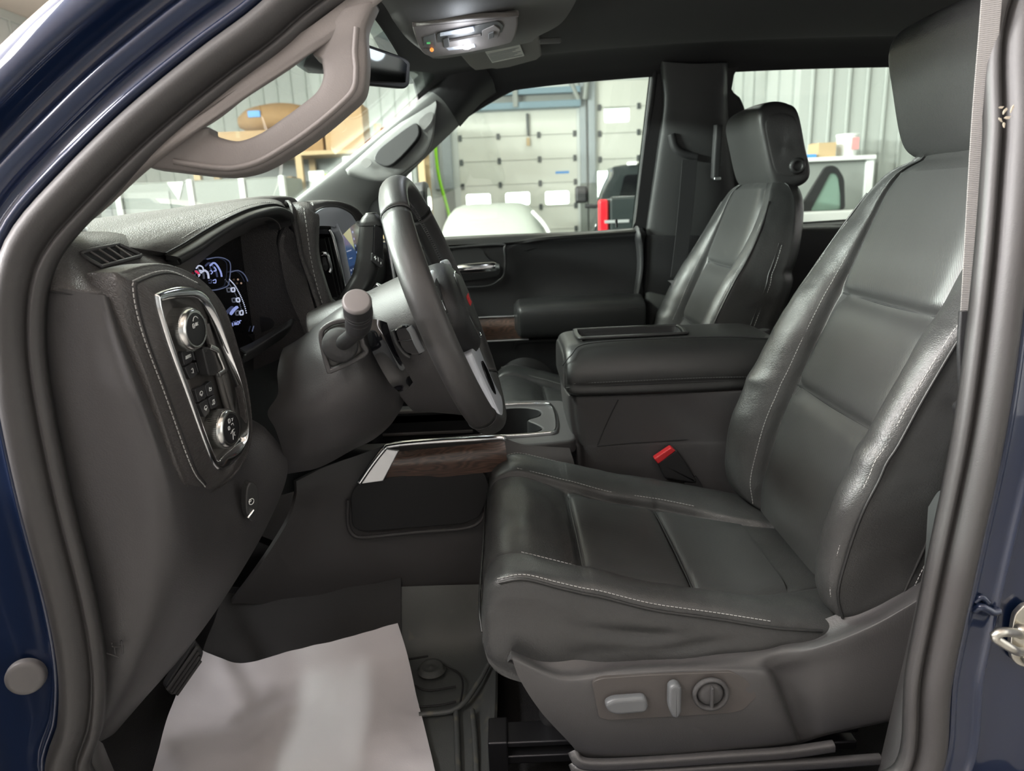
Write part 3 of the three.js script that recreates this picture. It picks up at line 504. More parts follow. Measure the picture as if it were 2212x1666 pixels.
{
  const n = sealLoop.length, rows = [];
  const sm = (e0, e1, x) => { const t = Math.min(1, Math.max(0, (x - e0) / (e1 - e0))); return t * t * (3 - 2 * t); };
  for (let i = 0; i < n; i++) {
    const p = sealLoop[i], t = sealLoop[(i + 2) % n].clone().sub(sealLoop[(i - 2 + n) % n]).normalize(), up = v(0, 0, 1).addScaledVector(t, -t.z).normalize(), side = t.clone().cross(up);
    const wB = sm(0.2, 0.5, p.x), wC = (1 - wB) * (1 - sm(1.40, 1.62, p.y));
    rows.push(flangeA.map((q, k) => { const a = q[0] * (1 - wB - wC) + flangeB[k][0] * wB + flangeC[k][0] * wC, b = q[1] * (1 - wB - wC) + flangeB[k][1] * wB + flangeC[k][1] * wC; return p.clone().addScaledVector(side, a).addScaledVector(up, b); }));
  }
  const rowsT = rows.map((r) => smooth(r, 64));
  part('door_frame', gridGeo(rowsT, false, true), M.paint, body, 'glossy dark blue painted door frame');
}
// roof skin, rear wall, floor pan, firewall, far side: they keep the light out
part('roof_panel', panel([-0.30, 0.3, 1.0, 1.9].map((x, i) => [0.66, 0.5, 0, -0.5, -0.68].map((z) => v(x, (i ? 2.10 : 2.04) - Math.abs(z) ** 2 * 0.16, z))), 0.02, v(0, 5, 0)), M.paint, body);
part('rear_wall', plate([v(1.9, 0.6, 0.8), v(1.9, 0.6, -0.8), v(1.9, 2.05, -0.64), v(1.9, 2.05, 0.64)], 0.05, v(9, 1, 0), { holes: [[v(1.9, 1.5, 0.6), v(1.9, 1.5, -0.6), v(1.9, 1.9, -0.55), v(1.9, 1.9, 0.55)]], hr: 0.06 }), M.paint, body);
part('floor_pan', bc(-1.0, 1.9, 0.56, 0.60, -0.8, 0.77), M.rubberBlack, body);
part('firewall', bc(-1.02, -0.98, 0.56, 1.52, -0.8, 0.76), M.rubberBlack, body);
part('far_sill', bc(-1.0, 1.9, 0.56, 0.86, -0.86, -0.80), M.paint, body);
part('near_sill', bc(-0.72, 1.9, 0.56, 0.80, 0.70, 0.84, 0.02), M.paint, body);
part('rear_quarter', plate([v(0.80, 0.6, 0.80), v(1.9, 0.6, 0.80), v(1.9, 2.05, 0.64), v(0.80, 2.05, 0.64), v(0.80, 1.5, 0.785)], 0.04, CAM, { holes: [[v(0.86, 1.52, 0.78), v(1.6, 1.52, 0.78), v(1.55, 1.93, 0.66), v(0.9, 1.93, 0.66)]], hr: 0.05 }), M.paint, body);
part('cowl', panel([[v(-0.76, 1.57, 0.78), v(-0.80, 1.585, 0), v(-0.76, 1.57, -0.78)], [v(-1.0, 1.5, 0.78), v(-1.04, 1.52, 0), v(-1.0, 1.5, -0.78)]], 0.02, v(-1, 5, 0)), M.black, body);
part('hood', panel([[v(-1.0, 1.5, 0.78), v(-1.04, 1.53, 0), v(-1.0, 1.5, -0.78)], [v(-1.6, 1.47, 0.78), v(-1.64, 1.50, 0), v(-1.6, 1.47, -0.78)], [v(-2.3, 1.36, 0.78), v(-2.34, 1.40, 0), v(-2.3, 1.36, -0.78)]], 0.02, v(-1, 5, 0)), M.paint, body);
part('fender', bc(-2.4, -0.9, 0.6, 1.4, 0.80, 0.90, 0.03), M.paint, body); part('fender', bc(-2.4, -0.9, 0.6, 1.4, -0.90, -0.80, 0.03), M.paint, body);
part('grille', bc(-2.44, -2.38, 0.6, 1.3, -0.85, 0.85, 0.02), M.black, body);
for (const [x, z] of [[-1.7, 0.82], [-1.7, -0.82], [2.3, 0.82], [2.3, -0.82]]) part('tyre', cyl(v(x, 0.41, z - 0.12), v(x, 0.41, z + 0.12), 0.41, 0.41, 32, 0.04), M.black, body);
part('cargo_bed', bc(1.98, 3.7, 0.6, 1.4, -0.92, 0.92, 0.04), M.paint, body);
part('chassis', bc(-2.3, 3.6, 0.42, 0.56, -0.5, 0.5, 0.02), M.black, body);
// grey rubber plug in the hinge pillar
part('rubber_plug', place(lathe([[0, 0.008], [0.008, 0.0075], [0.014, 0.009], [0.0195, 0.0075], [0.0215, 0.004], [0.022, -0.002]], 40), v(-0.6023,1.0718,0.79), v(0.35, 0.12, 1)), std(C(0.105, 0.10, 0.10), 0.5), body, 'round grey rubber plug');
// latch striker
{
  const st = part('striker_plate', plate(smoothLoop([v(0.6028,1.0766,0.776), v(0.6064,1.0912,0.776), v(0.6193,1.0995,0.776), v(0.6434,1.0713,0.776), v(0.6496,1.0383,0.776), v(0.6379,1.0123,0.776), v(0.6173,1.0147,0.776), v(0.6053,1.0339,0.776)], 40), 0.008, CAM, { bevel: 0.002 }), M.zinc, body, 'zinc-plated striker plate');
  part('striker_loop', tube([v(0.6122,1.0599,0.778), v(0.5864,1.0795,0.8), v(0.5599,1.0917,0.815), v(0.5511,1.091,0.817), v(0.55,1.0867,0.817), v(0.5556,1.0815,0.817), v(0.5724,1.0701,0.817), v(0.5946,1.053,0.8), v(0.6214,1.0359,0.778)], 0.0055, 40, 10, { up: v(0, 0, 1) }), M.zinc, st);
  part('striker_bolt', cyl(v(0.6138,1.0643,0.775), v(0.6031,1.0737,0.788), 0.009, 0.0085, 6), M.zinc, st);
  part('striker_bolt', cyl(v(0.6297,1.022,0.775), v(0.6221,1.029,0.784), 0.009, 0.0085, 6), M.zinc, st);
}
part('weld_bead', [tube([v(0.5446,1.1025,0.785), v(0.5482,1.11,0.79), v(0.5564,1.1064,0.79), v(0.5636,1.1023,0.79), v(0.5723,1.1018,0.788)], 0.005, 20, 8), tube([v(0.5451,1.1132,0.784), v(0.5506,1.1205,0.786), v(0.5594,1.1125,0.786)], 0.004, 14, 8)], M.paint, body);
for (const [x, y, w, h, k] of [[2153, 296, 7, 3, 0.3], [2162, 304, 4, 8, -0.5], [2170, 318, 9, 4, 0.6], [2164, 333, 3, 7, 0.2], [2177, 300, 3, 10, -0.3], [2155, 322, 3, 6, 0.8]]) { const c = v(0.5225 + (x - 2160) * 0.000475, 1.668 - (y - 310) * 0.00047, 0.757); part('paint_chip', plate([[-w, -h * 0.3], [-w * 0.2, -h], [w, -h * 0.5], [w * 0.5, h * 0.2], [w * 0.2, h], [-w * 0.6, h * 0.6]].map(([p, q]) => c.clone().add(v((p + q * k) * 0.0004, -(q - p * k * 0.3) * 0.0004, 0))), 0.0012, CAM), std(C(0.55, 0.48, 0.38), 0.35, { metalness: 0.5 }), body, 'pale chipped wear mark'); }

// ---------- the open driver door, swung out ahead of the camera's left edge ----------
{
  const t = thing('driver_door', 'dark blue driver door standing open outside the picture', 'door');
  const O = v(-0.70, 0, 0.88), U = v(-0.30, 0, 0.954), N = v(0.954, 0, 0.30), at = (u, y, n) => O.clone().addScaledVector(U, u).addScaledVector(N, n).setY(y);
  const low = [[0, 0.62], [1.05, 0.62], [1.08, 1.5], [0, 1.5]], frame = [[0.02, 1.48], [1.08, 1.48], [1.02, 1.97], [0.72, 1.99], [0.40, 1.80]], hole = [[0.16, 1.53], [1.01, 1.53], [0.96, 1.92], [0.73, 1.93], [0.45, 1.78]];
  part('door_skin', plate(low.map(([u, y]) => at(u, y, 0)), 0.10, at(0.5, 1, 3), { r: 0.04, bevel: 0.01 }), M.paint, t);
  part('inner_panel', plate([[0.06, 0.66], [1.0, 0.66], [1.02, 1.47], [0.06, 1.47]].map(([u, y]) => at(u, y, 0.03)), 0.04, at(0.5, 1, 3), { r: 0.06, bevel: 0.012 }), M.plastic, t);
  part('window_frame', plate(frame.map(([u, y]) => at(u, y, -0.02)), 0.04, at(0.5, 1, 3), { holes: [hole.map(([u, y]) => at(u, y, -0.02))], bevel: 0.006 }), M.paint, t);
  part('window_glass', plate(hole.map(([u, y]) => at(u, y, -0.04)), 0.002, at(0.5, 1, 3)), M.glass, t);
  part('armrest', loft([0.3, 0.34, 0.8, 0.84].map((u, i) => rrect(0.09, 0.09, 0.03, 3).map(([a, b]) => at(u, 1.28 + b * (i % 3 ? 1 : 0.8), 0.05 + a * (i % 3 ? 1 : 0.8)))), 24, 12), M.leatherSmooth, t);
}
// ---------- driver windshield pillar trim with its grab handle ----------
{
  const t = thing('pillar_trim', 'taupe plastic windshield pillar trim nearest the camera', 'pillar trim');
  part('pillar_cover', panel([
    [v(-0.503,1.5697,0.742), v(-0.4899,1.5716,0.742), v(-0.4886,1.5763,0.72), v(-0.5274,1.5801,0.66)],
    [v(-0.4942,1.5827,0.742), v(-0.4802,1.5871,0.742), v(-0.4754,1.59,0.72), v(-0.5144,1.5948,0.66)],
    [v(-0.4626,1.6146,0.735), v(-0.4476,1.614,0.735), v(-0.4405,1.6176,0.71), v(-0.4774,1.6255,0.65)],
    [v(-0.4301,1.6451,0.724), v(-0.4095,1.6442,0.725), v(-0.3964,1.654,0.7), v(-0.4308,1.6656,0.64)],
    [v(-0.3767,1.6862,0.71), v(-0.3501,1.6853,0.713), v(-0.3238,1.7004,0.695), v(-0.355,1.7143,0.63)],
    [v(-0.3202,1.7264,0.694), v(-0.2953,1.7237,0.696), v(-0.2684,1.7359,0.68), v(-0.2934,1.752,0.62)],
    [v(-0.2492,1.774,0.676), v(-0.2292,1.7643,0.678), v(-0.2103,1.7729,0.664), v(-0.232,1.7922,0.6)],
    [v(-0.2023,1.8037,0.665), v(-0.182,1.7938,0.668), v(-0.164,1.8004,0.652), v(-0.1806,1.8221,0.59)],
    [v(-0.1602,1.8326,0.655), v(-0.1434,1.8179,0.655), v(-0.1348,1.827,0.64), v(-0.1485,1.8488,0.58)],
    [v(-0.1226,1.8558,0.65), v(-0.1079,1.8459,0.65), v(-0.0996,1.8536,0.63), v(-0.1115,1.8759,0.57)],
  ], 0.012, CAM, 30, 90), M.pillarTrim, t);
  const inner = [v(-0.3783,1.6771,0.697), v(-0.3412,1.6943,0.695), v(-0.3262,1.6964,0.693), v(-0.3245,1.69,0.692), v(-0.3106,1.6837,0.69), v(-0.294,1.6812,0.688), v(-0.2708,1.6891,0.684), v(-0.2454,1.7042,0.68), v(-0.225,1.7176,0.676), v(-0.2066,1.7316,0.672), v(-0.1985,1.7475,0.668), v(-0.1998,1.7638,0.664), v(-0.2086,1.7741,0.662), v(-0.1938,1.7946,0.662), v(-0.1719,1.819,0.655)];
  const outer = [v(-0.399,1.657,0.7), v(-0.3896,1.6547,0.7), v(-0.3763,1.6527,0.699), v(-0.3549,1.6493,0.698), v(-0.3276,1.6453,0.696), v(-0.3023,1.6443,0.694), v(-0.2739,1.6503,0.69), v(-0.2388,1.6672,0.686), v(-0.2059,1.6871,0.682), v(-0.1758,1.7091,0.677), v(-0.1557,1.7266,0.672), v(-0.1496,1.7484,0.668), v(-0.1477,1.7708,0.664), v(-0.1469,1.7979,0.66), v(-0.1347,1.8259,0.65)];
  part('grab_handle', band(inner, outer, 0.028, 0.006, v(0, 0.1, 1), 110), M.pillarTrim, t);
  const g2 = (k, dz) => inner.map((p, i) => p.clone().lerp(outer[i], k).add(v(0, 0, dz)));
  part('handle_ridge', tube(g2(0.80, 0.005).slice(2, 14), 0.0035, 90, 8), M.pillarTrim, t);
}

// ---------- headliner, far side of the cab, glass ----------
{
  const t = thing('headliner', 'dark grey fabric headliner under the cab roof', 'headliner');
  const row = (x, yc, ye) => [v(x, ye - 0.03, 0.65), v(x, ye, 0.58), v(x, yc - 0.012, 0.4), v(x, yc, 0.1), v(x, yc, -0.15), v(x, yc - 0.015, -0.42), v(x, ye + 0.012, -0.56), v(x, ye - 0.02, -0.635), v(x, ye - 0.05, -0.662)];
  part('liner', panel([row(-0.235, 1.955, 1.925), row(-0.21, 1.962, 1.935), row(-0.1, 1.975, 1.95), row(0.12, 1.99, 1.975), row(0.5, 2.0, 1.99), row(1.0, 1.995, 1.99), row(1.6, 1.97, 1.97), row(1.88, 1.94, 1.95)], 0.02, v(0.5, 1, 0), 60, 60), M.headliner, t);
  // raised frame of the sunroof opening with the shade set into it
  const loop = [v(0.1249,1.9385,0.33), v(0.1279,1.9016,0.27), v(0.1387,1.8838,0.25), v(0.1764,1.8749,0.245), v(0.2929,1.8731,0.245), v(0.4091,1.8798,0.245), v(0.4341,1.8934,0.26), v(0.4147,1.9272,0.33)];
  const fr = loop.map((p) => v(p.x, 1.992, p.z));
  part('sunroof_frame', sweep(fr, rrect(0.05, 0.022, 0.009, 3), 80, { up: v(0, 1, 0) }), M.headliner, t);
  part('sunroof_shade', plate([v(0.13, 1.99, 0.25), v(0.66, 1.99, 0.25), v(0.66, 1.99, 0.62), v(0.13, 1.99, 0.62)], 0.01, v(0.4, 0, 0.4), { r: 0.05 }), M.pillarDark, t);
  part('sunroof_bezel', sweep([v(0.10, 1.985, 0.60), v(0.10, 1.983, 0.24), v(0.13, 1.983, 0.21), v(0.64, 1.983, 0.21), v(0.68, 1.983, 0.24), v(0.68, 1.985, 0.60)], rrect(0.05, 0.03, 0.012, 3), 90, { up: v(0, 1, 0) }), M.headliner, t);
}
// far side inner trim with the two window openings
{
  const t = thing('side_trim', 'black inner trim of the far cab side around windows', 'cab trim');
  const outline = [v(-0.5079,1.4472,-0.765), v(-0.4453,1.5329,-0.755), v(-0.2862,1.7616,-0.7), v(-0.1696,1.8911,-0.672), v(-0.0494,1.9593,-0.655), v(0.1661,2.0159,-0.642), v(0.4297,2.0344,-0.636), v(0.6913,2.0531,-0.632), v(1.4121,2.0603,-0.632), v(1.6589,1.3539,-0.765)];
  const hole1 = [v(-0.4346,1.4888,-0.755), v(-0.3657,1.6294,-0.728), v(-0.2933,1.722,-0.708), v(-0.198,1.8036,-0.69), v(-0.0991,1.8617,-0.675), v(0.0214,1.92,-0.662), v(0.1087,1.9467,-0.655), v(0.2001,1.9597,-0.651), v(0.323,1.9679,-0.648), v(0.4295,1.9731,-0.646), v(0.4501,1.9615,-0.648), v(0.4545,1.9327,-0.655), v(0.4279,1.6099,-0.726), v(0.4156,1.4672,-0.752)];
  const hole2 = [v(0.7269,1.8257,-0.678), v(0.6758,1.8925,-0.664), v(0.6795,1.9361,-0.655), v(0.702,1.9707,-0.646), v(0.7384,1.9763,-0.644), v(1.1379,1.9697,-0.642), v(1.3382,1.9665,-0.642), v(1.4884,1.4943,-0.74), v(0.8127,1.4795,-0.748)];
  part('side_panel', plate(outline, 0.06, CAM, { holes: [hole1, hole2], bevel: 0.006, bs: 3 }), M.pillarDark, t);
  part('window_rubber', [tube(hole1.map((p) => p.clone().add(v(0, 0, -0.01))), 0.009, 120, 8, { closed: true, up: v(0, 0, 1) }), tube(hole2.map((p) => p.clone().add(v(0, 0, -0.01))), 0.008, 100, 8, { closed: true, up: v(0, 0, 1) })], M.rubberBlack, t);
  // centre pillar cover: rounded, paler upper half
  part('centre_pillar_cover', panel([
    [v(0.4633,1.9796,-0.642), v(0.4793,1.9697,-0.618), v(0.5554,1.9596,-0.606), v(0.6353,1.9595,-0.61), v(0.6603,1.9639,-0.64)],
    [v(0.4816,1.8707,-0.67), v(0.4924,1.8644,-0.645), v(0.5648,1.8572,-0.632), v(0.6414,1.8572,-0.636), v(0.6719,1.8597,-0.665)],
    [v(0.4703,1.7302,-0.7), v(0.4816,1.7227,-0.674), v(0.5619,1.7132,-0.66), v(0.6603,1.712,-0.664), v(0.6979,1.7124,-0.695)],
    [v(0.4567,1.5947,-0.725), v(0.4675,1.5858,-0.7), v(0.5501,1.5767,-0.685), v(0.6803,1.5712,-0.69), v(0.7258,1.5693,-0.72)],
    [v(0.4463,1.4896,-0.742), v(0.4558,1.4845,-0.716), v(0.5413,1.4787,-0.7), v(0.681,1.4754,-0.705), v(0.7345,1.4718,-0.735)],
  ], 0.012, CAM, 24, 30), std(C(0.03, 0.031, 0.031), 0.6, { bumpMap: grainTex, bumpScale: 0.0003 }), t, 'grey centre pillar cover');
  part('centre_pillar_lower', panel([
    [v(0.4404,1.4869,-0.742), v(0.4507,1.4852,-0.705), v(0.5606,1.4783,-0.69), v(0.7086,1.4744,-0.7), v(0.7493,1.4711,-0.735)],
    [v(0.4344,1.4074,-0.755), v(0.4468,1.4014,-0.712), v(0.5649,1.3915,-0.7), v(0.7152,1.3842,-0.71), v(0.7564,1.3795,-0.745)],
    [v(0.4308,1.2709,-0.765), v(0.4403,1.2765,-0.72), v(0.5545,1.2732,-0.708), v(0.7229,1.2642,-0.72), v(0.7648,1.2576,-0.755)],
    [v(0.4303,1.0969,-0.775), v(0.4433,1.1058,-0.73), v(0.5602,1.1031,-0.718), v(0.7326,1.0929,-0.73), v(0.7753,1.0836,-0.765)],
  ], 0.012, CAM, 24, 24), M.pillarDark, t);
  part('belt_guide', [sweep([v(0.5042,1.778,-0.655), v(0.5158,1.741,-0.655), v(0.5397,1.7217,-0.655), v(0.5829,1.7094,-0.655)], rrect(0.02, 0.03, 0.008, 3), 24, { up: v(0, 0, 1) })], M.rubberBlack, t, 'curved black belt guide');
  part('pillar_base', panel([[v(0.4336,1.2893,-0.74), v(0.4481,1.3057,-0.7), v(0.5053,1.2926,-0.69)], [v(0.4406,1.1956,-0.75), v(0.4564,1.2034,-0.7), v(0.5068,1.1878,-0.69)], [v(0.4461,1.0994,-0.76), v(0.4647,1.1112,-0.7), v(0.5157,1.0956,-0.69)]], 0.02, CAM, 16, 16), std(C(0.06, 0.062, 0.06), 0.55), t);
  // rear door inner panel under its window
  part('rear_door_panel', panel([[v(0.72, 1.50, -0.75), v(1.2, 1.49, -0.75), v(1.8, 1.48, -0.75)], [v(0.72, 1.46, -0.70), v(1.2, 1.45, -0.70), v(1.8, 1.44, -0.70)], [v(0.72, 1.2, -0.70), v(1.2, 1.2, -0.70), v(1.8, 1.2, -0.70)], [v(0.72, 0.7, -0.72), v(1.2, 0.7, -0.72), v(1.8, 0.7, -0.72)]], 0.04, CAM, 16, 24), M.pillarDark, t);
}
{ // rear bench, almost hidden
  const t = thing('rear_bench', 'black rear bench seat in the dark behind front seats', 'seat');
  const s = (z) => [v(1.28, 0.75, z), v(1.22, 1.0, z), v(1.30, 1.12, z), v(1.62, 1.05, z), v(1.72, 1.5, z), v(1.80, 1.52, z), v(1.84, 1.0, z), v(1.8, 0.72, z)];
  part('bench', loft([s(0.62), s(0.5), s(0), s(-0.5), s(-0.62)], 40, 20), M.leatherSmooth, t);
  for (const z of [0.38, -0.38]) part('head_restraint', loft([-0.13, -0.1, 0.1, 0.13].map((d, i) => rrect(0.1, 0.16, 0.04, 3).map(([a, b]) => v(1.8 + a * (i % 3 ? 1 : 0.85), 1.6 + b * (i % 3 ? 1 : 0.85), z + d))), 24, 10), M.leatherSmooth, t);
}
// glass
struct('window_1', panel([
  [v(-0.17, 1.955, 0.60), v(-0.215, 1.965, 0.3), v(-0.225, 1.967, 0), v(-0.215, 1.965, -0.3), v(-0.165, 1.955, -0.60)],
  [v(-0.43, 1.775, 0.66), v(-0.49, 1.79, 0.33), v(-0.505, 1.795, 0), v(-0.49, 1.79, -0.33), v(-0.43, 1.775, -0.66)],
  [v(-0.72, 1.585, 0.72), v(-0.79, 1.60, 0.36), v(-0.81, 1.605, 0), v(-0.79, 1.60, -0.36), v(-0.72, 1.585, -0.72)],
], 0.0006, v(-5, 3, 0), 24, 16), M.glass, 'tinted curved windshield glass');
struct('window_2', plate([v(-0.4684,1.4677,-0.765), v(-0.3722,1.6507,-0.735), v(-0.2978,1.7363,-0.718), v(-0.1836,1.8236,-0.7), v(0.022,1.9307,-0.675), v(0.2015,1.9694,-0.664), v(0.4417,1.9838,-0.66), v(0.4699,1.9587,-0.665), v(0.4311,1.4287,-0.77)], 0.001, CAM), M.glass, 'front passenger side window glass');
struct('window_3', plate([v(0.715,1.4537,-0.765), v(0.6687,1.8966,-0.69), v(0.7049,1.9865,-0.665), v(1.388,1.9828,-0.66), v(1.5406,1.4478,-0.765)], 0.001, CAM), M.glass, 'rear passenger side window glass');
// far windshield pillar with grab handle
{
  const t = thing('pillar_trim', 'pale grey windshield pillar trim with pocket handle on passenger side', 'pillar trim');
  part('pillar_cover', panel([
    [v(-0.7716,1.5481,-0.72), v(-0.7203,1.5579,-0.7), v(-0.5751,1.5686,-0.7), v(-0.4525,1.5486,-0.725), v(-0.4102,1.531,-0.765)],
    [v(-0.6628,1.628,-0.71), v(-0.6293,1.632,-0.69), v(-0.5294,1.6361,-0.69), v(-0.4437,1.6187,-0.715), v(-0.4007,1.6056,-0.75)],
    [v(-0.5239,1.7144,-0.685), v(-0.4967,1.7151,-0.665), v(-0.4316,1.7097,-0.664), v(-0.3691,1.6811,-0.69), v(-0.3296,1.6669,-0.73)],
    [v(-0.3479,1.8255,-0.65), v(-0.3262,1.8229,-0.632), v(-0.2845,1.8087,-0.635), v(-0.2498,1.7705,-0.66), v(-0.2242,1.7527,-0.705)],
    [v(-0.1785,1.934,-0.61), v(-0.1645,1.9262,-0.595), v(-0.1401,1.9052,-0.6), v(-0.1175,1.8691,-0.625), v(-0.104,1.8461,-0.672)],
    [v(-0.15,1.9543,-0.6), v(-0.1314,1.9563,-0.58), v(-0.0932,1.9496,-0.585), v(-0.0632,1.9219,-0.61), v(-0.0532,1.8912,-0.66)],
  ], 0.012, CAM, 30, 60), std(C(0.12, 0.123, 0.12), 0.6, { bumpMap: grainTex, bumpScale: 0.0003 }), t);
  part('upper_pillar_joint', panel([
    [v(-0.1304,1.9819,-0.59), v(-0.1031,1.9844,-0.57), v(-0.0524,1.9761,-0.575), v(-0.0196,1.9463,-0.605), v(-0.0086,1.9139,-0.655)],
    [v(-0.151,1.9565,-0.598), v(-0.1309,1.9594,-0.577), v(-0.0916,1.9514,-0.582), v(-0.0604,1.9214,-0.607), v(-0.0505,1.8895,-0.658)],
    [v(-0.1796,1.9349,-0.608), v(-0.1641,1.9282,-0.592), v(-0.1385,1.9059,-0.597), v(-0.1147,1.8687,-0.622), v(-0.1013,1.8445,-0.67)],
    [v(-0.2024,1.9196,-0.614), v(-0.1867,1.9129,-0.598), v(-0.1598,1.8904,-0.603), v(-0.1348,1.8526,-0.628), v(-0.1206,1.8265,-0.676)],
  ], 0.01, CAM, 20, 16), M.pillarDark, t, 'dark upper pillar joint cover');
  part('handle_pad', band([v(-0.4662,1.7184,-0.648), v(-0.3857,1.7771,-0.638), v(-0.3121,1.8299,-0.632), v(-0.2401,1.8767,-0.625), v(-0.1842,1.9009,-0.618)], [v(-0.46,1.7048,-0.645), v(-0.3491,1.6785,-0.628), v(-0.274,1.709,-0.618), v(-0.2063,1.7676,-0.61), v(-0.18,1.8748,-0.61)], 0.035, 0.012, v(0.25, 0.1, 1), 60), std(C(0.155, 0.157, 0.152), 0.55, { bumpMap: grainTex, bumpScale: 0.0003 }), t, 'pale grey handle pad');
  part('pocket', plate(smoothLoop([v(-0.3703,1.7366,-0.6), v(-0.3343,1.718,-0.592), v(-0.2972,1.7367,-0.588), v(-0.2423,1.7874,-0.586), v(-0.2324,1.8147,-0.588), v(-0.2408,1.8329,-0.592), v(-0.2643,1.8268,-0.596), v(-0.3239,1.7907,-0.6), v(-0.36,1.7644,-0.602)], 50), 0.02, CAM, { bevel: 0.004, lift: 0.0 }), M.pillarDark, t, 'dark recessed hand pocket');
  for (const l of [[v(-0.4161,1.7328,-0.612), v(-0.3935,1.7496,-0.608), v(-0.3758,1.7307,-0.605), v(-0.3996,1.7138,-0.608)], [v(-0.2371,1.8384,-0.598), v(-0.2087,1.8593,-0.595), v(-0.1899,1.8633,-0.594), v(-0.1944,1.8362,-0.594), v(-0.2229,1.8099,-0.594)]]) part('screw_cover', plate(l, 0.003, CAM, { r: 0.012 }), std(C(0.17, 0.17, 0.165), 0.55), t);
}

// ---------- dashboard ----------
const dash = thing('dashboard', 'black and taupe dashboard with stitched hood and chrome trimmed switch pod', 'dashboard');
const NP = v(0.9908, -0.001, 0.1354);        // the switch pod faces rearwards
part('side_panel', panel([
  [v(-0.5233,1.5374,0.748), v(-0.5007,1.5326,0.75), v(-0.4763,1.5275,0.75), v(-0.4573,1.522,0.745), v(-0.4486,1.5142,0.728), v(-0.4913,1.4719,0.6), v(-0.4904,1.4419,0.52), v(-0.488,1.4256,0.47)],
  [v(-0.535,1.4826,0.75), v(-0.5071,1.4809,0.753), v(-0.4765,1.4795,0.753), v(-0.4501,1.4778,0.75), v(-0.4396,1.4713,0.735), v(-0.4744,1.4272,0.6), v(-0.4713,1.3928,0.52), v(-0.464,1.3676,0.46)],
  [v(-0.5395,1.4194,0.753), v(-0.5074,1.4179,0.757), v(-0.4737,1.4164,0.757), v(-0.4385,1.4143,0.755), v(-0.4261,1.4075,0.738), v(-0.4501,1.3576,0.61), v(-0.4421,1.33,0.54), v(-0.4268,1.3078,0.48)],
  [v(-0.5386,1.3452,0.756), v(-0.5049,1.3434,0.76), v(-0.4652,1.3416,0.76), v(-0.4255,1.3386,0.757), v(-0.4123,1.3306,0.74), v(-0.4223,1.2804,0.63), v(-0.4089,1.2528,0.54), v(-0.3824,1.2749,0.49)],
  [v(-0.5348,1.2851,0.758), v(-0.5004,1.2819,0.761), v(-0.4603,1.2782,0.761), v(-0.422,1.2746,0.757), v(-0.4081,1.2608,0.728), v(-0.4127,1.2187,0.63), v(-0.3939,1.1979,0.535), v(-0.3655,1.2049,0.47)],
  [v(-0.5336,1.2097,0.758), v(-0.5004,1.2054,0.761), v(-0.4667,1.2007,0.76), v(-0.4356,1.1966,0.753), v(-0.4177,1.1877,0.728), v(-0.4144,1.1627,0.67), v(-0.4095,1.1319,0.585), v(-0.4023,1.1157,0.5)],
  [v(-0.5347,1.1308,0.758), v(-0.5088,1.1256,0.76), v(-0.4859,1.1192,0.757), v(-0.464,1.1122,0.748), v(-0.4549,1.098,0.72), v(-0.4578,1.073,0.675), v(-0.4644,1.0403,0.61), v(-0.4725,1.0107,0.54)],
  [v(-0.5402,1.0583,0.758), v(-0.5256,1.0522,0.758), v(-0.5114,1.0457,0.754), v(-0.499,1.0382,0.743), v(-0.4976,1.0227,0.715), v(-0.5055,0.9976,0.675), v(-0.5193,0.9654,0.62), v(-0.536,0.934,0.56)],
  [v(-0.5513,0.9892,0.757), v(-0.5463,0.9838,0.755), v(-0.5399,0.9777,0.749), v(-0.538,0.9701,0.735), v(-0.5434,0.9554,0.71), v(-0.5576,0.9317,0.675), v(-0.5765,0.9021,0.63), v(-0.5987,0.871,0.58)],
  [v(-0.5677,0.9413,0.755), v(-0.5678,0.9368,0.75), v(-0.5699,0.9301,0.74), v(-0.5741,0.9199,0.725), v(-0.5856,0.902,0.7), v(-0.6018,0.8794,0.67), v(-0.6245,0.8494,0.63), v(-0.6481,0.8198,0.59)],
], 0.014, CAM, 70, 90), M.plastic, dash, 'large taupe plastic dashboard end panel');
part('access_mark', [tube([v(-0.5239,1.0978,0.764), v(-0.5242,1.0846,0.764), v(-0.5042,1.0744,0.764)], 0.0012, 14, 6), tube([v(-0.5092,1.0954,0.7635), v(-0.5087,1.0888,0.7635), v(-0.496,1.0895,0.7635)], 0.001, 12, 6), tube([v(-0.4968,1.0974,0.7635), v(-0.4979,1.079,0.7635)], 0.001, 8, 6), tube([v(-0.507,1.0887,0.7635), v(-0.5078,1.0782,0.7635)], 0.001, 8, 6)], M.plastic, dash, 'moulded mark near the panel bottom');
const ventLoop = smooth([v(-0.4903,1.5598,0.697), v(-0.4887,1.5635,0.69), v(-0.4799,1.5673,0.645), v(-0.4781,1.5662,0.637), v(-0.4628,1.5552,0.628), v(-0.4625,1.552,0.632), v(-0.473,1.5466,0.689), v(-0.4738,1.5478,0.696)], 40, true);
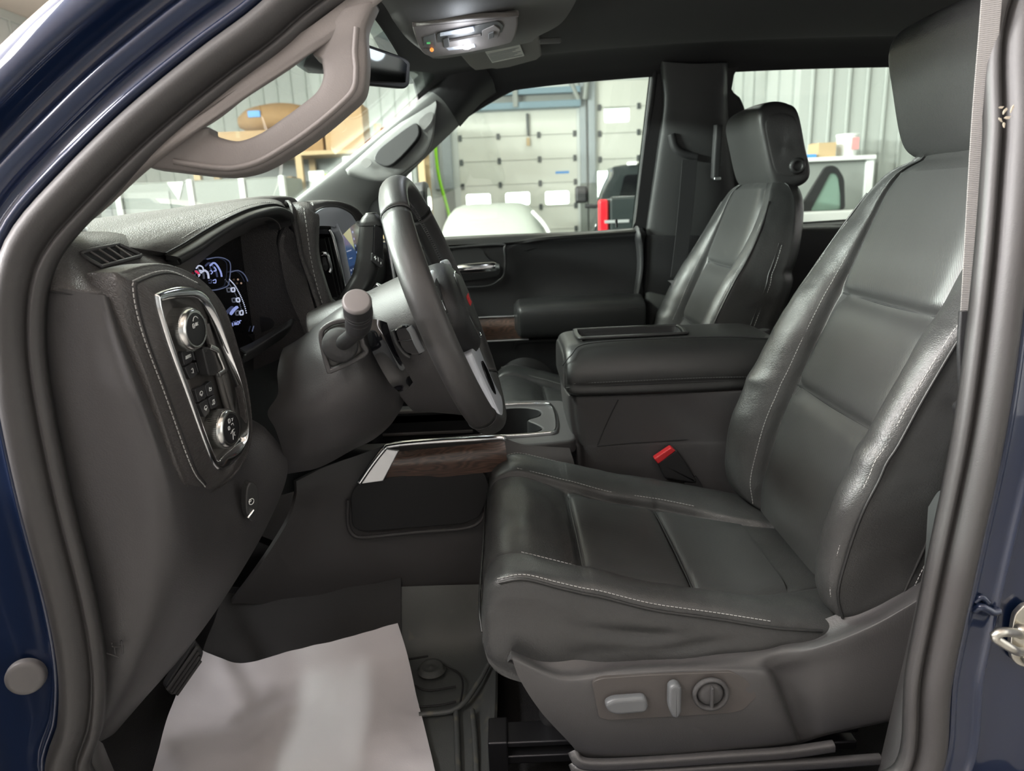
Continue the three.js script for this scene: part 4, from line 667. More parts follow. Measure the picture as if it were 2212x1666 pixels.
part('end_cap', punch(panel([
  [v(-0.5235,1.5879,0.68), v(-0.5129,1.5882,0.63), v(-0.4995,1.5832,0.59), v(-0.4811,1.5659,0.56), v(-0.4617,1.5408,0.535)],
  [v(-0.5063,1.5747,0.732), v(-0.4988,1.5769,0.685), v(-0.4856,1.5757,0.64), v(-0.4709,1.5594,0.6), v(-0.4496,1.5373,0.56)],
  [v(-0.508,1.5598,0.747), v(-0.4946,1.5618,0.715), v(-0.4806,1.5624,0.672), v(-0.4607,1.552,0.632), v(-0.4364,1.5328,0.585)],
  [v(-0.5143,1.5464,0.751), v(-0.4903,1.5459,0.736), v(-0.4746,1.545,0.706), v(-0.4623,1.5435,0.665), v(-0.427,1.5265,0.6)],
  [v(-0.5196,1.5377,0.752), v(-0.4866,1.5328,0.748), v(-0.4612,1.5284,0.737), v(-0.451,1.5306,0.715), v(-0.4353,1.5251,0.64)],
  [v(-0.5219,1.5317,0.752), v(-0.4869,1.5254,0.75), v(-0.459,1.5196,0.742), v(-0.4487,1.5113,0.722), v(-0.4433,1.5012,0.65)],
], 0.012, CAM, 160, 130), ventLoop), M.softDash, dash, 'grained dashboard end cap');
part('panel_seam', tube([v(-0.5206,1.5317,0.7525), v(-0.4864,1.525,0.751), v(-0.4587,1.5182,0.743), v(-0.449,1.5142,0.732)], 0.0012, 30, 6), M.rubberBlack, dash);
{ // side demister vent
  const o = [v(-0.4901,1.5599,0.699), v(-0.4886,1.564,0.69), v(-0.4798,1.5678,0.645), v(-0.4774,1.5667,0.637), v(-0.4627,1.5551,0.627), v(-0.4613,1.552,0.632), v(-0.4726,1.5462,0.69), v(-0.4738,1.5474,0.697)].map((p) => p.add(v(0, 0.004, 0)));
  const vent = part('side_vent', wellOf(ventLoop.map((p) => p.clone().add(v(0, 0.002, 0))), 0.035), M.plasticDark, dash, 'black side demister vent');
  part('vent_rim', tube(o.map((p) => p.clone().add(v(0, -0.001, 0))), 0.0026, 80, 6, { closed: true }), M.plastic, vent);
  const S = [[v(-0.488,1.5622,0.688), v(-0.4713,1.547,0.682)], [v(-0.4857,1.5645,0.675), v(-0.4683,1.548,0.669)], [v(-0.4833,1.5657,0.661), v(-0.466,1.5489,0.655)], [v(-0.4806,1.5669,0.648), v(-0.4634,1.5499,0.641)]];
  for (const [a, b] of S) part('vent_slat', cyl(a.clone().add(v(0, 0.005, 0)), b.clone().add(v(0, 0.005, 0)), 0.0013, 0.0013, 6), M.pillarTrim, vent);
}
// --- stitched switch pod
const L0 = [v(-0.4425,1.5375,0.734), v(-0.4419,1.545,0.715), v(-0.4298,1.5465,0.645), v(-0.4123,1.5243,0.59), v(-0.395,1.4805,0.56), v(-0.3877,1.419,0.548), v(-0.3838,1.349,0.542), v(-0.388,1.2889,0.542), v(-0.3985,1.2511,0.558), v(-0.4103,1.2356,0.61), v(-0.4181,1.25,0.68), v(-0.4087,1.3006,0.73), v(-0.4207,1.4017,0.738), v(-0.4362,1.487,0.74)];
const L1 = [v(-0.433,1.5328,0.732), v(-0.4347,1.5412,0.712), v(-0.4245,1.5426,0.648), v(-0.408,1.5206,0.597), v(-0.3942,1.4802,0.567), v(-0.3864,1.4191,0.555), v(-0.3828,1.3506,0.548), v(-0.3863,1.2908,0.548), v(-0.3966,1.2558,0.565), v(-0.4103,1.2374,0.606), v(-0.4186,1.2487,0.665), v(-0.406,1.3004,0.721), v(-0.4159,1.4,0.733), v(-0.4287,1.4817,0.736)];
const L2 = [v(-0.4262,1.5243,0.724), v(-0.4268,1.534,0.707), v(-0.4197,1.5367,0.648), v(-0.4037,1.5149,0.602), v(-0.3935,1.4791,0.577), v(-0.3866,1.4179,0.562), v(-0.382,1.3525,0.555), v(-0.3856,1.2932,0.555), v(-0.3954,1.2606,0.572), v(-0.4056,1.2445,0.612), v(-0.4131,1.2548,0.66), v(-0.4025,1.3012,0.708), v(-0.4129,1.3963,0.72), v(-0.4239,1.4754,0.726)];
const L3 = [v(-0.4182,1.5137,0.71), v(-0.4159,1.5242,0.7), v(-0.4102,1.5263,0.645), v(-0.399,1.5089,0.604), v(-0.3916,1.4737,0.584), v(-0.3858,1.414,0.569), v(-0.381,1.3541,0.561), v(-0.3835,1.2972,0.561), v(-0.3931,1.2669,0.574), v(-0.4036,1.2511,0.608), v(-0.4081,1.2618,0.647), v(-0.4011,1.3047,0.68), v(-0.4069,1.3928,0.698), v(-0.4128,1.4663,0.709)];
const L4 = [v(-0.4141,1.507,0.702), v(-0.4124,1.5166,0.692), v(-0.406,1.5163,0.64), v(-0.3983,1.5029,0.605), v(-0.392,1.4687,0.588), v(-0.3873,1.411,0.573), v(-0.382,1.3552,0.565), v(-0.3831,1.2999,0.565), v(-0.3913,1.2722,0.577), v(-0.4046,1.2575,0.603), v(-0.4037,1.2699,0.638), v(-0.4001,1.3083,0.664), v(-0.4054,1.3919,0.684), v(-0.4115,1.4592,0.698)];
const back4 = (L, d) => L.map((p) => p.clone().addScaledVector(NP, -d));
const pod = part('switch_pod', patch([back4(L0, 0.03), L0, L1, L2, L3, L4, back4(L4, 0.01)], 120, 48, { closeU: true }), M.softDash, dash, 'stitched leather switch pod surround');
part('pod_stitching', stitches([...L2.slice(10), ...L2.slice(0, 4)].map((p) => p.clone().addScaledVector(NP, 0.0015).add(v(0, 0.0005, 0.0012))), 0.0065, 0.0048, 0.0008), M.thread, pod);
part('pod_seam', tube([...L2.slice(10), ...L2.slice(0, 4)].map((p, i) => p.clone().lerp([...L3.slice(10), ...L3.slice(0, 4)][i], 0.28).add(v(0, 0, 0.0006))), 0.0012, 70, 6), M.rubberBlack, pod);
const R1 = L4.map((p) => p.clone().addScaledVector(NP, 0.001));
const R3 = [v(-0.4113,1.4996,0.6968), v(-0.41,1.5048,0.6872), v(-0.4046,1.5033,0.6477), v(-0.4004,1.4961,0.6168), v(-0.3976,1.4671,0.5961), v(-0.3954,1.418,0.5793), v(-0.3933,1.3587,0.5634), v(-0.3934,1.3037,0.5644), v(-0.3957,1.2864,0.581), v(-0.4001,1.2803,0.6128), v(-0.4028,1.2812,0.6328), v(-0.4043,1.3065,0.6441), v(-0.4075,1.3895,0.6681), v(-0.4102,1.4572,0.6884)];
const R2 = R1.map((p, i) => p.clone().lerp(R3[i], 0.45).addScaledVector(NP, 0.004));
part('chrome_ring', patch([back4(R1, 0.01), R1, R2, R3, back4(R3, 0.012), back4(R3, 0.02)], 140, 30, { closeU: true }), M.chrome, pod, 'chrome frame round the switches');
const slot = [v(-0.4077,1.4813,0.5963), v(-0.4058,1.4665,0.5824), v(-0.4031,1.4027,0.562), v(-0.4016,1.3311,0.5501), v(-0.4029,1.3116,0.5594), v(-0.4049,1.3214,0.5746), v(-0.407,1.3962,0.5903), v(-0.4091,1.4693,0.6062)];
const face = part('switch_face', plate(smoothLoop(R3.map((p) => p.clone().addScaledVector(NP, -0.010)), 60), 0.012, v(5, 1.4, 0.6), { holes: [slot] }), std(C(0.075, 0.07, 0.066), 0.45), pod, 'grey-brown switch face');
// outlet slot beside the buttons, with vanes and a thumb tab
part('outlet_slot', wellOf(slot, 0.04, 0.98, NP.clone().negate()), M.plasticDark, face);
part('outlet_vane', [cyl(v(-0.4033,1.4694,0.6083), v(-0.3998,1.3282,0.5818), 0.004, 0.004, 8)], std(C(0.09, 0.085, 0.08), 0.45), face);
part('outlet_vane', [cyl(v(-0.4022,1.4618,0.6004), v(-0.3984,1.3303,0.5711), 0.003, 0.003, 8)], std(C(0.09, 0.085, 0.08), 0.45), face);
const tab = part('thumb_tab', plate([v(-0.3939,1.4374,0.6425), v(-0.3919,1.4361,0.6277), v(-0.3906,1.4222,0.6181), v(-0.3899,1.4022,0.6134), v(-0.3908,1.3956,0.6198), v(-0.3933,1.3995,0.6378)], 0.014, v(5, 1.4, 0.6), { r: 0.004, bevel: 0.002 }), M.plasticDark, face, 'knurled black thumb tab');
part('tab_edge', sweep([v(-0.3911,1.4364,0.6294), v(-0.3882,1.4285,0.6156), v(-0.3877,1.4208,0.612), v(-0.3869,1.4054,0.6058), v(-0.3868,1.3988,0.6052), v(-0.3898,1.396,0.6193)], rrect(0.007, 0.006, 0.002, 3), 40, { up: NP }), M.brightKnob, tab, 'silver tab edge');
{ const dots = []; for (let i = 0; i < 4; i++) for (let j = 0; j < 7; j++) dots.push(new THREE.SphereGeometry(0.0011, 6, 4).translate(...v(-0.3932,1.4318,0.6391).add(v(0, -j * 0.0048, -i * 0.0038 - j * 0.0022)).toArray())); stuff(part('tab_knurl', dots, M.plasticDark, tab)); }
function rotary(c, label, icons, word) {
  const k = part('rotary_knob', place(lathe([[0.0268, 0], [0.0268, 0.018], [0.0258, 0.0225], [0.0225, 0.0255], [0.0215, 0.0245], [0.0205, 0.025]], 64), c, NP), M.brightKnob, face, label);
  const ribs = []; for (let i = 0; i < 64; i++) { const a = i / 64 * 2 * Math.PI, g = new THREE.CylinderGeometry(0.0010, 0.0010, 0.018, 5); g.translate(Math.cos(a) * 0.0268, 0.0095, Math.sin(a) * 0.0268); ribs.push(g); }
  part('knurling', place(join(ribs), c, NP), M.brightKnob, k);
  part('knob_face', place(lathe([[0, 0.0245], [0.0205, 0.0243], [0.0212, 0.023]], 48), c, NP), std(C(0.018, 0.018, 0.019), 0.35), k, 'black knob face');
  const q = new THREE.Quaternion().setFromUnitVectors(v(0, 1, 0), NP), gs = icons.map((l) => tube(l.map(([a, b]) => v(0, 0, 0).addScaledVector(v(0, 0, -1), a).addScaledVector(v(0, 1, 0), b).addScaledVector(NP, 0.0252).add(c)), 0.0005, Math.max(6, l.length * 3), 5, { up: NP }));
  part('knob_marks', gs, M.white, k, 'white printed symbols');
  if (word) part('knob_word', lettering(word, 0.0042, c.clone().addScaledVector(NP, 0.0248).add(v(0, 0.006, -0.008)), v(0, 0, -1), v(0, 1, 0)), M.white, k);
}
const sq = (x, y, s) => [[x - s, y - s], [x + s, y - s], [x + s, y + s], [x - s, y + s], [x - s, y - s]];
rotary(v(-0.4158,1.4646,0.6551), 'upper ridged silver rotary knob', [[[-0.006, 0.011], [-0.002, 0.015], [0.004, 0.0155], [0.009, 0.012]], sq(-0.006, 0.005, 0.0022), [[-0.009, 0.005], [-0.002, 0.005]]], 'MODE');
rotary(v(-0.4098,1.319,0.6106), 'lower ridged silver rotary knob', [sq(-0.004, 0.012, 0.0024), [[0.004, 0.013], [0.009, 0.011]], [[0.005, 0.009], [0.010, 0.014]], sq(-0.008, 0.003, 0.002), [[0.001, 0.005], [0.006, 0.006], [0.008, 0.002]], [[-0.005, -0.006], [0.003, -0.003], [0.014, -0.004]], sq(0.008, -0.010, 0.002), [[0.003, -0.003], [0.000, -0.016]]]);
const btn = (q, label, marks) => {
  const b = part('switch_button', plate(q, 0.008, v(5, 1.4, 0.6), { r: 0.0035, bevel: 0.0012 }), std(C(0.03, 0.03, 0.032), 0.4), face, label);
  const c = q.reduce((a, p) => a.add(p), v(0, 0, 0)).multiplyScalar(0.25).addScaledVector(NP, 0.0004);
  if (!marks.length) { part('button_mark', lettering('AUTO', 0.0042, c, v(0, 0, -1), v(0, 1, 0)), M.white, b); return; }
  part('button_mark', marks.map((l) => tube(l.map(([x, y]) => c.clone().add(v(0, y, -x))), 0.00045, Math.max(5, l.length * 3), 5, { up: NP })), M.white, b);
};
const A4 = [[[-0.007, -0.002], [-0.006, 0.0025], [-0.0045, -0.002]], [[-0.003, 0.0025], [-0.0028, -0.002], [-0.001, -0.002], [-0.0008, 0.0025]], [[0.001, 0.0022], [0.0035, 0.0022]], [[0.0022, 0.0022], [0.0022, -0.002]], sq(0.0055, 0, 0.0017)];
const cup = [sq(0, 0, 0.002), [[-0.003, 0.003], [0.003, 0.003]], [[-0.002, -0.003], [0.002, -0.003]]];
const car = [[[-0.004, -0.001], [-0.003, 0.002], [0.002, 0.003], [0.004, -0.001], [-0.004, -0.001]], sq(0, -0.002, 0.001)];
btn([v(-0.4111,1.438,0.6648), v(-0.4082,1.4377,0.6437), v(-0.4081,1.4223,0.6427), v(-0.4109,1.4191,0.6631)], 'button printed AUTO', []);
btn([v(-0.4079,1.4372,0.6417), v(-0.4056,1.4368,0.6249), v(-0.4052,1.4212,0.6216), v(-0.4078,1.4206,0.6411)], '', cup);
btn([v(-0.4109,1.4175,0.6635), v(-0.4079,1.4189,0.6416), v(-0.4074,1.4026,0.6376), v(-0.4098,1.3991,0.6554)], '', [[[-0.002, 0.002], [0.002, 0.003], [0.002, -0.003]], [[-0.002, -0.002], [0.003, -0.003]]]);
btn([v(-0.4076,1.4185,0.6396), v(-0.4051,1.4186,0.6212), v(-0.405,1.4038,0.6198), v(-0.4071,1.4026,0.6354)], '', cup);
btn([v(-0.4091,1.3853,0.6498), v(-0.4062,1.3845,0.6285), v(-0.4059,1.368,0.6264), v(-0.4088,1.3666,0.6476)], '', car);
btn([v(-0.4059,1.384,0.6264), v(-0.4036,1.3866,0.6099), v(-0.4031,1.3674,0.606), v(-0.4056,1.3674,0.6243)], '', [[[-0.003, -0.002], [-0.002, 0.003], [0.001, 0], [0.003, 0.002], [0.003, -0.002], [-0.003, -0.002]]]);
btn([v(-0.4086,1.3643,0.6461), v(-0.4058,1.3654,0.626), v(-0.4056,1.348,0.624), v(-0.4075,1.3427,0.6379)], '', [...car, [[0.005, 0.002], [0.007, 0.002]]]);
btn([v(-0.4054,1.3656,0.6225), v(-0.4032,1.3662,0.6063), v(-0.4027,1.3488,0.6029), v(-0.4051,1.3488,0.6204)], '', [...cup, [[-0.006, -0.002], [-0.004, -0.002]], [[-0.005, -0.003], [-0.005, -0.001]]]);
// parking brake switch below the pod
{
  const o = [v(-0.3896,1.217,0.592), v(-0.3816,1.2278,0.588), v(-0.3782,1.2191,0.578), v(-0.3804,1.1984,0.572), v(-0.3856,1.1753,0.574), v(-0.3912,1.1636,0.58), v(-0.3933,1.1817,0.59)].map((p) => p.add(v(0.004, 0.002, 0.004)));
  const b = part('parking_brake_switch', plate(smoothLoop(o, 36), 0.012, CAM, { bevel: 0.002 }), std(C(0.03, 0.03, 0.03), 0.45), dash, 'oval parking brake switch');
  part('brake_symbol', [tube(ring(0.0042, 12).map(([a, c]) => v(-0.3838,1.201,0.592).add(v(a * 0.5 + 0.002, c, -a))), 0.0006, 24, 5, { closed: true }), tube([v(-0.3842,1.1983,0.594), v(-0.3832,1.2054,0.594), v(-0.3817,1.2023,0.592), v(-0.3838,1.2012,0.594)], 0.0005, 12, 5)], M.white, b);
  part('brake_switch_bar', cyl(v(-0.3898,1.1768,0.594), v(-0.3832,1.1847,0.585), 0.0025, 0.0025, 8), M.chrome, b);
}
// --- stitched hood over the instruments
const E1 = [v(-0.4511,1.5562,0.582), v(-0.4378,1.5678,0.55), v(-0.4245,1.5819,0.513), v(-0.4078,1.5975,0.466), v(-0.3911,1.6103,0.412), v(-0.3755,1.6158,0.352), v(-0.3665,1.608,0.316), v(-0.367,1.5942,0.302)];
const D1_ = [v(-0.4421,1.538,0.572), v(-0.4263,1.5512,0.543), v(-0.4122,1.5687,0.503), v(-0.3978,1.5835,0.458), v(-0.3818,1.5946,0.408), v(-0.3735,1.5968,0.352), v(-0.3705,1.5885,0.316), v(-0.3708,1.5775,0.304)];
part('hood_pad', panel([
  [v(-0.74, 1.570, 0.73), v(-0.76, 1.58, 0.63), v(-0.77, 1.585, 0.55), v(-0.77, 1.585, 0.47), v(-0.77, 1.585, 0.40), v(-0.77, 1.585, 0.33), v(-0.76, 1.58, 0.26), v(-0.74, 1.56, 0.2)],
  [v(-0.5826,1.5958,0.56), v(-0.5724,1.604,0.48), v(-0.549,1.6107,0.41), v(-0.5152,1.6174,0.355), v(-0.4798,1.6233,0.31), v(-0.439,1.6278,0.27), v(-0.4009,1.624,0.25), v(-0.3849,1.6083,0.25)],
  [v(-0.5208,1.5772,0.63), v(-0.5126,1.5886,0.56), v(-0.4956,1.5991,0.495), v(-0.4718,1.6091,0.432), v(-0.4417,1.6179,0.38), v(-0.4108,1.624,0.325), v(-0.3854,1.6209,0.285), v(-0.3769,1.6042,0.27)],
  [v(-0.477,1.5667,0.618), v(-0.4672,1.5772,0.568), v(-0.4534,1.589,0.516), v(-0.4366,1.6025,0.457), v(-0.4136,1.614,0.402), v(-0.3906,1.6209,0.343), v(-0.3745,1.6158,0.302), v(-0.3714,1.5987,0.288)],
  E1,
], 0.012, v(-0.3, 5, 0.5), 90, 60), M.softDash, dash, 'stitched leather instrument hood');
part('hood_brow', panel([E1.map((p) => p.clone().add(v(0.001, -0.003, 0))), E1.map((p, i) => p.clone().lerp(D1_[i], 0.4).add(v(0.012, 0, 0))), E1.map((p, i) => p.clone().lerp(D1_[i], 0.85).add(v(0.008, 0, 0))), D1_, D1_.map((p) => p.clone().add(v(-0.03, -0.004, 0)))], 0.008, v(3, 1.4, 0.45), 90, 24), M.leatherSmooth, dash, 'dark leather brow roll');
part('hood_stitching', [stitches(E1.map((p) => p.clone().add(v(-0.006, 0.0028, 0.001))), 0.0055, 0.004, 0.0007)], M.thread, dash);
part('hood_groove', tube(E1.map((p) => p.clone().add(v(0.002, -0.001, 0.001))), 0.0014, 80, 6), M.rubberBlack, dash);
// --- instrument housing and screen
const cw = (p, dx, dy) => p.clone().add(v(dx, dy, 0));
part('instrument_housing', panel([
  D1_.map((p) => cw(p, -0.012, -0.003)),
  [v(-0.45,1.5169,0.5323), v(-0.45,1.5347,0.4827), v(-0.45,1.5504,0.412), v(-0.45,1.5624,0.3382), v(-0.45,1.57,0.2615), v(-0.44,1.5693,0.2133), v(-0.42,1.5593,0.232), v(-0.41,1.5495,0.2411)],
], 0.004, v(3, 1.4, 0.45), 60, 14), std(C(0.07, 0.065, 0.062), 0.6), dash);
part('housing_right', panel([
  [v(-0.3709,1.5867,0.305), v(-0.384,1.5702,0.3), v(-0.3923,1.5471,0.298), v(-0.3891,1.4917,0.3), v(-0.3755,1.418,0.3), v(-0.3575,1.3755,0.3)],
  [v(-0.44,1.5704,0.2427), v(-0.44,1.5392,0.2646), v(-0.44,1.5078,0.277), v(-0.44,1.4599,0.2863), v(-0.44,1.4126,0.3002), v(-0.44,1.3732,0.2912)],
], 0.004, v(0, 1.6, 1.5), 40, 14), M.plasticDark, dash);
const clusterPlate = part('instrument_screen', plate([v(-0.456,1.494,0.5446), v(-0.456,1.5221,0.5168), v(-0.456,1.5413,0.4595), v(-0.456,1.5685,0.3323), v(-0.456,1.5753,0.2234), v(-0.456,1.5604,0.1845), v(-0.456,1.4858,0.214), v(-0.456,1.3697,0.27), v(-0.456,1.3846,0.4023), v(-0.456,1.4503,0.5187)], 0.006, v(3, 1.4, 0.45), { r: 0.01 }), M.gloss, dash, 'lit instrument screen');
const glowMat = (r, g, b, k) => std(C(r * 0.2, g * 0.2, b * 0.2), 0.5, { emissive: C(r, g, b), emissiveIntensity: k });
const glowBlue = glowMat(0.42, 0.5, 1.0, 0.6), glowWhite = glowMat(0.72, 0.78, 1.0, 0.6), glowRed = glowMat(1.0, 0.05, 0.15, 0.6), glowEdge = glowMat(0.3, 0.36, 0.62, 0.22);
const dotAt = (p, r) => new THREE.SphereGeometry(r, 6, 4).translate(p.x, p.y, p.z);
const tl = (pts, r, n = 20) => tube(pts, r, n, 5, { up: v(1, 0, 0) });
part('gauge_outline', [tl([v(-0.453,1.5377,0.4497), v(-0.453,1.5375,0.4094), v(-0.453,1.5322,0.3776), v(-0.453,1.522,0.3619), v(-0.453,1.4964,0.3775), v(-0.453,1.4893,0.3939), v(-0.453,1.4906,0.4483), v(-0.453,1.5028,0.4809)], 0.0009, 60), tl([v(-0.453,1.5105,0.3682), v(-0.453,1.5092,0.3298), v(-0.453,1.4945,0.3006), v(-0.453,1.4605,0.2864), v(-0.453,1.4195,0.2883), v(-0.453,1.4011,0.3072)], 0.0010, 60)], glowEdge, clusterPlate, 'pale lit gauge outlines');
part('fuel_gauge', [tl([v(-0.4525,1.5276,0.4922), v(-0.4525,1.5307,0.4815), v(-0.4525,1.527,0.4699), v(-0.4525,1.5201,0.4691)], 0.0011), tl([v(-0.4525,1.5224,0.465), v(-0.4525,1.5173,0.4551), v(-0.4525,1.5089,0.4548)], 0.0016), tl([v(-0.4525,1.524,0.4823), v(-0.4525,1.5218,0.4734), v(-0.4525,1.5196,0.4791), v(-0.4525,1.524,0.4823)], 0.001), tl([v(-0.4525,1.5179,0.4894), v(-0.4525,1.518,0.483), v(-0.4525,1.5152,0.4888)], 0.0008)], glowWhite, clusterPlate, 'white lit fuel gauge');
part('fuel_needle', tl([v(-0.452,1.5239,0.4962), v(-0.452,1.5198,0.4883)], 0.0016, 6), glowRed, clusterPlate, 'red needle');
part('temperature_gauge', [tl([v(-0.4525,1.5274,0.4428), v(-0.4525,1.5303,0.4277), v(-0.4525,1.5243,0.4156), v(-0.4525,1.5141,0.4066), v(-0.4525,1.5067,0.4056)], 0.0015), tl([v(-0.4525,1.5204,0.4436), v(-0.4525,1.5171,0.4379), v(-0.4525,1.5149,0.444)], 0.0009), tl([v(-0.4525,1.524,0.4283), v(-0.4525,1.5186,0.4232), v(-0.4525,1.518,0.4323)], 0.001), tl([v(-0.4525,1.5046,0.4408), v(-0.4525,1.5049,0.4301), v(-0.4525,1.5001,0.4319), v(-0.4525,1.5011,0.4404)], 0.0008)], glowBlue, clusterPlate, 'blue-white lit temperature gauge');
{ const d = []; const arc = even([v(-0.4525,1.4992,0.3758), v(-0.4525,1.4865,0.3565), v(-0.4525,1.4672,0.3387), v(-0.4525,1.45,0.3281), v(-0.4525,1.4366,0.3244)], 22); arc.forEach((p) => d.push(dotAt(p, 0.0012))); part('speed_scale', d, glowWhite, clusterPlate, 'dotted lit speed scale'); }
part('speed_numbers', [tl([v(-0.4525,1.4849,0.3753), v(-0.4525,1.484,0.3615), v(-0.4525,1.4786,0.3616), v(-0.4525,1.4793,0.3734), v(-0.4525,1.4849,0.3753)], 0.0012), tl([v(-0.4525,1.4661,0.3602), v(-0.4525,1.4653,0.348), v(-0.4525,1.4596,0.346), v(-0.4525,1.4605,0.3582), v(-0.4525,1.4661,0.3602)], 0.0012), tl([v(-0.4525,1.4432,0.3522), v(-0.4525,1.4429,0.3395), v(-0.4525,1.4366,0.3398), v(-0.4525,1.4377,0.3522), v(-0.4525,1.4432,0.3522)], 0.0012)], glowWhite, clusterPlate, 'lit speed numbers');
part('speed_needle', tl([v(-0.452,1.4454,0.3917), v(-0.452,1.4494,0.3781), v(-0.452,1.4518,0.3629)], 0.0028, 12), glowBlue, clusterPlate, 'bright blue speed needle');
part('readout', [tl([v(-0.4525,1.4246,0.3903), v(-0.4525,1.4299,0.3903)], 0.0008), tl([v(-0.4525,1.4247,0.3822), v(-0.4525,1.4291,0.3805), v(-0.4525,1.4244,0.3761), v(-0.4525,1.4288,0.3745)], 0.0007), tl([v(-0.4525,1.4245,0.372), v(-0.4525,1.4286,0.3684), v(-0.4525,1.4276,0.3625), v(-0.4525,1.4235,0.3661), v(-0.4525,1.4245,0.372)], 0.0007), tl([v(-0.4525,1.424,0.3596), v(-0.4525,1.4284,0.3579), v(-0.4525,1.4274,0.3519)], 0.0007)], glowBlue, clusterPlate, 'small blue readout');
part('warning_lamps', [dotAt(v(-0.4525,1.4955,0.3406), 0.0018), dotAt(v(-0.4525,1.488,0.3286), 0.0018)], glowMat(0.8, 0.55, 0.4, 0.35), clusterPlate);
// blade shaped trim under the instruments and the dark opening round the column
part('lower_blade', panel([[v(-0.403,1.4085,0.5), v(-0.3922,1.412,0.47), v(-0.3759,1.4211,0.42), v(-0.36,1.4303,0.38), v(-0.3601,1.427,0.36)], [v(-0.3868,1.4036,0.52), v(-0.3772,1.4096,0.49), v(-0.364,1.4177,0.445), v(-0.3569,1.4197,0.4), v(-0.3595,1.4209,0.37)], [v(-0.3949,1.3882,0.515), v(-0.384,1.3931,0.485), v(-0.3736,1.4001,0.44), v(-0.3695,1.4035,0.4), v(-0.3672,1.4087,0.37)]], 0.004, CAM, 40, 16), M.plasticDark, dash);
part('column_opening', panel([[v(-0.46,1.4184,0.418), v(-0.45,1.3933,0.2833), v(-0.4,1.4143,0.217), v(-0.37,1.4001,0.1342)], [v(-0.47,1.3266,0.3876), v(-0.46,1.2888,0.2438), v(-0.42,1.2954,0.1657), v(-0.38,1.2897,0.0641)], [v(-0.46,1.242,0.4051), v(-0.45,1.192,0.2592), v(-0.42,1.1631,0.1178), v(-0.38,1.1305,-0.0473)], [v(-0.44,1.1284,0.417), v(-0.44,1.063,0.2257), v(-0.42,1.0188,0.0185), v(-0.38,0.9795,-0.2052)]], 0.01, v(3, 1.4, 0.5), 20, 20), M.plasticDark, dash);
part('lower_dash', panel([[v(-0.4,1.5097,0.1133), v(-0.38,1.5039,0.0485)], [v(-0.41,1.4012,0.1879), v(-0.37,1.3795,0.0655)], [v(-0.42,1.3301,0.1511), v(-0.37,1.2993,0.0159)]], 0.01, v(3, 1.4, 0.5), 10, 10), M.plasticDark, dash);
// inner flank beside the instruments, running down to the column
part('inner_flank', panel([[v(-0.3835,1.5662,0.298), v(-0.362,1.5532,0.29)], [v(-0.3895,1.5393,0.3), v(-0.3547,1.5216,0.295)], [v(-0.3831,1.4765,0.31), v(-0.3437,1.4708,0.31)], [v(-0.3593,1.4141,0.33), v(-0.3275,1.4127,0.33)], [v(-0.3429,1.3847,0.35), v(-0.3137,1.3834,0.35)]], 0.006, CAM, 14, 30), M.softDash, dash);

// ---------- centre stack ----------
const stack = thing('centre_stack', 'stitched leather centre stack with silver framed screen and air vent', 'dashboard');
part('leather_side', panel([
  [v(-0.62, 1.56, 0.26), v(-0.3887,1.6071,0.275), v(-0.3741,1.6158,0.272), v(-0.36,1.6183,0.264), v(-0.3457,1.6169,0.258), v(-0.3358,1.611,0.255)],
  [v(-0.62, 1.54, 0.285), v(-0.3793,1.5891,0.292), v(-0.3629,1.5984,0.29), v(-0.3487,1.607,0.286), v(-0.3357,1.6049,0.282), v(-0.3303,1.5983,0.272)],
  [v(-0.60, 1.52, 0.29), v(-0.3753,1.558,0.297), v(-0.3583,1.5651,0.298), v(-0.3424,1.5744,0.294), v(-0.329,1.5868,0.285), v(-0.3229,1.5902,0.27)],
  [v(-0.58, 1.48, 0.29), v(-0.3708,1.5227,0.3), v(-0.3539,1.5253,0.302), v(-0.3398,1.5277,0.3), v(-0.3307,1.5321,0.29), v(-0.3283,1.531,0.275)],
  [v(-0.56, 1.42, 0.29), v(-0.3597,1.4747,0.303), v(-0.3423,1.476,0.307), v(-0.3306,1.4777,0.305), v(-0.3208,1.4802,0.295), v(-0.3198,1.4785,0.28)],
  [v(-0.55, 1.36, 0.29), v(-0.3473,1.4218,0.306), v(-0.3308,1.4245,0.312), v(-0.3182,1.4252,0.31), v(-0.3089,1.4282,0.3), v(-0.306,1.4275,0.285)],
  [v(-0.54, 1.30, 0.29), v(-0.3372,1.3762,0.308), v(-0.3208,1.3783,0.314), v(-0.3081,1.379,0.312), v(-0.2991,1.3813,0.3), v(-0.296,1.38,0.285)],
], 0.010, CAM, 50, 60), M.softDash, stack, 'stitched leather surround');
part('stack_cap', panel([[v(-0.60, 1.585, 0.25), v(-0.60, 1.585, 0.18), v(-0.60, 1.58, 0.1), v(-0.60, 1.575, 0), v(-0.60, 1.57, -0.1)], [v(-0.3645,1.6186,0.24), v(-0.3461,1.6195,0.2), v(-0.329,1.6147,0.15), v(-0.3143,1.6025,0.09), v(-0.3082,1.5833,0.04)], [v(-0.3328,1.6,0.268), v(-0.3219,1.608,0.234), v(-0.3086,1.608,0.184), v(-0.2985,1.596,0.124), v(-0.2968,1.5783,0.084)]], 0.006, v(-0.3, 5, 0.1), 30, 24), M.softDash, stack);
part('stack_stitching', stitches([v(-0.3433,1.6052,0.286), v(-0.3397,1.5837,0.297), v(-0.3377,1.5528,0.303), v(-0.336,1.5216,0.305), v(-0.3303,1.4781,0.309), v(-0.3188,1.4259,0.314), v(-0.3112,1.3889,0.315)], 0.0075, 0.005, 0.0008), M.thread, stack);
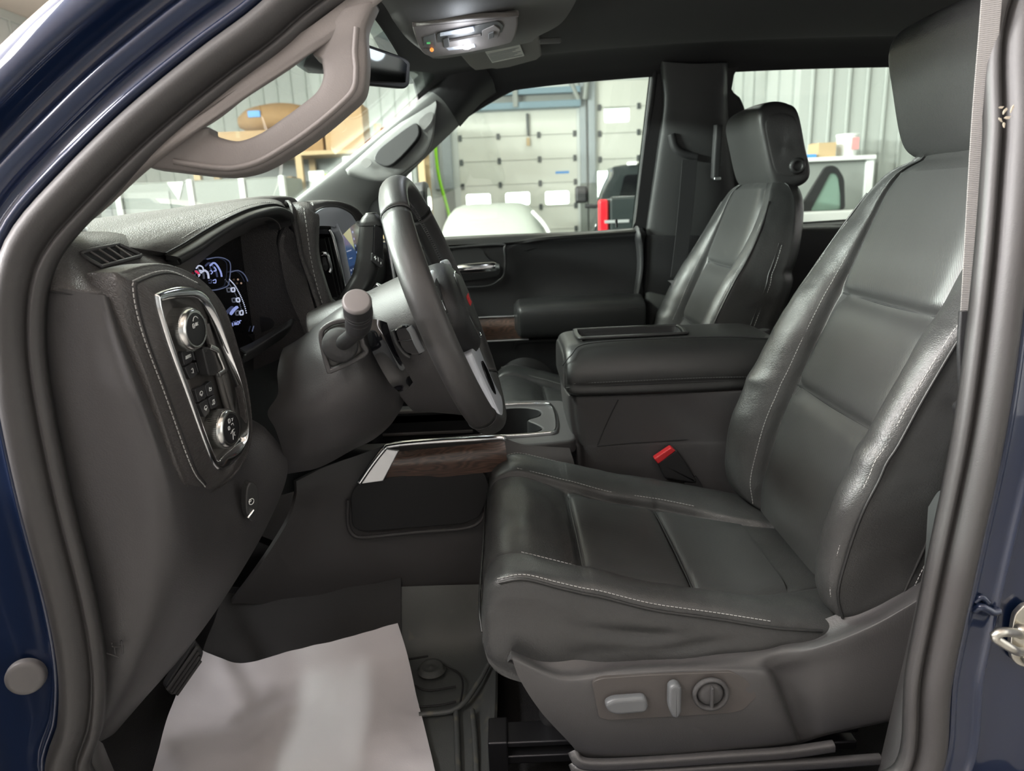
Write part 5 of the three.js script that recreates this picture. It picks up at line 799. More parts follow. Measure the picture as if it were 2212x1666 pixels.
part('top_pad', panel([[v(-0.76, 1.575, 0.25), v(-0.78, 1.58, 0), v(-0.76, 1.575, -0.4), v(-0.74, 1.56, -0.70)], [v(-0.5, 1.605, 0.25), v(-0.5, 1.60, 0), v(-0.5, 1.585, -0.4), v(-0.5, 1.56, -0.70)], [v(-0.385, 1.597, 0.25), v(-0.385, 1.585, 0), v(-0.40, 1.565, -0.4), v(-0.42, 1.54, -0.70)], [v(-0.36, 1.57, 0.24), v(-0.355, 1.56, 0), v(-0.37, 1.53, -0.4), v(-0.40, 1.51, -0.70)]], 0.012, v(-0.4, 5, 0), 30, 30), M.softDash, stack, 'dashboard top pad');
part('passenger_dash', panel([[v(-0.37, 1.55, -0.2), v(-0.375, 1.53, -0.45), v(-0.40, 1.51, -0.70)], [v(-0.36, 1.45, -0.2), v(-0.365, 1.43, -0.45), v(-0.38, 1.42, -0.70)], [v(-0.40, 1.3, -0.2), v(-0.40, 1.28, -0.45), v(-0.42, 1.27, -0.70)], [v(-0.42, 1.1, -0.2), v(-0.43, 1.08, -0.45), v(-0.45, 1.07, -0.70)]], 0.02, v(3, 1.4, -0.4), 20, 30), M.plasticDark, stack);
part('stack_backing', plate([v(-0.372,1.6054,0.1482), v(-0.372,1.6025,-0.2338), v(-0.372,1.4967,-0.8356), v(-0.372,1.1593,-0.6484), v(-0.372,1.3169,-0.0011)], 0.02, v(3, 1.4, 0)).translate(-0.04, 0, 0), M.plasticDark, stack);
{ // silver frame
  const NX = v(1, 0.15, 0);
  part('silver_top', panel([[v(-0.3305,1.5968,0.272), v(-0.3206,1.6055,0.24), v(-0.3075,1.6055,0.19), v(-0.2984,1.5935,0.13), v(-0.2966,1.5766,0.09)], [v(-0.3317,1.5867,0.275), v(-0.3212,1.596,0.242), v(-0.3096,1.5948,0.193), v(-0.3049,1.5835,0.142), v(-0.3032,1.5687,0.115)], [v(-0.3343,1.5757,0.27), v(-0.3245,1.5751,0.238), v(-0.3173,1.5719,0.2), v(-0.3152,1.564,0.168), v(-0.3152,1.5529,0.15)]], 0.008, v(3, 1.5, 0.3), 50, 20), M.silver, stack, 'satin silver top of frame');
  part('silver_side', sweep([v(-0.3178,1.5733,0.19), v(-0.3166,1.5493,0.165), v(-0.3147,1.5184,0.16), v(-0.3124,1.4824,0.155), v(-0.3118,1.4458,0.15), v(-0.3107,1.4294,0.15)], rrect(0.014, 0.030, 0.005, 3), 50, { up: v(0.2, 0, 1) }), M.silver, stack, 'satin silver side of frame');
  part('silver_lip', sweep([v(-0.3242,1.5682,0.205), v(-0.3195,1.5511,0.2), v(-0.3161,1.5209,0.195), v(-0.3131,1.4858,0.19), v(-0.3109,1.4501,0.185), v(-0.3108,1.4271,0.18)], rrect(0.006, 0.012, 0.002, 3), 50, { up: v(0.2, 0, 1) }), M.chrome, stack);
  const vent = part('air_vent', plate([v(-0.362,1.5671,0.1524), v(-0.362,1.564,0.0634), v(-0.362,1.5395,0.0186), v(-0.362,1.4066,-0.021), v(-0.362,1.3842,0.0343), v(-0.362,1.4135,0.0997), v(-0.362,1.5111,0.1528)], 0.01, v(3, 1.4, 0.2)).translate(-0.03, 0, 0), M.plasticDark, stack, 'black slatted air vent');
  for (const k of [0, 1, 2]) part('vent_blade', sweep([v(-0.35,1.5509,0.1683), v(-0.348,1.5109,0.1586), v(-0.345,1.4365,0.137)].map((p) => p.add(v(0, 0, 0.012 - k * 0.028))), rrect(0.004, 0.02, 0.0015, 2), 20, { up: v(1, 0, 0) }), M.plasticDark, vent);
  part('vent_tab', sweep([v(-0.3394,1.524,0.225), v(-0.3332,1.5262,0.225), v(-0.3285,1.5216,0.222), v(-0.3268,1.5105,0.22), v(-0.3261,1.4976,0.218), v(-0.329,1.4903,0.22)], rrect(0.007, 0.007, 0.0025, 3), 40, { up: v(0.3, 0, 1) }), M.chrome, vent, 'chrome vent tab');
  part('vent_tab_body', plate([v(-0.3394,1.5189,0.224), v(-0.3312,1.5201,0.222), v(-0.3282,1.4979,0.22), v(-0.3344,1.4915,0.222), v(-0.3399,1.4987,0.224)], 0.012, CAM, { r: 0.003, bevel: 0.001 }), M.gloss, vent);
  part('vent_base', sweep([v(-0.3357,1.4337,0.2), v(-0.3284,1.4248,0.19), v(-0.3176,1.4301,0.18), v(-0.3124,1.44,0.175)], rrect(0.012, 0.012, 0.004, 3), 24, { up: v(0.2, 0, 1) }), M.silver, stack);
}
{ // touch screen with picture
  const W = 256, H = 256, cv = document.createElement('canvas'); cv.width = W; cv.height = H; const g = cv.getContext('2d');
  g.fillStyle = '#3d5f92'; g.fillRect(0, 0, W, H); g.fillStyle = '#c9d69a'; g.beginPath(); g.moveTo(0, 0); g.lineTo(190, 0); g.lineTo(190, 120); g.closePath(); g.fill(); g.fillRect(0, 0, 190, 22);
  g.fillStyle = '#27406e'; g.fillRect(0, 190, W, 66); g.fillStyle = '#1d2d4c'; g.fillRect(200, 0, 56, H);
  g.fillStyle = '#dfe8ff'; for (let i = 0; i < 4; i++) { g.fillRect(20 + i * 46, 205, 18, 10); g.fillRect(20 + i * 46, 228, 14, 8); } g.fillRect(30, 110, 90, 5); g.fillRect(40, 150, 60, 4); g.fillStyle = '#9fc2ff'; for (let i = 0; i < 6; i++) g.fillRect(212, 20 + i * 36, 22, 12); g.fillStyle = '#e0556a'; g.fillRect(0, 246, 60, 10);
  const tex = new THREE.CanvasTexture(cv); tex.colorSpace = THREE.SRGBColorSpace;
  const a = v(-0.346,1.5622,0.0309), b = v(-0.346,1.5635,-0.1077), c = v(-0.342,1.4526,-0.0213), d = v(-0.342,1.4537,-0.1351);
  const geo = gridGeo([[a, b], [c, d]], false, false); geo.setAttribute('uv', new THREE.Float32BufferAttribute([0, 1, 1, 1, 0, 0, 1, 0], 2));
  const sc = part('screen_bezel', plate([v(-0.35,1.5757,0.0366), v(-0.35,1.5852,-0.0547), v(-0.35,1.5817,-0.1303), v(-0.35,1.5609,-0.1943), v(-0.346,1.4337,-0.203), v(-0.346,1.4345,-0.0218)], 0.014, v(3, 1.4, 0), { r: 0.01, bevel: 0.003 }), M.gloss, stack, 'black screen bezel');
  part('touch_screen', geo, std(C(0.02, 0.02, 0.02), 0.15, { emissive: C(1, 1, 1), emissiveMap: tex, emissiveIntensity: 0.45 }), sc, 'lit touch screen picture');
  part('bezel_strip', plate([v(-0.345,1.5775,0.0408), v(-0.345,1.5843,-0.0408), v(-0.345,1.5797,-0.1157), v(-0.345,1.569,-0.131), v(-0.345,1.5661,0.0377)], 0.002, v(3, 1.4, 0)), M.pillarTrim, sc);
  part('screen_surround', sweep([v(-0.342,1.5651,0.0675), v(-0.341,1.5213,0.0505), v(-0.34,1.4712,0.0258), v(-0.34,1.4378,0.0094)], rrect(0.012, 0.01, 0.003, 3), 40, { up: v(1, 0, 0) }), M.pillarTrim, stack, 'pale grey screen surround');
}

// ---------- front seats ----------
// gentle unevenness and folds of worn leather: fn gives the push along the normal, in metres
function worn(g, fn) {
  const p = g.attributes.position, n = g.attributes.normal;
  for (let i = 0; i < p.count; i++) { const q = v(p.getX(i), p.getY(i), p.getZ(i)), d = fn(q, n.getX(i), n.getY(i), n.getZ(i)); p.setXYZ(i, q.x + n.getX(i) * d, q.y + n.getY(i) * d, q.z + n.getZ(i) * d); }
  const uv = g.attributes.uv.clone(); g.computeVertexNormals(); g.setAttribute('uv', uv);
  return g;
}
const soft = (q) => 0.0022 * noise.noise(q.x * 13, q.y * 13, q.z * 13) + 0.0009 * noise.noise(q.x * 37 + 3, q.y * 37, q.z * 30);
function makeSeat(seat, Z, dx, dy, headUp, sgn) {
  const at = (x, y, dz) => v(x + dx, y + dy, Z + dz * sgn);
  // --- backrest: horizontal sections from bottom to top: y, panel x, bolster forward, seam half width, crest half width, half width, thickness
  const B = [
    [0.985, 0.500, 0.000, 0.13, 0.18, 0.215, 0.10],
    [1.015, 0.468, 0.025, 0.148, 0.20, 0.235, 0.155],
    [1.060, 0.470, 0.048, 0.152, 0.205, 0.243, 0.165],
    [1.120, 0.484, 0.060, 0.155, 0.208, 0.247, 0.17],
    [1.180, 0.500, 0.064, 0.157, 0.210, 0.249, 0.17],
    [1.228, 0.516, 0.064, 0.158, 0.210, 0.250, 0.165],
    [1.252, 0.532, 0.066, 0.158, 0.210, 0.250, 0.155],
    [1.276, 0.534, 0.060, 0.158, 0.210, 0.250, 0.155],
    [1.330, 0.556, 0.056, 0.158, 0.209, 0.250, 0.15],
    [1.390, 0.584, 0.048, 0.158, 0.207, 0.249, 0.145],
    [1.418, 0.603, 0.042, 0.158, 0.205, 0.248, 0.13],
    [1.440, 0.601, 0.034, 0.157, 0.203, 0.246, 0.13],
    [1.490, 0.618, 0.022, 0.155, 0.196, 0.236, 0.125],
    [1.545, 0.637, 0.010, 0.150, 0.182, 0.216, 0.115],
    [1.590, 0.652, 0.002, 0.142, 0.165, 0.192, 0.105],
    [1.622, 0.664, -0.004, 0.122, 0.138, 0.158, 0.09],
    [1.640, 0.680, -0.008, 0.09, 0.105, 0.12, 0.06],
  ];
  const xs = B.map((b, i) => (i >= 5 && i <= 7) ? B[4][1] + (B[8][1] - B[4][1]) * (b[0] - B[4][0]) / (B[8][0] - B[4][0]) : (i >= 9 && i <= 11) ? B[8][1] + (B[12][1] - B[8][1]) * (b[0] - B[8][0]) / (B[12][0] - B[8][0]) : b[1]);
  const Bs = B.map((b, i) => [b[0], xs[i], ...b.slice(2)]);
  const half = ([y, xc, f, hc, hb, hw, t], i) => { const q = halfOf(Bs[i]); return q.map((p, k) => k >= 12 ? [p[0] + (xc - xs[i]) * (k === 12 ? 0.7 : 1), p[1], p[2]] : p); };
  const halfOf = ([y, xc, f, hc, hb, hw, t]) => [
    [xc + t, y, 0.0], [xc + t, y, hw * 0.55], [xc + t - 0.012, y, hw * 0.85], [xc + t - 0.04, y, hw * 0.985], [xc + t * 0.5, y, hw], [xc + t * 0.15, y, hw * 0.998],
    [xc - f * 0.55, y, hw * 0.985], [xc - f * 0.92, y, hb + (hw - hb) * 0.55], [xc - f, y, hb], [xc - f * 0.72, y, hc + (hb - hc) * 0.45], [xc - f * 0.25, y, hc + (hb - hc) * 0.12], [xc + 0.009, y, hc], [xc + 0.004, y, hc * 0.93], [xc, y, hc * 0.6], [xc - 0.001, y, hc * 0.3], [xc, y, 0],
  ];
  const sec = B.map((b, i) => { const h = half(b, i); const L = h.map(([x, y, z]) => at(x, y, z)); const R = h.slice(1, -1).reverse().map(([x, y, z]) => at(x, y, -z)); return [...L, ...R]; });
  const back = part('backrest', worn(loft(sec, 150, 130, { round: 0.012 }), soft), M.leather, seat);
  // centre insert of textured leather, a little proud between the seams
  const ins = B.slice(1, 16).map((b, i) => { const [y, xc, , hc] = b, d = (i === 5 || i === 9) ? 0.004 : 0.007; return [-0.97, -0.8, -0.4, 0, 0.4, 0.8, 0.97].map((k) => at(xc - d + (Math.abs(k) > 0.9 ? 0.011 : 0.0) + Math.abs(k) ** 3 * 0.003, y, hc * k)); });
  part('backrest_insert', patch(ins, 40, 100, { flip: sgn < 0 }), M.leatherPerf, back, 'finely textured centre leather');
  const line = (fn, i0, i1, dx2 = 0) => { const o = []; for (let i = i0; i <= i1; i++) { const p = fn(Bs[i]); o.push(at(p[0] + dx2, B[i][0], p[1])); } return o; };
  const st = [];
  for (const s of [1, -1]) {
    st.push(stitches(line(([y, xc, f, hc, hb, hw]) => [xc - f * 0.80 - 0.0005, s * (hb + (hw - hb) * 0.72)], 1, 13)));
    st.push(stitches(line(([y, xc, f, hc, hb, hw]) => [xc - f * 0.30 - 0.001, s * (hc + (hb - hc) * 0.15)], 1, 12)));
    st.push(stitches(line(([y, xc, f, hc, hb, hw, t]) => [xc + t * 0.42, s * (hw + 0.0012)], 1, 12)));
  }
  part('backrest_stitching', st, M.thread, back);
  const pip = [];
  for (const s of [1, -1]) { pip.push(tube(line(([y, xc, f, hc, hb, hw]) => [xc - f * 0.66, s * (hw * 0.992)], 1, 14), 0.0022, 60, 6)); pip.push(tube(line(([y, xc, f, hc, hb, hw, t]) => [xc + t * 0.36, s * hw], 1, 12), 0.002, 60, 6)); }
  part('backrest_piping', pip, M.leatherSmooth, back);
  part('backrest_tucks', [[1.252, 0.532], [1.419, 0.6035]].map(([y, x]) => tube([-0.15, -0.08, 0, 0.08, 0.15].map((z) => at(x - 0.0045 + Math.abs(z) * 0.02, y, z)), 0.0016, 30, 6)), M.rubberBlack, back);
  // --- head restraint
  const hp = [[0.678, 1.612], [0.656, 1.64], [0.634, 1.72], [0.621, 1.78], [0.632, 1.808], [0.66, 1.818], [0.695, 1.812], [0.722, 1.79], [0.747, 1.70], [0.763, 1.645], [0.754, 1.617], [0.715, 1.604]];
  const hc = [0.69, 1.71];
  const hs = (dz, k, ky = k) => hp.map(([x, y]) => at(hc[0] + (x - hc[0]) * k + 0.012, hc[1] + (y - hc[1]) * ky + headUp, dz));
  const head = part('head_restraint', loft([hs(-0.1395, 0.74, 0.70), hs(-0.138, 0.86, 0.83), hs(-0.134, 0.93, 0.915), hs(-0.125, 0.975, 0.965), hs(-0.11, 0.995, 0.985), hs(-0.06, 1.02, 1.01), hs(0, 1.03, 1.02), hs(0.06, 1.02, 1.01), hs(0.11, 0.995, 0.985), hs(0.125, 0.975, 0.965), hs(0.134, 0.93, 0.915), hs(0.138, 0.86, 0.83), hs(0.1395, 0.74, 0.70)], 60, 80, { round: 0.0015 }), M.leather, seat);
  for (const dz of [-0.05, 0.05]) part('head_post', cyl(at(0.715, 1.60, dz), at(0.72, 1.65 + headUp, dz), 0.006), M.satin, head);
  part('head_seam', [1, -1].map((s) => tube([[0.672, 1.622], [0.66, 1.66], [0.64, 1.73], [0.63, 1.786], [0.648, 1.806]].map(([x, y]) => at(x + 0.014, y + headUp, s * 0.130)), 0.0018, 30, 6)), M.threadDark, head);
  part('release_button', place(lathe([[0, 0.004], [0.009, 0.003], [0.011, 0.007], [0.013, 0.0085], [0.0165, 0.0085], [0.018, 0.006], [0.020, 0.0055], [0.021, 0.0]], 28), at(0.735, 1.66 + headUp, sgn < 0 ? -0.1385 : 0.1385), v(0, 0, 1)), M.leatherSmooth, head, 'round black release button');
  part('post_well', loft([rrect(0.06, 0.2, 0.02, 3), rrect(0.07, 0.21, 0.024, 3)].map((r, i) => r.map(([a, b]) => at(0.715 + a, 1.602 + i * 0.012, b))), 24, 6), M.leatherSmooth, seat);
  // --- cushion: sections across the seat (planes of constant x), front to back: x, centre y, bolster rise, seam half, crest half, half width, bottom y
  const Cn = [
    [-0.058, 1.035, 0.0, 0.15, 0.19, 0.222, 0.985],
    [-0.050, 1.074, 0.004, 0.152, 0.200, 0.236, 0.965],
    [-0.030, 1.094, 0.008, 0.154, 0.205, 0.243, 0.95],
    [0.005, 1.098, 0.012, 0.157, 0.208, 0.247, 0.94],
    [0.050, 1.082, 0.018, 0.158, 0.210, 0.250, 0.93],
    [0.082, 1.058, 0.028, 0.158, 0.210, 0.250, 0.93],
    [0.096, 1.046, 0.034, 0.158, 0.210, 0.250, 0.93],
    [0.112, 1.050, 0.032, 0.158, 0.210, 0.250, 0.93],
    [0.180, 1.034, 0.036, 0.158, 0.210, 0.250, 0.93],
    [0.250, 1.018, 0.036, 0.158, 0.210, 0.250, 0.93],
    [0.265, 1.006, 0.042, 0.158, 0.210, 0.250, 0.93],
    [0.282, 1.010, 0.036, 0.158, 0.210, 0.250, 0.93],
    [0.350, 0.998, 0.030, 0.150, 0.208, 0.250, 0.93],
    [0.420, 0.992, 0.020, 0.125, 0.20, 0.246, 0.93],
    [0.500, 0.990, 0.005, 0.10, 0.18, 0.235, 0.93],
  ];
  const ys = Cn.map((c, i) => (i >= 5 && i <= 7) ? Cn[4][1] + (Cn[8][1] - Cn[4][1]) * (c[0] - Cn[4][0]) / (Cn[8][0] - Cn[4][0]) : (i >= 9 && i <= 11) ? Cn[8][1] + (Cn[12][1] - Cn[8][1]) * (c[0] - Cn[8][0]) / (Cn[12][0] - Cn[8][0]) : c[1]);
  const fs = Cn.map((c, i) => (i >= 5 && i <= 7) ? 0.018 + 0.012 * (i - 4) / 4 : (i >= 8 && i <= 11) ? 0.032 : c[2]);
  const Cs = Cn.map((c, i) => [c[0], ys[i], fs[i], ...c.slice(3)]);
  const ch = (c, i) => chOf(Cs[i]).map((p, k) => k >= 10 ? [p[0], p[1] + (c[1] - ys[i]) * (k === 10 ? 0.7 : 1), p[2]] : p);
  const chOf = ([x, yc, f, hc2, hb, hw, yb]) => [[x, yb, 0], [x, yb, hw * 0.9], [x, yb + 0.012, hw * 0.99], [x, yc - 0.045, hw * 1.0], [x, yc - 0.018 + f * 0.4, hw * 0.998], [x, yc + f * 0.75, hb + (hw - hb) * 0.72], [x, yc + f, hb + 0.006], [x, yc + f * 0.8, hc2 + (hb - hc2) * 0.55], [x, yc + f * 0.3, hc2 + (hb - hc2) * 0.15], [x, yc - 0.008, hc2], [x, yc - 0.003, hc2 * 0.92], [x, yc, hc2 * 0.6], [x, yc, hc2 * 0.3], [x, yc, 0]];
  const cs = Cn.map((c, i) => { const h = ch(c, i); return [...h.map(([x, y, z]) => at(x, y, z)), ...h.slice(1, -1).reverse().map(([x, y, z]) => at(x, y, -z))]; });
  const cush = part('cushion', worn(loft(cs, 200, 150, { round: 0.006 }), (q) => {
    let d = soft(q); const side = (q.z - Z) * sgn;
    if (side > 0.2 && sgn > 0 && Z > 0) for (const [x0, y0, k, a, w] of [[0.16, 1.012, -0.10, 0.006, 0.010], [0.22, 0.990, 0.05, 0.005, 0.009], [0.10, 0.985, 0.16, 0.004, 0.012]]) { const yy = q.y - (y0 + k * (q.x - x0) + 0.8 * (q.x - x0) ** 2), fx = Math.exp(-(((q.x - x0) / 0.07) ** 2)); d += a * fx * (Math.exp(-((yy / w) ** 2)) - 0.7 * Math.exp(-(((yy + 1.5 * w) / w) ** 2))); }
    return d;
  }), M.leather, seat);
  const ci = Cn.slice(6, 14).map((c, i) => { const [x, yc, , hc2] = c, d = (i === 0 || i === 4) ? 0.003 : 0.006; return [-0.97, -0.8, -0.4, 0, 0.4, 0.8, 0.97].map((k) => at(x, yc + d - (Math.abs(k) > 0.9 ? 0.010 : 0) - Math.abs(k) ** 3 * 0.002, hc2 * k)); });
  part('cushion_insert', patch(ci, 40, 80), M.leatherPerf, cush, 'finely textured centre leather');
  const cl = (fn, i0, i1) => { const o = []; for (let i = i0; i <= i1; i++) { const p = fn(Cs[i]); o.push(at(Cn[i][0], p[0], p[1])); } return o; };
  const s2 = [];
  for (const s of [1, -1]) {
    s2.push(stitches(cl(([x, yc, f, hc2, hb, hw]) => [yc + f * 0.62 + 0.003, s * (hb + (hw - hb) * 0.80)], 2, 12)));
    s2.push(stitches(cl(([x, yc, f, hc2, hb]) => [yc + f * 0.36 + 0.001, s * (hc2 + (hb - hc2) * 0.2)], 3, 12)));
  }
  part('cushion_stitching', s2, M.thread, cush);
  part('cushion_piping', [tube([...cl(([x, yc, f, hc2, hb, hw]) => [yc + f * 0.50, 1 * hw * 0.988], 2, 13)], 0.0022, 60, 6), tube([...cl(([x, yc, f, hc2, hb, hw]) => [yc + f * 0.50, -hw * 0.988], 2, 13)], 0.0022, 60, 6), tube([-0.222, -0.18, 0, 0.18, 0.222].map((z) => at(-0.058 - (Math.abs(z) < 0.2 ? 0.004 : 0), 1.03 - (Math.abs(z) > 0.2 ? 0.02 : 0), z)), 0.002, 40, 6)], M.leatherSmooth, cush);
  part('tuck_seams', [[0.098, 1.045], [0.266, 1.006]].map(([x, y]) => tube([-0.15, -0.08, 0, 0.08, 0.15].map((z) => at(x, y + 0.0062 - z * z * 0.2, z)), 0.0022, 30, 6)), M.leatherSmooth, cush);
  part('seat_frame', bc(0.02, 0.46, 0.80, 0.94, -0.19, 0.19, 0.02).translate(dx, dy, Z), M.plasticDark, seat);
  return seat;
}
const driverSeat = makeSeat(thing('driver_seat', 'black leather driver seat with power switches on its side', 'seat'), 0.4275, 0, 0, 0.032, 1);
const passSeat = makeSeat(thing('passenger_seat', 'black leather passenger seat beyond the centre console', 'seat'), -0.4275, 0, -0.012, 0.012, 1);
{ // scuffs on the cushion
  const sc = []; for (let i = 0; i < 16; i++) { const x = 0.135 + rnd() * 0.07, z = 0.40 + rnd() * 0.10, y = 1.0485 - (x - 0.112) * 0.228, l = 0.006 + rnd() * 0.014, a = 2.3 + rnd() * 0.5; sc.push(cyl(v(x, y, z), v(x + Math.cos(a) * l, y - Math.cos(a) * l * 0.228, z + Math.sin(a) * l), 0.0004, 0.0002, 4)); }
  stuff(part('scuff_marks', sc, std(C(0.22, 0.21, 0.19), 0.7), driverSeat, 'pale scratches on the cushion'));
}
{ // driver side trim with the power seat switches
  const s = driverSeat;
  const trim = part('side_cover', panel([
    [v(-0.0234,0.9694,0.6), v(0.0461,0.9939,0.655), v(0.1461,0.9892,0.65), v(0.2458,0.9903,0.65), v(0.3455,0.9906,0.65), v(0.3732,0.9946,0.65), v(0.4178,1.0022,0.65), v(0.4853,1.0355,0.655), v(0.5623,1.0819,0.66)],
    [v(-0.0211,0.979,0.63), v(0.045,0.9829,0.666), v(0.1444,0.9796,0.66), v(0.2434,0.9822,0.66), v(0.3416,0.9817,0.662), v(0.3695,0.9863,0.664), v(0.4172,0.9926,0.668), v(0.484,1.0259,0.672), v(0.551,1.0778,0.68)],
    [v(-0.0182,0.9913,0.665), v(0.0484,0.9704,0.686), v(0.1403,0.9732,0.684), v(0.2372,0.9743,0.684), v(0.3269,0.9809,0.685), v(0.361,0.9858,0.686), v(0.4105,0.9965,0.69), v(0.4758,1.0278,0.694), v(0.5397,1.0735,0.7)],
    [v(-0.0162,1.0017,0.698), v(0.0524,0.9689,0.7), v(0.1373,0.9757,0.702), v(0.2323,0.9768,0.702), v(0.315,0.9726,0.698), v(0.3501,0.9686,0.69), v(0.4095,0.9927,0.697), v(0.4751,1.0218,0.7), v(0.5384,1.0636,0.704)],
    [v(-0.0062,0.9683,0.703), v(0.058,0.9563,0.706), v(0.1363,0.9613,0.708), v(0.2311,0.9638,0.708), v(0.326,0.9612,0.708), v(0.3595,0.9441,0.686), v(0.4128,0.9647,0.697), v(0.4796,0.9855,0.7), v(0.5446,1.0068,0.704)],
    [v(0.0213,0.9137,0.702), v(0.0755,0.9066,0.706), v(0.1491,0.903,0.708), v(0.2454,0.9041,0.708), v(0.3454,0.9058,0.708), v(0.3784,0.8881,0.686), v(0.4171,0.9166,0.698), v(0.4843,0.9336,0.7), v(0.546,0.9469,0.702)],
    [v(0.063,0.8523,0.698), v(0.0992,0.8462,0.702), v(0.1696,0.8444,0.704), v(0.2611,0.8474,0.704), v(0.3641,0.8538,0.704), v(0.3946,0.8417,0.686), v(0.426,0.8607,0.696), v(0.4886,0.873,0.696), v(0.5421,0.8835,0.698)],
    [v(0.0699,0.8288,0.69), v(0.1053,0.8258,0.694), v(0.1749,0.8247,0.695), v(0.2677,0.8278,0.695), v(0.3724,0.8289,0.69), v(0.3999,0.8267,0.682), v(0.4322,0.8431,0.688), v(0.491,0.8558,0.688), v(0.5457,0.8673,0.69)],
  ], 0.012, CAM, 110, 70), M.seatPlastic, s, 'grey-brown plastic seat side cover');
  part('side_lip', sweep([v(0.0647,0.837,0.69), v(0.0728,0.8268,0.7), v(0.1041,0.8232,0.703), v(0.1829,0.8247,0.704), v(0.2749,0.8278,0.704), v(0.3677,0.829,0.702), v(0.434,0.8348,0.7)], rrect(0.016, 0.013, 0.005, 3), 60, { up: v(0, 0, 1) }), M.seatPlastic, trim);
  part('side_lip_lower', sweep([v(0.0656,0.8145,0.69), v(0.0791,0.8089,0.7), v(0.1831,0.8072,0.704), v(0.302,0.8089,0.704), v(0.4086,0.8078,0.702), v(0.5023,0.809,0.7)], rrect(0.016, 0.012, 0.005, 3), 60, { up: v(0, 0, 1) }), M.seatPlastic, trim);
  const sp = part('switch_panel', plate([v(0.0905,0.9663,0.7105), v(0.1044,0.9714,0.7105), v(0.1673,0.9733,0.7105), v(0.2805,0.9727,0.7105), v(0.3012,0.96,0.7105), v(0.3189,0.9324,0.7105), v(0.2982,0.9095,0.7105), v(0.2798,0.906,0.7105), v(0.114,0.9032,0.7105), v(0.1,0.9077,0.7105)], 0.006, CAM, { r: [0.008, 0.004, 0, 0.006, 0.004, 0.008, 0.006, 0, 0.004, 0.004], bevel: 0.001 }), std(C(0.058, 0.052, 0.049), 0.5, { bumpMap: grainTex, bumpScale: 0.0002 }), s, 'flat brown-grey switch panel');
  const lever = (pts, dep, lift) => plate(pts, dep, CAM, { r: 0.012, bevel: 0.005, bs: 4, lift });
  part('seat_slide_switch', [lever([v(0.1057,0.9394,0.713), v(0.1177,0.9462,0.713), v(0.1632,0.9476,0.713), v(0.1659,0.9304,0.713), v(0.1621,0.9231,0.713), v(0.1227,0.9207,0.713), v(0.1113,0.9257,0.713)], 0.014, 0.010)], M.switchGrey, sp, 'grey horizontal seat switch');
  part('recline_switch', [lever([v(0.1927,0.963,0.713), v(0.202,0.9677,0.713), v(0.2103,0.9621,0.713), v(0.2104,0.9206,0.713), v(0.2055,0.9126,0.713), v(0.1991,0.9137,0.713), v(0.1925,0.929,0.713)], 0.016, 0.012)], M.switchGrey, sp, 'grey upright recline switch');
  const kc = v(0.2519,0.9427,0.7125);
  part('lumbar_ring', place(lathe([[0.0195, 0.0], [0.0245, 0.0], [0.0255, 0.003], [0.024, 0.0065], [0.021, 0.007], [0.0195, 0.005], [0.0185, 0.0]], 48), kc, v(0, 0.03, 1)), M.seatPlastic, sp);
  part('lumbar_knob', [place(lathe([[0, 0.0075], [0.008, 0.007], [0.0145, 0.0055], [0.0175, 0.002], [0.018, 0]], 40), kc, v(0, 0.03, 1)), bx(0.004, 0.032, 0.008, kc.x, kc.y, kc.z + 0.008, 0.0018)], M.seatPlastic, sp, 'round lumbar knob with upright ridge');
  // seat track on the floor
  part('seat_track', [bc(-0.05, 0.5, 0.775, 0.79, 0.60, 0.645, 0.003), bc(-0.05, 0.5, 0.805, 0.815, 0.60, 0.645, 0.003), bc(-0.06, -0.03, 0.765, 0.82, 0.595, 0.65, 0.003), bc(-0.05, 0.5, 0.775, 0.79, 0.20, 0.245, 0.003)], std(C(0.05, 0.05, 0.055), 0.35, { metalness: 0.8 }), s, 'black metal seat track');
  part('track_bolt', cyl(v(0.01, 0.797, 0.62), v(0.07, 0.797, 0.62), 0.006, 0.006, 10), M.zinc, s);
}

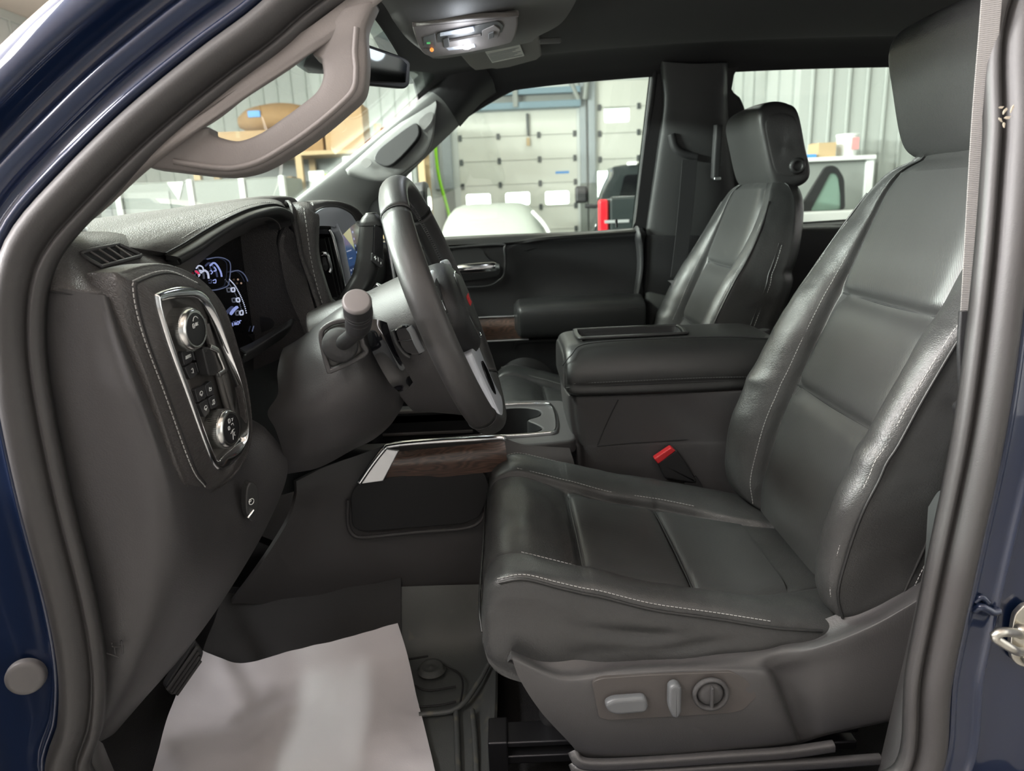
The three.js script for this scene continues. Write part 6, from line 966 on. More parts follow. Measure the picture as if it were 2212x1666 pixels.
// ---------- steering column ----------
const WC = v(-0.0965, 1.4435, 0.42), AX = v(-0.945, -0.328, 0), UPW = v(-0.328, 0.945, 0);   // wheel centre, axis away from the driver, up in the wheel plane
const onW = (s, u, z) => WC.clone().addScaledVector(AX, s).addScaledVector(UPW, u).add(v(0, 0, z));
const column = thing('steering_column', 'grey-brown steering column shroud with stalks behind the wheel', 'steering column');
part('knee_cover', panel([
  [v(-0.3484,1.3999,0.47), v(-0.318,1.4159,0.485), v(-0.2834,1.4395,0.5), v(-0.2452,1.464,0.5), v(-0.2164,1.471,0.48), v(-0.205,1.4695,0.44)],
  [v(-0.344,1.3946,0.5), v(-0.3105,1.4123,0.515), v(-0.2748,1.4348,0.53), v(-0.239,1.4587,0.53), v(-0.2117,1.4619,0.505), v(-0.2004,1.4577,0.46)],
  [v(-0.3452,1.3731,0.52), v(-0.3042,1.3931,0.545), v(-0.2642,1.4151,0.562), v(-0.2303,1.433,0.56), v(-0.2073,1.4391,0.525), v(-0.1946,1.4385,0.475)],
  [v(-0.3453,1.3425,0.53), v(-0.2997,1.363,0.562), v(-0.252,1.3855,0.58), v(-0.2167,1.3994,0.57), v(-0.201,1.4043,0.53), v(-0.1886,1.4025,0.475)],
  [v(-0.364,1.3149,0.53), v(-0.3025,1.3311,0.57), v(-0.2482,1.35,0.585), v(-0.2076,1.3589,0.57), v(-0.1853,1.3607,0.53), v(-0.1732,1.3582,0.475)],
  [v(-0.3606,1.2823,0.515), v(-0.3048,1.2913,0.55), v(-0.2525,1.3028,0.56), v(-0.21,1.3138,0.545), v(-0.1811,1.321,0.5), v(-0.1696,1.3217,0.45)],
  [v(-0.3679,1.2266,0.475), v(-0.3178,1.2375,0.5), v(-0.2621,1.2536,0.51), v(-0.2215,1.2638,0.49), v(-0.1941,1.2765,0.45), v(-0.1828,1.2837,0.41)],
  [v(-0.3843,1.1744,0.42), v(-0.3271,1.1874,0.43), v(-0.2686,1.2158,0.43), v(-0.2354,1.2286,0.42), v(-0.211,1.2437,0.4), v(-0.197,1.259,0.38)],
], 0.012, CAM, 70, 70), M.plastic, column, 'broad column cover');
part('column_top', loft([0.02, 0.05, 0.09, 0.13, 0.165].map((s, i) => rrect(0.145 + i * 0.008, 0.13, 0.05, 5).map(([a, b]) => onW(s + 0.03, b * (0.92 + i * 0.05) + (b > 0 ? 0.004 : 0), a))), 40, 24), M.plastic, column);
part('column_side', panel([
  [v(-0.2038,1.449,0.545), v(-0.1881,1.4496,0.545), v(-0.1733,1.4438,0.542)],
  [v(-0.1976,1.412,0.555), v(-0.1774,1.4178,0.555), v(-0.1645,1.4095,0.55)],
  [v(-0.1771,1.3624,0.555), v(-0.1618,1.37,0.555), v(-0.1502,1.375,0.55)],
  [v(-0.1644,1.3413,0.545), v(-0.1519,1.3463,0.545), v(-0.1438,1.3543,0.54)],
], 0.01, CAM, 14, 24), M.gloss, column, 'black side cover');
part('tilt_cap', panel([[v(-0.185,1.4797,0.46), v(-0.1775,1.4894,0.43), v(-0.1598,1.4905,0.4), v(-0.1441,1.4848,0.38)], [v(-0.1813,1.4772,0.475), v(-0.1695,1.479,0.46), v(-0.1525,1.4787,0.44), v(-0.1379,1.4742,0.42)], [v(-0.1772,1.4741,0.485), v(-0.1632,1.4687,0.48), v(-0.1482,1.4653,0.47), v(-0.1342,1.4619,0.46)], [v(-0.1582,1.454,0.495), v(-0.1502,1.4509,0.495), v(-0.1423,1.4456,0.49), v(-0.1359,1.4367,0.48)]], 0.006, CAM, 24, 24), M.pillarTrim, column, 'pale grey tilt joint cap');
// stalk plate, boot and turn signal stalk
const sp1 = part('stalk_plate', plate([v(-0.2505,1.439,0.608), v(-0.244,1.4505,0.604), v(-0.2258,1.4565,0.6), v(-0.206,1.4524,0.596), v(-0.2012,1.4256,0.596), v(-0.2,1.4122,0.596), v(-0.2396,1.3956,0.606), v(-0.2444,1.3982,0.608)], 0.012, CAM, { r: [0.012, 0.012, 0.01, 0.012, 0.003, 0.006, 0.006, 0.006], bevel: 0.003 }), std(C(0.09, 0.085, 0.08), 0.5, { bumpMap: grainTex, bumpScale: 0.0003 }), column, 'raised stalk plate');
part('plate_rim', sweep([v(-0.2496,1.4395,0.611), v(-0.2428,1.4523,0.608), v(-0.2247,1.4583,0.604), v(-0.2038,1.4542,0.6), v(-0.1985,1.4263,0.6), v(-0.1974,1.4116,0.6), v(-0.2385,1.3942,0.611), v(-0.2448,1.3973,0.612)], rrect(0.007, 0.007, 0.0025, 3), 90, { closed: true, up: v(0, 0, 1) }), M.plastic, sp1);
const boot = v(-0.2259,1.4276,0.61), sEnd = v(-0.1753,1.4973,0.715);
part('stalk_boot', place(lathe([[0.024, 0], [0.0235, 0.006], [0.021, 0.0105], [0.012, 0.013], [0, 0.0135]], 32), boot, v(0.1, 0.12, 1)), M.plasticDark, column);
const stalk = thing('signal_stalk', 'black turn signal stalk pointing at the camera', 'stalk');
{
  const d = sEnd.clone().sub(boot), pt = (t) => boot.clone().addScaledVector(d, t).add(v(0.012 * Math.sin(t * Math.PI) * (t < 0.5 ? 1 : 0.9), -0.004 * Math.sin(t * Math.PI), 0));
  part('stem', sweep([0, 0.15, 0.3, 0.42, 0.5, 0.6, 0.72].map(pt), ring(1, 18), 30, { scale: (t) => 0.0105 + 0.0065 * Math.min(1, Math.max(0, (t - 0.45) / 0.35)) - 0.001 * t, up: v(1, 0, 0) }), M.plasticDark, stalk);
  const a = pt(0.72), b = pt(1.0), dir = b.clone().sub(a).normalize();
  part('grip', cyl(a, b, 0.0165, 0.0172, 32, 0.0012), M.plasticDark, stalk);
  for (const k of [0.25, 0.42]) part('grip_groove', cyl(a.clone().lerp(b, k), a.clone().lerp(b, k + 0.05), 0.0174, 0.0174, 32), M.rubberBlack, stalk);
  part('end_cap', cyl(b.clone().addScaledVector(dir, -0.002), b.clone().addScaledVector(dir, 0.004), 0.0172, 0.0155, 32, 0.0015), std(C(0.13, 0.12, 0.118), 0.45), stalk, 'grey stalk end cap');
}
{ // gear lever on the far side of the column
  const t = thing('gear_lever', 'black column gear lever standing up behind the wheel', 'gear lever');
  part('lever_arm', sweep([v(-0.3145,1.407,0.3), v(-0.2946,1.431,0.29), v(-0.2733,1.4584,0.28), v(-0.2565,1.4829,0.27), v(-0.2453,1.5146,0.265), v(-0.2396,1.5466,0.262), v(-0.2341,1.5743,0.26)], rrect(2, 1.7, 0.7, 5), 50, { scale: (k) => 0.0125 + 0.0085 * Math.min(1, k * 1.8), up: v(0, 0, 1) }), M.leatherSmooth, t);
  part('lever_top', loft([0, 0.35, 0.7, 1].map((k) => rrect(0.044 * (1 - 0.55 * k * k), 0.038 * (1 - 0.5 * k * k), 0.015 * (1 - 0.5 * k * k), 4).map(([a, b]) => v(-0.2342,1.5727,0.26).add(v(a, k * 0.02, b)))), 28, 14, { round: 0.002 }), M.leatherSmooth, t);
  part('button_panel', plate([v(-0.226,1.5738,0.282), v(-0.2156,1.5746,0.272), v(-0.2135,1.5619,0.272), v(-0.2163,1.5142,0.276), v(-0.2201,1.5099,0.28), v(-0.2296,1.5188,0.286), v(-0.2308,1.5277,0.288)], 0.004, v(1.2, 1.6, 0.9), { r: 0.004, bevel: 0.001 }), M.gloss, t, 'glossy black lever panel');
  const rk = part('rocker_button', plate([v(-0.2329,1.5279,0.29), v(-0.2159,1.5128,0.279), v(-0.2176,1.5017,0.28), v(-0.2222,1.4989,0.283), v(-0.2347,1.5131,0.292)], 0.006, v(1.2, 1.6, 0.9), { r: 0.003, bevel: 0.0012 }), M.plasticDark, t, 'plus and minus rocker button');
  const m = v(-0.2278,1.5175,0.292);
  part('plus_minus', [cyl(m.clone().add(v(-0.002, 0.002, 0.001)), m.clone().add(v(0.002, -0.001, 0.001)), 0.0007, 0.0007, 5), cyl(m.clone().add(v(0, 0.004, 0.001)), m.clone().add(v(0, -0.003, 0.001)), 0.0007, 0.0007, 5), cyl(v(-0.2233,1.5157,0.291).add(v(0, 0.003, 0)), v(-0.2233,1.5157,0.291).add(v(0, -0.004, 0)), 0.0005, 0.0005, 5), cyl(v(-0.2195,1.5105,0.288), v(-0.2198,1.5065,0.288), 0.0007, 0.0007, 5)], M.white, rk);
  part('lever_trim', sweep([v(-0.2181,1.579,0.255), v(-0.2121,1.5448,0.25), v(-0.2074,1.5036,0.25), v(-0.2044,1.4702,0.25)], rrect(0.006, 0.01, 0.002, 2), 30, { up: v(0, 0, 1) }), M.satin, t);
}
part('ignition_bezel', [cyl(v(-0.2235,1.4561,0.33), v(-0.2133,1.473,0.33), 0.013, 0.012, 24, 0.001)], M.chrome, column, 'chrome ignition bezel');

// ---------- steering wheel ----------
const wheel = thing('steering_wheel', 'black leather steering wheel seen edge-on with silver spoke trim', 'steering wheel');
{
  const RR = 0.199, n = 120, rimPts = [];
  for (let i = 0; i < n; i++) { const a = i / n * 2 * Math.PI; rimPts.push(onW(0, Math.cos(a) * RR * (Math.cos(a) < -0.8 ? 0.985 : 1), Math.sin(a) * RR)); }
  const radial = (i) => rimPts[i].clone().sub(WC).normalize();
  const rows = rimPts.map((p, i) => ring(1, 20).map(([a, b]) => p.clone().addScaledVector(radial(i), a * 0.0165).addScaledVector(AX, b * 0.0215 + (a < 0 ? 0.003 * a * a : 0))));
  // leather top and bottom arcs, smoother grips at the sides: one mesh each
  const seg = (i0, i1) => { const r = []; for (let i = i0; i <= i1; i++) r.push(rows[(i + n) % n]); const c = (q) => q.reduce((s, p) => s.add(p), v(0, 0, 0)).multiplyScalar(1 / q.length); r.unshift(r[0].map(() => c(r[0]))); const e = r[r.length - 1]; r.push(e.map(() => c(e))); return gridGeo(r, true, false); };
  part('rim', [seg(-13, 13), seg(47, 73)], M.wheelLeather, wheel, 'smooth leather rim arcs');
  part('grip', seg(13, 47), M.wheelLeather, wheel); part('grip', seg(73, 107), M.wheelLeather, wheel);
  for (const i of [13, 47, 73, 107]) part('rim_seam', tube(ring(1, 20).map(([a, b]) => rimPts[i].clone().addScaledVector(radial(i), a * 0.0168).addScaledVector(AX, b * 0.0218)), 0.0009, 40, 6, { closed: true, up: v(1, 1, 1) }), M.rubberBlack, wheel);
  // crossed stitches along the inside of the rim
  const cross = []; for (let i = 0; i < 240; i++) { const a = i / 240 * 2 * Math.PI, p = onW(0, Math.cos(a) * (RR - 0.0172), Math.sin(a) * (RR - 0.0172)), t = onW(0, -Math.sin(a), Math.cos(a)).sub(WC).normalize(); for (const s of [1, -1]) cross.push(cyl(p.clone().addScaledVector(t, 0.0015).addScaledVector(AX, s * 0.003), p.clone().addScaledVector(t, -0.0015).addScaledVector(AX, -s * 0.003), 0.0005, 0.0005, 4)); }
  stuff(part('rim_stitching', cross, M.threadDark, wheel));
  // hub shroud behind the wheel, reaching to the bottom of the rim
  const hs = (s, top, side, bot, wb) => { const o = []; for (let i = 0; i < 28; i++) { const a = i / 28 * 2 * Math.PI, c = Math.cos(a), q = Math.sin(a), u = c > 0 ? top * c : bot * c, w = c > 0 ? side : side + (wb - side) * Math.abs(c) ** 1.5; o.push(onW(s, u, q * w * (1 - 0.25 * Math.max(0, -c) ** 3))); } return o; };
  part('hub_shroud', loft([hs(0.012, 0.075, 0.100, 0.182, 0.075), hs(0.035, 0.075, 0.108, 0.178, 0.075), hs(0.06, 0.074, 0.105, 0.165, 0.07), hs(0.09, 0.072, 0.10, 0.15, 0.068), hs(0.115, 0.07, 0.096, 0.14, 0.066)], 60, 30, { round: 0.004 }), M.plastic, wheel, 'grey-brown hub back cover');
  part('airbag_cover', loft([[0.014, 1], [0, 1.0], [-0.014, 0.97], [-0.026, 0.86], [-0.033, 0.62]].map(([s, k]) => hs(s, 0.072 * k, 0.098 * k, 0.085 * k, 0.07 * k)), 60, 24, { round: 0.003 }), M.plasticDark, wheel, 'domed black airbag cover');
  const emb = part('emblem_plate', place(lathe([[0, 0.002], [0.028, 0.0015], [0.030, 0]], 40), onW(-0.034, 0.0, 0), AX.clone().negate()), M.gloss, wheel);
  part('emblem_letters', lettering('GMC', 0.016, onW(-0.0362, 0, 0), v(0, 0, -1), UPW, 0.001), M.red, emb, 'red emblem letters');
  part('emblem_rim', sweep(hs(-0.031, 0.048, 0.058, 0.062, 0.045), rrect(0.004, 0.004, 0.0015, 2), 60, { closed: true, up: AX.clone() }), M.chrome, emb);
  // spokes at the sides, with buttons
  for (const s of [1, -1]) {
    const sec = (z, h, d) => rrect(h, d, 0.008, 4).map(([a, b]) => onW(0.006 + b, 0.02 + a, s * z));
    part('side_spoke', loft([sec(0.075, 0.075, 0.036), sec(0.12, 0.07, 0.030), sec(0.165, 0.066, 0.028), sec(0.19, 0.06, 0.026)], 30, 16), M.plasticDark, wheel);
    for (const k of [0, 1, 2]) part('spoke_button', bx(0.006, 0.016, 0.018, 0, 0, 0, 0.002).applyQuaternion(new THREE.Quaternion().setFromUnitVectors(v(1, 0, 0), AX.clone().negate())).translate(...onW(-0.012, 0.040 - k * 0.02, s * 0.135).toArray()), k === 1 ? M.chrome : M.plasticDark, wheel);
    part('spoke_trim', sweep([onW(-0.010, 0.062, s * 0.085), onW(-0.012, 0.060, s * 0.13), onW(-0.010, 0.052, s * 0.17)], rrect(0.012, 0.008, 0.003, 3), 20, { up: AX.clone() }), M.silver, wheel);
    // radio paddle behind the spoke
    const pq = s > 0 ? [v(-0.1619,1.436,0.561), v(-0.1511,1.4414,0.561), v(-0.1369,1.4408,0.561), v(-0.1284,1.4168,0.561), v(-0.123,1.4019,0.561), v(-0.1285,1.3982,0.561), v(-0.1455,1.3989,0.561), v(-0.154,1.406,0.561)] : null;
    if (pq) {
      const pd = part('paddle_switch', plate(pq, 0.02, CAM, { r: 0.006, bevel: 0.003 }), M.gloss, wheel, 'glossy black paddle switch');
      part('paddle_edge', sweep([v(-0.1392,1.4401,0.564), v(-0.1345,1.4323,0.565), v(-0.1293,1.4163,0.565), v(-0.1238,1.4039,0.564)], rrect(0.010, 0.008, 0.003, 3), 30, { up: v(0, 0, 1) }), M.switchGrey, pd);
      part('paddle_split', tube([v(-0.1579,1.4203,0.562), v(-0.1436,1.4203,0.562), v(-0.1278,1.4235,0.562)], 0.0008, 12, 5), M.rubberBlack, pd);
      part('paddle_rim', sweep([v(-0.163,1.4356,0.562), v(-0.1582,1.417,0.562), v(-0.1502,1.4034,0.562), v(-0.1416,1.3963,0.562)], rrect(0.005, 0.006, 0.002, 2), 30, { up: v(0, 0, 1) }), M.leatherSmooth, pd);
    }
  }
  // silver lower spoke
  const ls = (u, w, d) => rrect(w, d, d * 0.4, 4).map(([a, b]) => onW(-0.004 + b, u, a));
  part('lower_spoke', loft([ls(-0.075, 0.12, 0.024), ls(-0.11, 0.11, 0.024), ls(-0.15, 0.105, 0.026), ls(-0.186, 0.12, 0.030)], 32, 20), M.silver, wheel, 'satin silver lower spoke');
  part('spoke_recess', plate(ring(1, 20).map(([a, b]) => onW(-0.0185, -0.13 + b * 0.03, a * 0.025)), 0.003, v(3, 2, 0.4)), M.gloss, wheel);
}

// ---------- centre console ----------
const con = thing('centre_console', 'dark grey centre console with padded leather armrest lid', 'console');
{
  // armrest lid: sections along x of a rounded pad
  const ls = (x, k, ky, yl = 1.199) => [[0.122, 0.004], [0.131, 0.030], [0.128, 0.055], [0.108, 0.088], [0.085, 0.104], [0.05, 0.110], [-0.05, 0.110], [-0.10, 0.104], [-0.125, 0.085], [-0.14, 0.05], [-0.14, 0.02], [-0.13, 0.0], [0, -0.002]].map(([z, y]) => v(x, yl + (y - 0.05) * ky + 0.05, 0 + z * k));
  const trayLoop = smooth([[0.158, 0.046], [0.156, -0.026], [0.175, -0.038], [0.355, -0.038], [0.376, -0.026], [0.372, 0.030], [0.355, 0.046], [0.172, 0.050]].map(([x, z]) => v(x, 1.3145, z)), 40, true);
  const lid = part('armrest_lid', punch(loft([ls(0.112, 0.86, 0.70), ls(0.118, 0.94, 0.86), ls(0.134, 0.985, 0.96), ls(0.17, 1, 1), ls(0.25, 1.0, 1.03), ls(0.36, 1.0, 1.04), ls(0.44, 1.0, 1.02), ls(0.53, 1.0, 0.99), ls(0.555, 0.98, 0.93)], 260, 200, { round: 0.004 }), trayLoop, 1.29), M.leatherSmooth, con, 'padded black armrest lid');
  part('lid_tray', wellOf(trayLoop, 0.014, 0.97), M.plasticDark, lid, 'black inset tray');
  part('lid_tray_rim', sweep([[0.150, 0.052], [0.150, -0.03], [0.17, -0.045], [0.36, -0.045], [0.385, -0.03], [0.38, 0.035], [0.36, 0.054], [0.17, 0.058]].map(([x, z]) => v(x, 1.3145, z)), rrect(0.010, 0.006, 0.0025, 3), 100, { closed: true }), M.leatherSmooth, lid);
  part('lid_seam', [tube([[0.107, 0.108, 1.268], [0.125, 0.112, 1.290], [0.16, 0.090, 1.3085], [0.30, 0.086, 1.312], [0.45, 0.088, 1.310], [0.55, 0.09, 1.302]].map(([x, z, y]) => v(x, y, z)), 0.0014, 60, 6), tube([[0.112, 0.121, 1.222], [0.13, 0.127, 1.225], [0.2, 0.1305, 1.2265], [0.4, 0.1305, 1.226], [0.55, 0.129, 1.222]].map(([x, z, y]) => v(x, y, z)), 0.0014, 60, 6)], M.rubberBlack, lid);
  part('lid_stitching', stitches([[0.13, 0.1285, 1.233], [0.2, 0.1322, 1.2345], [0.4, 0.1322, 1.2345], [0.55, 0.131, 1.23]].map(([x, z, y]) => v(x, y, z)), 0.006, 0.0042, 0.0006), M.threadDark, lid);
  // box under the lid
  const bsx = (y, x0, z, zf) => [v(x0, y, zf), v(x0 + 0.012, y, z * 0.9), v(x0 + 0.04, y, z), v(0.3, y, z + 0.002), v(0.62, y, z), v(0.62, y, -z), v(0.3, y, -z), v(x0 + 0.04, y, -z), v(x0 + 0.012, y, -z * 0.9), v(x0, y, -zf)];
  part('console_box', loft([bsx(1.20, 0.115, 0.118, 0.08), bsx(1.15, 0.118, 0.120, 0.085), bsx(1.10, 0.125, 0.124, 0.09), bsx(1.07, 0.13, 0.128, 0.095), bsx(0.9, 0.13, 0.14, 0.1), bsx(0.7, 0.13, 0.15, 0.1)], 60, 24), M.plastic, con, 'dark console box');
  part('box_seam', [tube([v(0.2217,1.1922,0.122), v(0.2036,1.1572,0.1245), v(0.1855,1.1175,0.126), v(0.1761,1.0958,0.128)], 0.001, 20, 5), tube([v(0.1751,1.0939,0.1285), v(0.283,1.0988,0.13), v(0.44,1.1009,0.13)], 0.0012, 30, 5)], M.rubberBlack, con);
  part('rear_pocket', plate([v(0.5018,1.3112,0.02), v(0.5725,1.3052,-0.02), v(0.5815,1.2905,0), v(0.5066,1.2879,0.06)].map((p) => v(p.x, 1.305, p.z)), 0.02, v(0.5, 5, 0), { r: 0.01, bevel: 0.002 }), M.plasticDark, con);
  // lower console deck with cup holders and open bin
  const Y = 1.118, deck = [[-0.36, 0.14], [-0.30, 0.165], [-0.02, 0.170], [0.05, 0.165], [0.13, 0.150], [0.13, -0.15], [0.05, -0.165], [-0.30, -0.165], [-0.36, -0.14]].map(([x, z]) => v(x, Y, z));
  const cupHole = [[-0.052, 0.075], [-0.020, 0.098], [0.03, 0.094], [0.060, 0.070], [0.052, 0.040], [0.034, 0.012], [0.034, -0.006], [0.060, -0.03], [0.062, -0.068], [0.03, -0.095], [-0.02, -0.095], [-0.05, -0.06]].map(([x, z]) => v(x, Y, z));
  const binHole = [[-0.32, 0.115], [-0.085, 0.115], [-0.075, 0.10], [-0.075, -0.08], [-0.09, -0.095], [-0.32, -0.095]].map(([x, z]) => v(x, Y, z));
  part('console_deck', plate(deck, 0.03, v(0, 5, 0), { holes: [smoothLoop(cupHole, 60), binHole], r: 0.02, bevel: 0.006 }), M.plastic, con, 'grey console deck');
  const ringLoop = [[-0.07, 0.095], [-0.045, 0.118], [0.06, 0.112], [0.092, 0.085], [0.094, -0.085], [0.06, -0.115], [-0.045, -0.115], [-0.07, -0.09]].map(([x, z]) => v(x, Y + 0.003, z));
  part('cup_ring', sweep(ringLoop, rrect(0.007, 0.009, 0.0025, 3), 120, { closed: true }), M.chrome, con, 'chrome ring round the cup holders');
  const well = smoothLoop(cupHole, 60);
  part('cup_well', [gridGeo([well.map((p) => p.clone()), well.map((p) => v(p.x * 0.96, Y - 0.075, p.z * 0.95))], true, false), plate(well.map((p) => v(p.x * 0.96, Y - 0.074, p.z * 0.95)), 0.004, v(0, 5, 0))], M.rubberBlack, con, 'black cup holder well');
  part('cup_finger', bx(0.012, 0.014, 0.012, 0.05, Y - 0.01, 0.003, 0.003), M.rubberBlack, con);
  part('storage_bin', [gridGeo([binHole, binHole.map((p) => v(p.x, Y - 0.08, p.z))], true, false), plate(binHole.map((p) => v(p.x, Y - 0.08, p.z)), 0.004, v(0, 5, 0))], M.plasticDark, con, 'dark open storage bin');
  part('bin_rail', [bc(-0.33, -0.08, Y - 0.004, Y + 0.006, -0.112, -0.095, 0.004), bc(-0.33, -0.10, Y - 0.055, Y - 0.048, -0.095, -0.088, 0.002)], M.pillarTrim, con);
  // flank of the console facing the driver footwell, with a moulded pocket
  part('console_flank', panel([
    [v(-0.426,1.0965,0.26), v(-0.3809,1.1074,0.22), v(-0.3215,1.118,0.19), v(-0.2374,1.1386,0.175), v(-0.1427,1.1432,0.172), v(-0.0479,1.1452,0.17), v(0.0175,1.1201,0.17), v(0.1134,1.104,0.16)],
    [v(-0.4278,1.0697,0.265), v(-0.3823,1.0721,0.23), v(-0.3228,1.0738,0.205), v(-0.2388,1.086,0.195), v(-0.1446,1.0905,0.192), v(-0.0503,1.0903,0.19), v(0.0253,1.0849,0.185), v(0.1214,1.0747,0.17)],
    [v(-0.4455,1.0239,0.27), v(-0.3967,1.015,0.235), v(-0.328,1.0103,0.21), v(-0.2434,1.0223,0.2), v(-0.1483,1.0271,0.198), v(-0.0531,1.032,0.196), v(0.0329,1.0357,0.19), v(0.1296,1.0248,0.175)],
    [v(-0.4807,0.9712,0.28), v(-0.4218,0.9473,0.24), v(-0.3339,0.9389,0.216), v(-0.2494,0.9402,0.206), v(-0.1531,0.9472,0.204), v(-0.0565,0.9616,0.2), v(0.0306,0.9759,0.195), v(0.1282,0.9748,0.18)],
    [v(-0.5281,0.9107,0.285), v(-0.4561,0.884,0.245), v(-0.3492,0.8772,0.218), v(-0.2546,0.8755,0.208), v(-0.1577,0.8761,0.206), v(-0.0602,0.8875,0.2), v(0.028,0.902,0.195), v(0.1271,0.911,0.18)],
    [v(-0.58,0.8494,0.28), v(-0.4941,0.82,0.24), v(-0.3663,0.8128,0.214), v(-0.2606,0.8103,0.204), v(-0.1624,0.8109,0.202), v(-0.0637,0.8191,0.198), v(0.0255,0.8233,0.19), v(0.1255,0.8237,0.18)],
  ], 0.012, CAM, 70, 50), M.flank, con, 'grey console flank');
  part('flank_pocket', plate([v(-0.3339,1.0484,0.222), v(-0.3178,1.0697,0.222), v(-0.2448,1.0813,0.22), v(-0.063,1.0827,0.22), v(-0.0521,1.0423,0.22), v(-0.0776,0.9846,0.22), v(-0.1123,0.9719,0.22), v(-0.3202,0.9652,0.224), v(-0.3377,0.9784,0.224)], 0.006, CAM, { r: 0.012, bevel: 0.002 }), M.rubberBlack, con, 'recessed black side pocket');
  part('pocket_lip', sweep([v(-0.3392,1.0375,0.224), v(-0.3441,0.9858,0.226), v(-0.3331,0.9596,0.228), v(-0.3014,0.956,0.228), v(-0.207,0.9608,0.226), v(-0.1124,0.9645,0.226), v(-0.0788,0.9768,0.225), v(-0.0614,1.0046,0.225)], rrect(0.008, 0.008, 0.0035, 3), 70, { up: v(0, 0, 1) }), M.plastic, con);
  // wood and chrome strip
  const wd = part('wood_strip', panel([
    [v(-0.2344,1.131,0.212), v(-0.1581,1.136,0.214), v(-0.0841,1.1404,0.214), v(-0.0195,1.1435,0.212)],
    [v(-0.2456,1.1117,0.222), v(-0.1585,1.1163,0.224), v(-0.0849,1.1197,0.224), v(-0.0169,1.1207,0.222)],
    [v(-0.2623,1.0754,0.218), v(-0.1618,1.0755,0.22), v(-0.0873,1.0799,0.22), v(-0.0167,1.0838,0.218)],
  ], 0.012, CAM, 40, 16), M.wood, con, 'dark brown wood trim strip');
  part('chrome_strip', sweep([v(-0.3114,1.0765,0.232), v(-0.2876,1.1074,0.226), v(-0.26,1.139,0.22), v(-0.2476,1.145,0.214), v(-0.1942,1.1486,0.212), v(-0.1021,1.1502,0.212), v(-0.0303,1.1501,0.21), v(-0.0195,1.145,0.208)], rrect(0.011, 0.011, 0.004, 3), 110, { up: v(0, 0.5, 1) }), M.chrome, wd, 'chrome edge strip');
  part('strip_nose', plate([v(-0.3101,1.0731,0.231), v(-0.2558,1.1415,0.222), v(-0.2291,1.1356,0.22), v(-0.2644,1.0756,0.228)], 0.008, CAM, { bevel: 0.002 }), M.satin, wd, 'silver strip nose');
}
// belt buckle beside the seat
{
  const t = thing('seat_belt_buckle', 'black seat belt buckle with red button by driver seat', 'buckle'), n = v(-0.2, 0.15, 1);
  part('buckle_body', plate([v(0.2977,1.0607,0.155), v(0.338,1.0877,0.155), v(0.364,1.0493,0.155), v(0.3825,1.0129,0.155), v(0.3708,1.0113,0.155), v(0.3137,1.0245,0.155)], 0.022, CAM, { r: 0.004, bevel: 0.004 }), M.plasticDark, t);
  part('red_button', plate([v(0.2901,1.0705,0.158), v(0.3256,1.0945,0.158), v(0.3354,1.0868,0.158), v(0.299,1.0587,0.158)], 0.018, CAM, { r: 0.003, bevel: 0.002 }), M.red, t, 'red release button');
  part('buckle_strap', sweep([v(0.3685,1.017,0.148), v(0.384,0.9908,0.148), v(0.3942,0.9591,0.15)], rrect(0.03, 0.004, 0.0015, 2), 10, { up: v(0, 0, 1) }), M.webbingBlack, t);
}

// ---------- closed passenger door ----------
const pd = thing('passenger_door', 'black inner panel of the closed passenger door', 'door');
part('door_panel', panel([
  [v(-0.479,1.4907,-0.755), v(-0.3442,1.5025,-0.755), v(-0.1951,1.505,-0.75), v(0.0419,1.5051,-0.75), v(0.2492,1.5035,-0.75), v(0.4211,1.5077,-0.75), v(0.4422,1.5067,-0.752)],
  [v(-0.4734,1.485,-0.725), v(-0.3404,1.4952,-0.725), v(-0.1933,1.4949,-0.72), v(0.041,1.4977,-0.72), v(0.2458,1.499,-0.72), v(0.4126,1.5033,-0.72), v(0.438,1.5019,-0.73)],
  [v(-0.4734,1.4501,-0.708), v(-0.3402,1.4619,-0.705), v(-0.1935,1.4674,-0.7), v(-0.0043,1.4678,-0.7), v(0.0836,1.484,-0.7), v(0.409,1.49,-0.7), v(0.4322,1.4884,-0.715)],
  [v(-0.4502,1.3907,-0.71), v(-0.3162,1.3999,-0.706), v(-0.1829,1.4091,-0.702), v(0.0007,1.4154,-0.705), v(0.1121,1.4417,-0.715), v(0.4089,1.455,-0.715), v(0.4304,1.4538,-0.72)],
  [v(-0.4424,1.3165,-0.71), v(-0.3071,1.3261,-0.705), v(-0.1737,1.3209,-0.7), v(0.0042,1.3267,-0.71), v(0.1242,1.3346,-0.725), v(0.411,1.3518,-0.725), v(0.4329,1.3504,-0.73)],
  [v(-0.4209,1.2252,-0.71), v(-0.2844,1.2353,-0.705), v(-0.1496,1.2302,-0.7), v(0.015,1.2305,-0.7), v(0.1496,1.2321,-0.7), v(0.4068,1.2207,-0.7), v(0.4316,1.2164,-0.72)],
  [v(-0.4022,1.1144,-0.72), v(-0.2622,1.1404,-0.715), v(-0.1397,1.1515,-0.71), v(0.0269,1.1528,-0.705), v(0.1777,1.1517,-0.7), v(0.407,1.1446,-0.7), v(0.432,1.1395,-0.72)],
  [v(-0.3895,0.9189,-0.73), v(-0.2472,0.9303,-0.725), v(-0.1213,0.9423,-0.72), v(0.0344,0.9448,-0.715), v(0.2048,0.9466,-0.71), v(0.4218,0.9368,-0.71), v(0.4434,0.9314,-0.725)],
  [v(-0.3816,0.6442,-0.74), v(-0.2506,0.6576,-0.735), v(-0.1206,0.6709,-0.73), v(0.0247,0.6834,-0.725), v(0.2165,0.6764,-0.72), v(0.4409,0.666,-0.72), v(0.459,0.661,-0.73)],
], 0.03, CAM, 80, 80), M.pillarDark, pd);
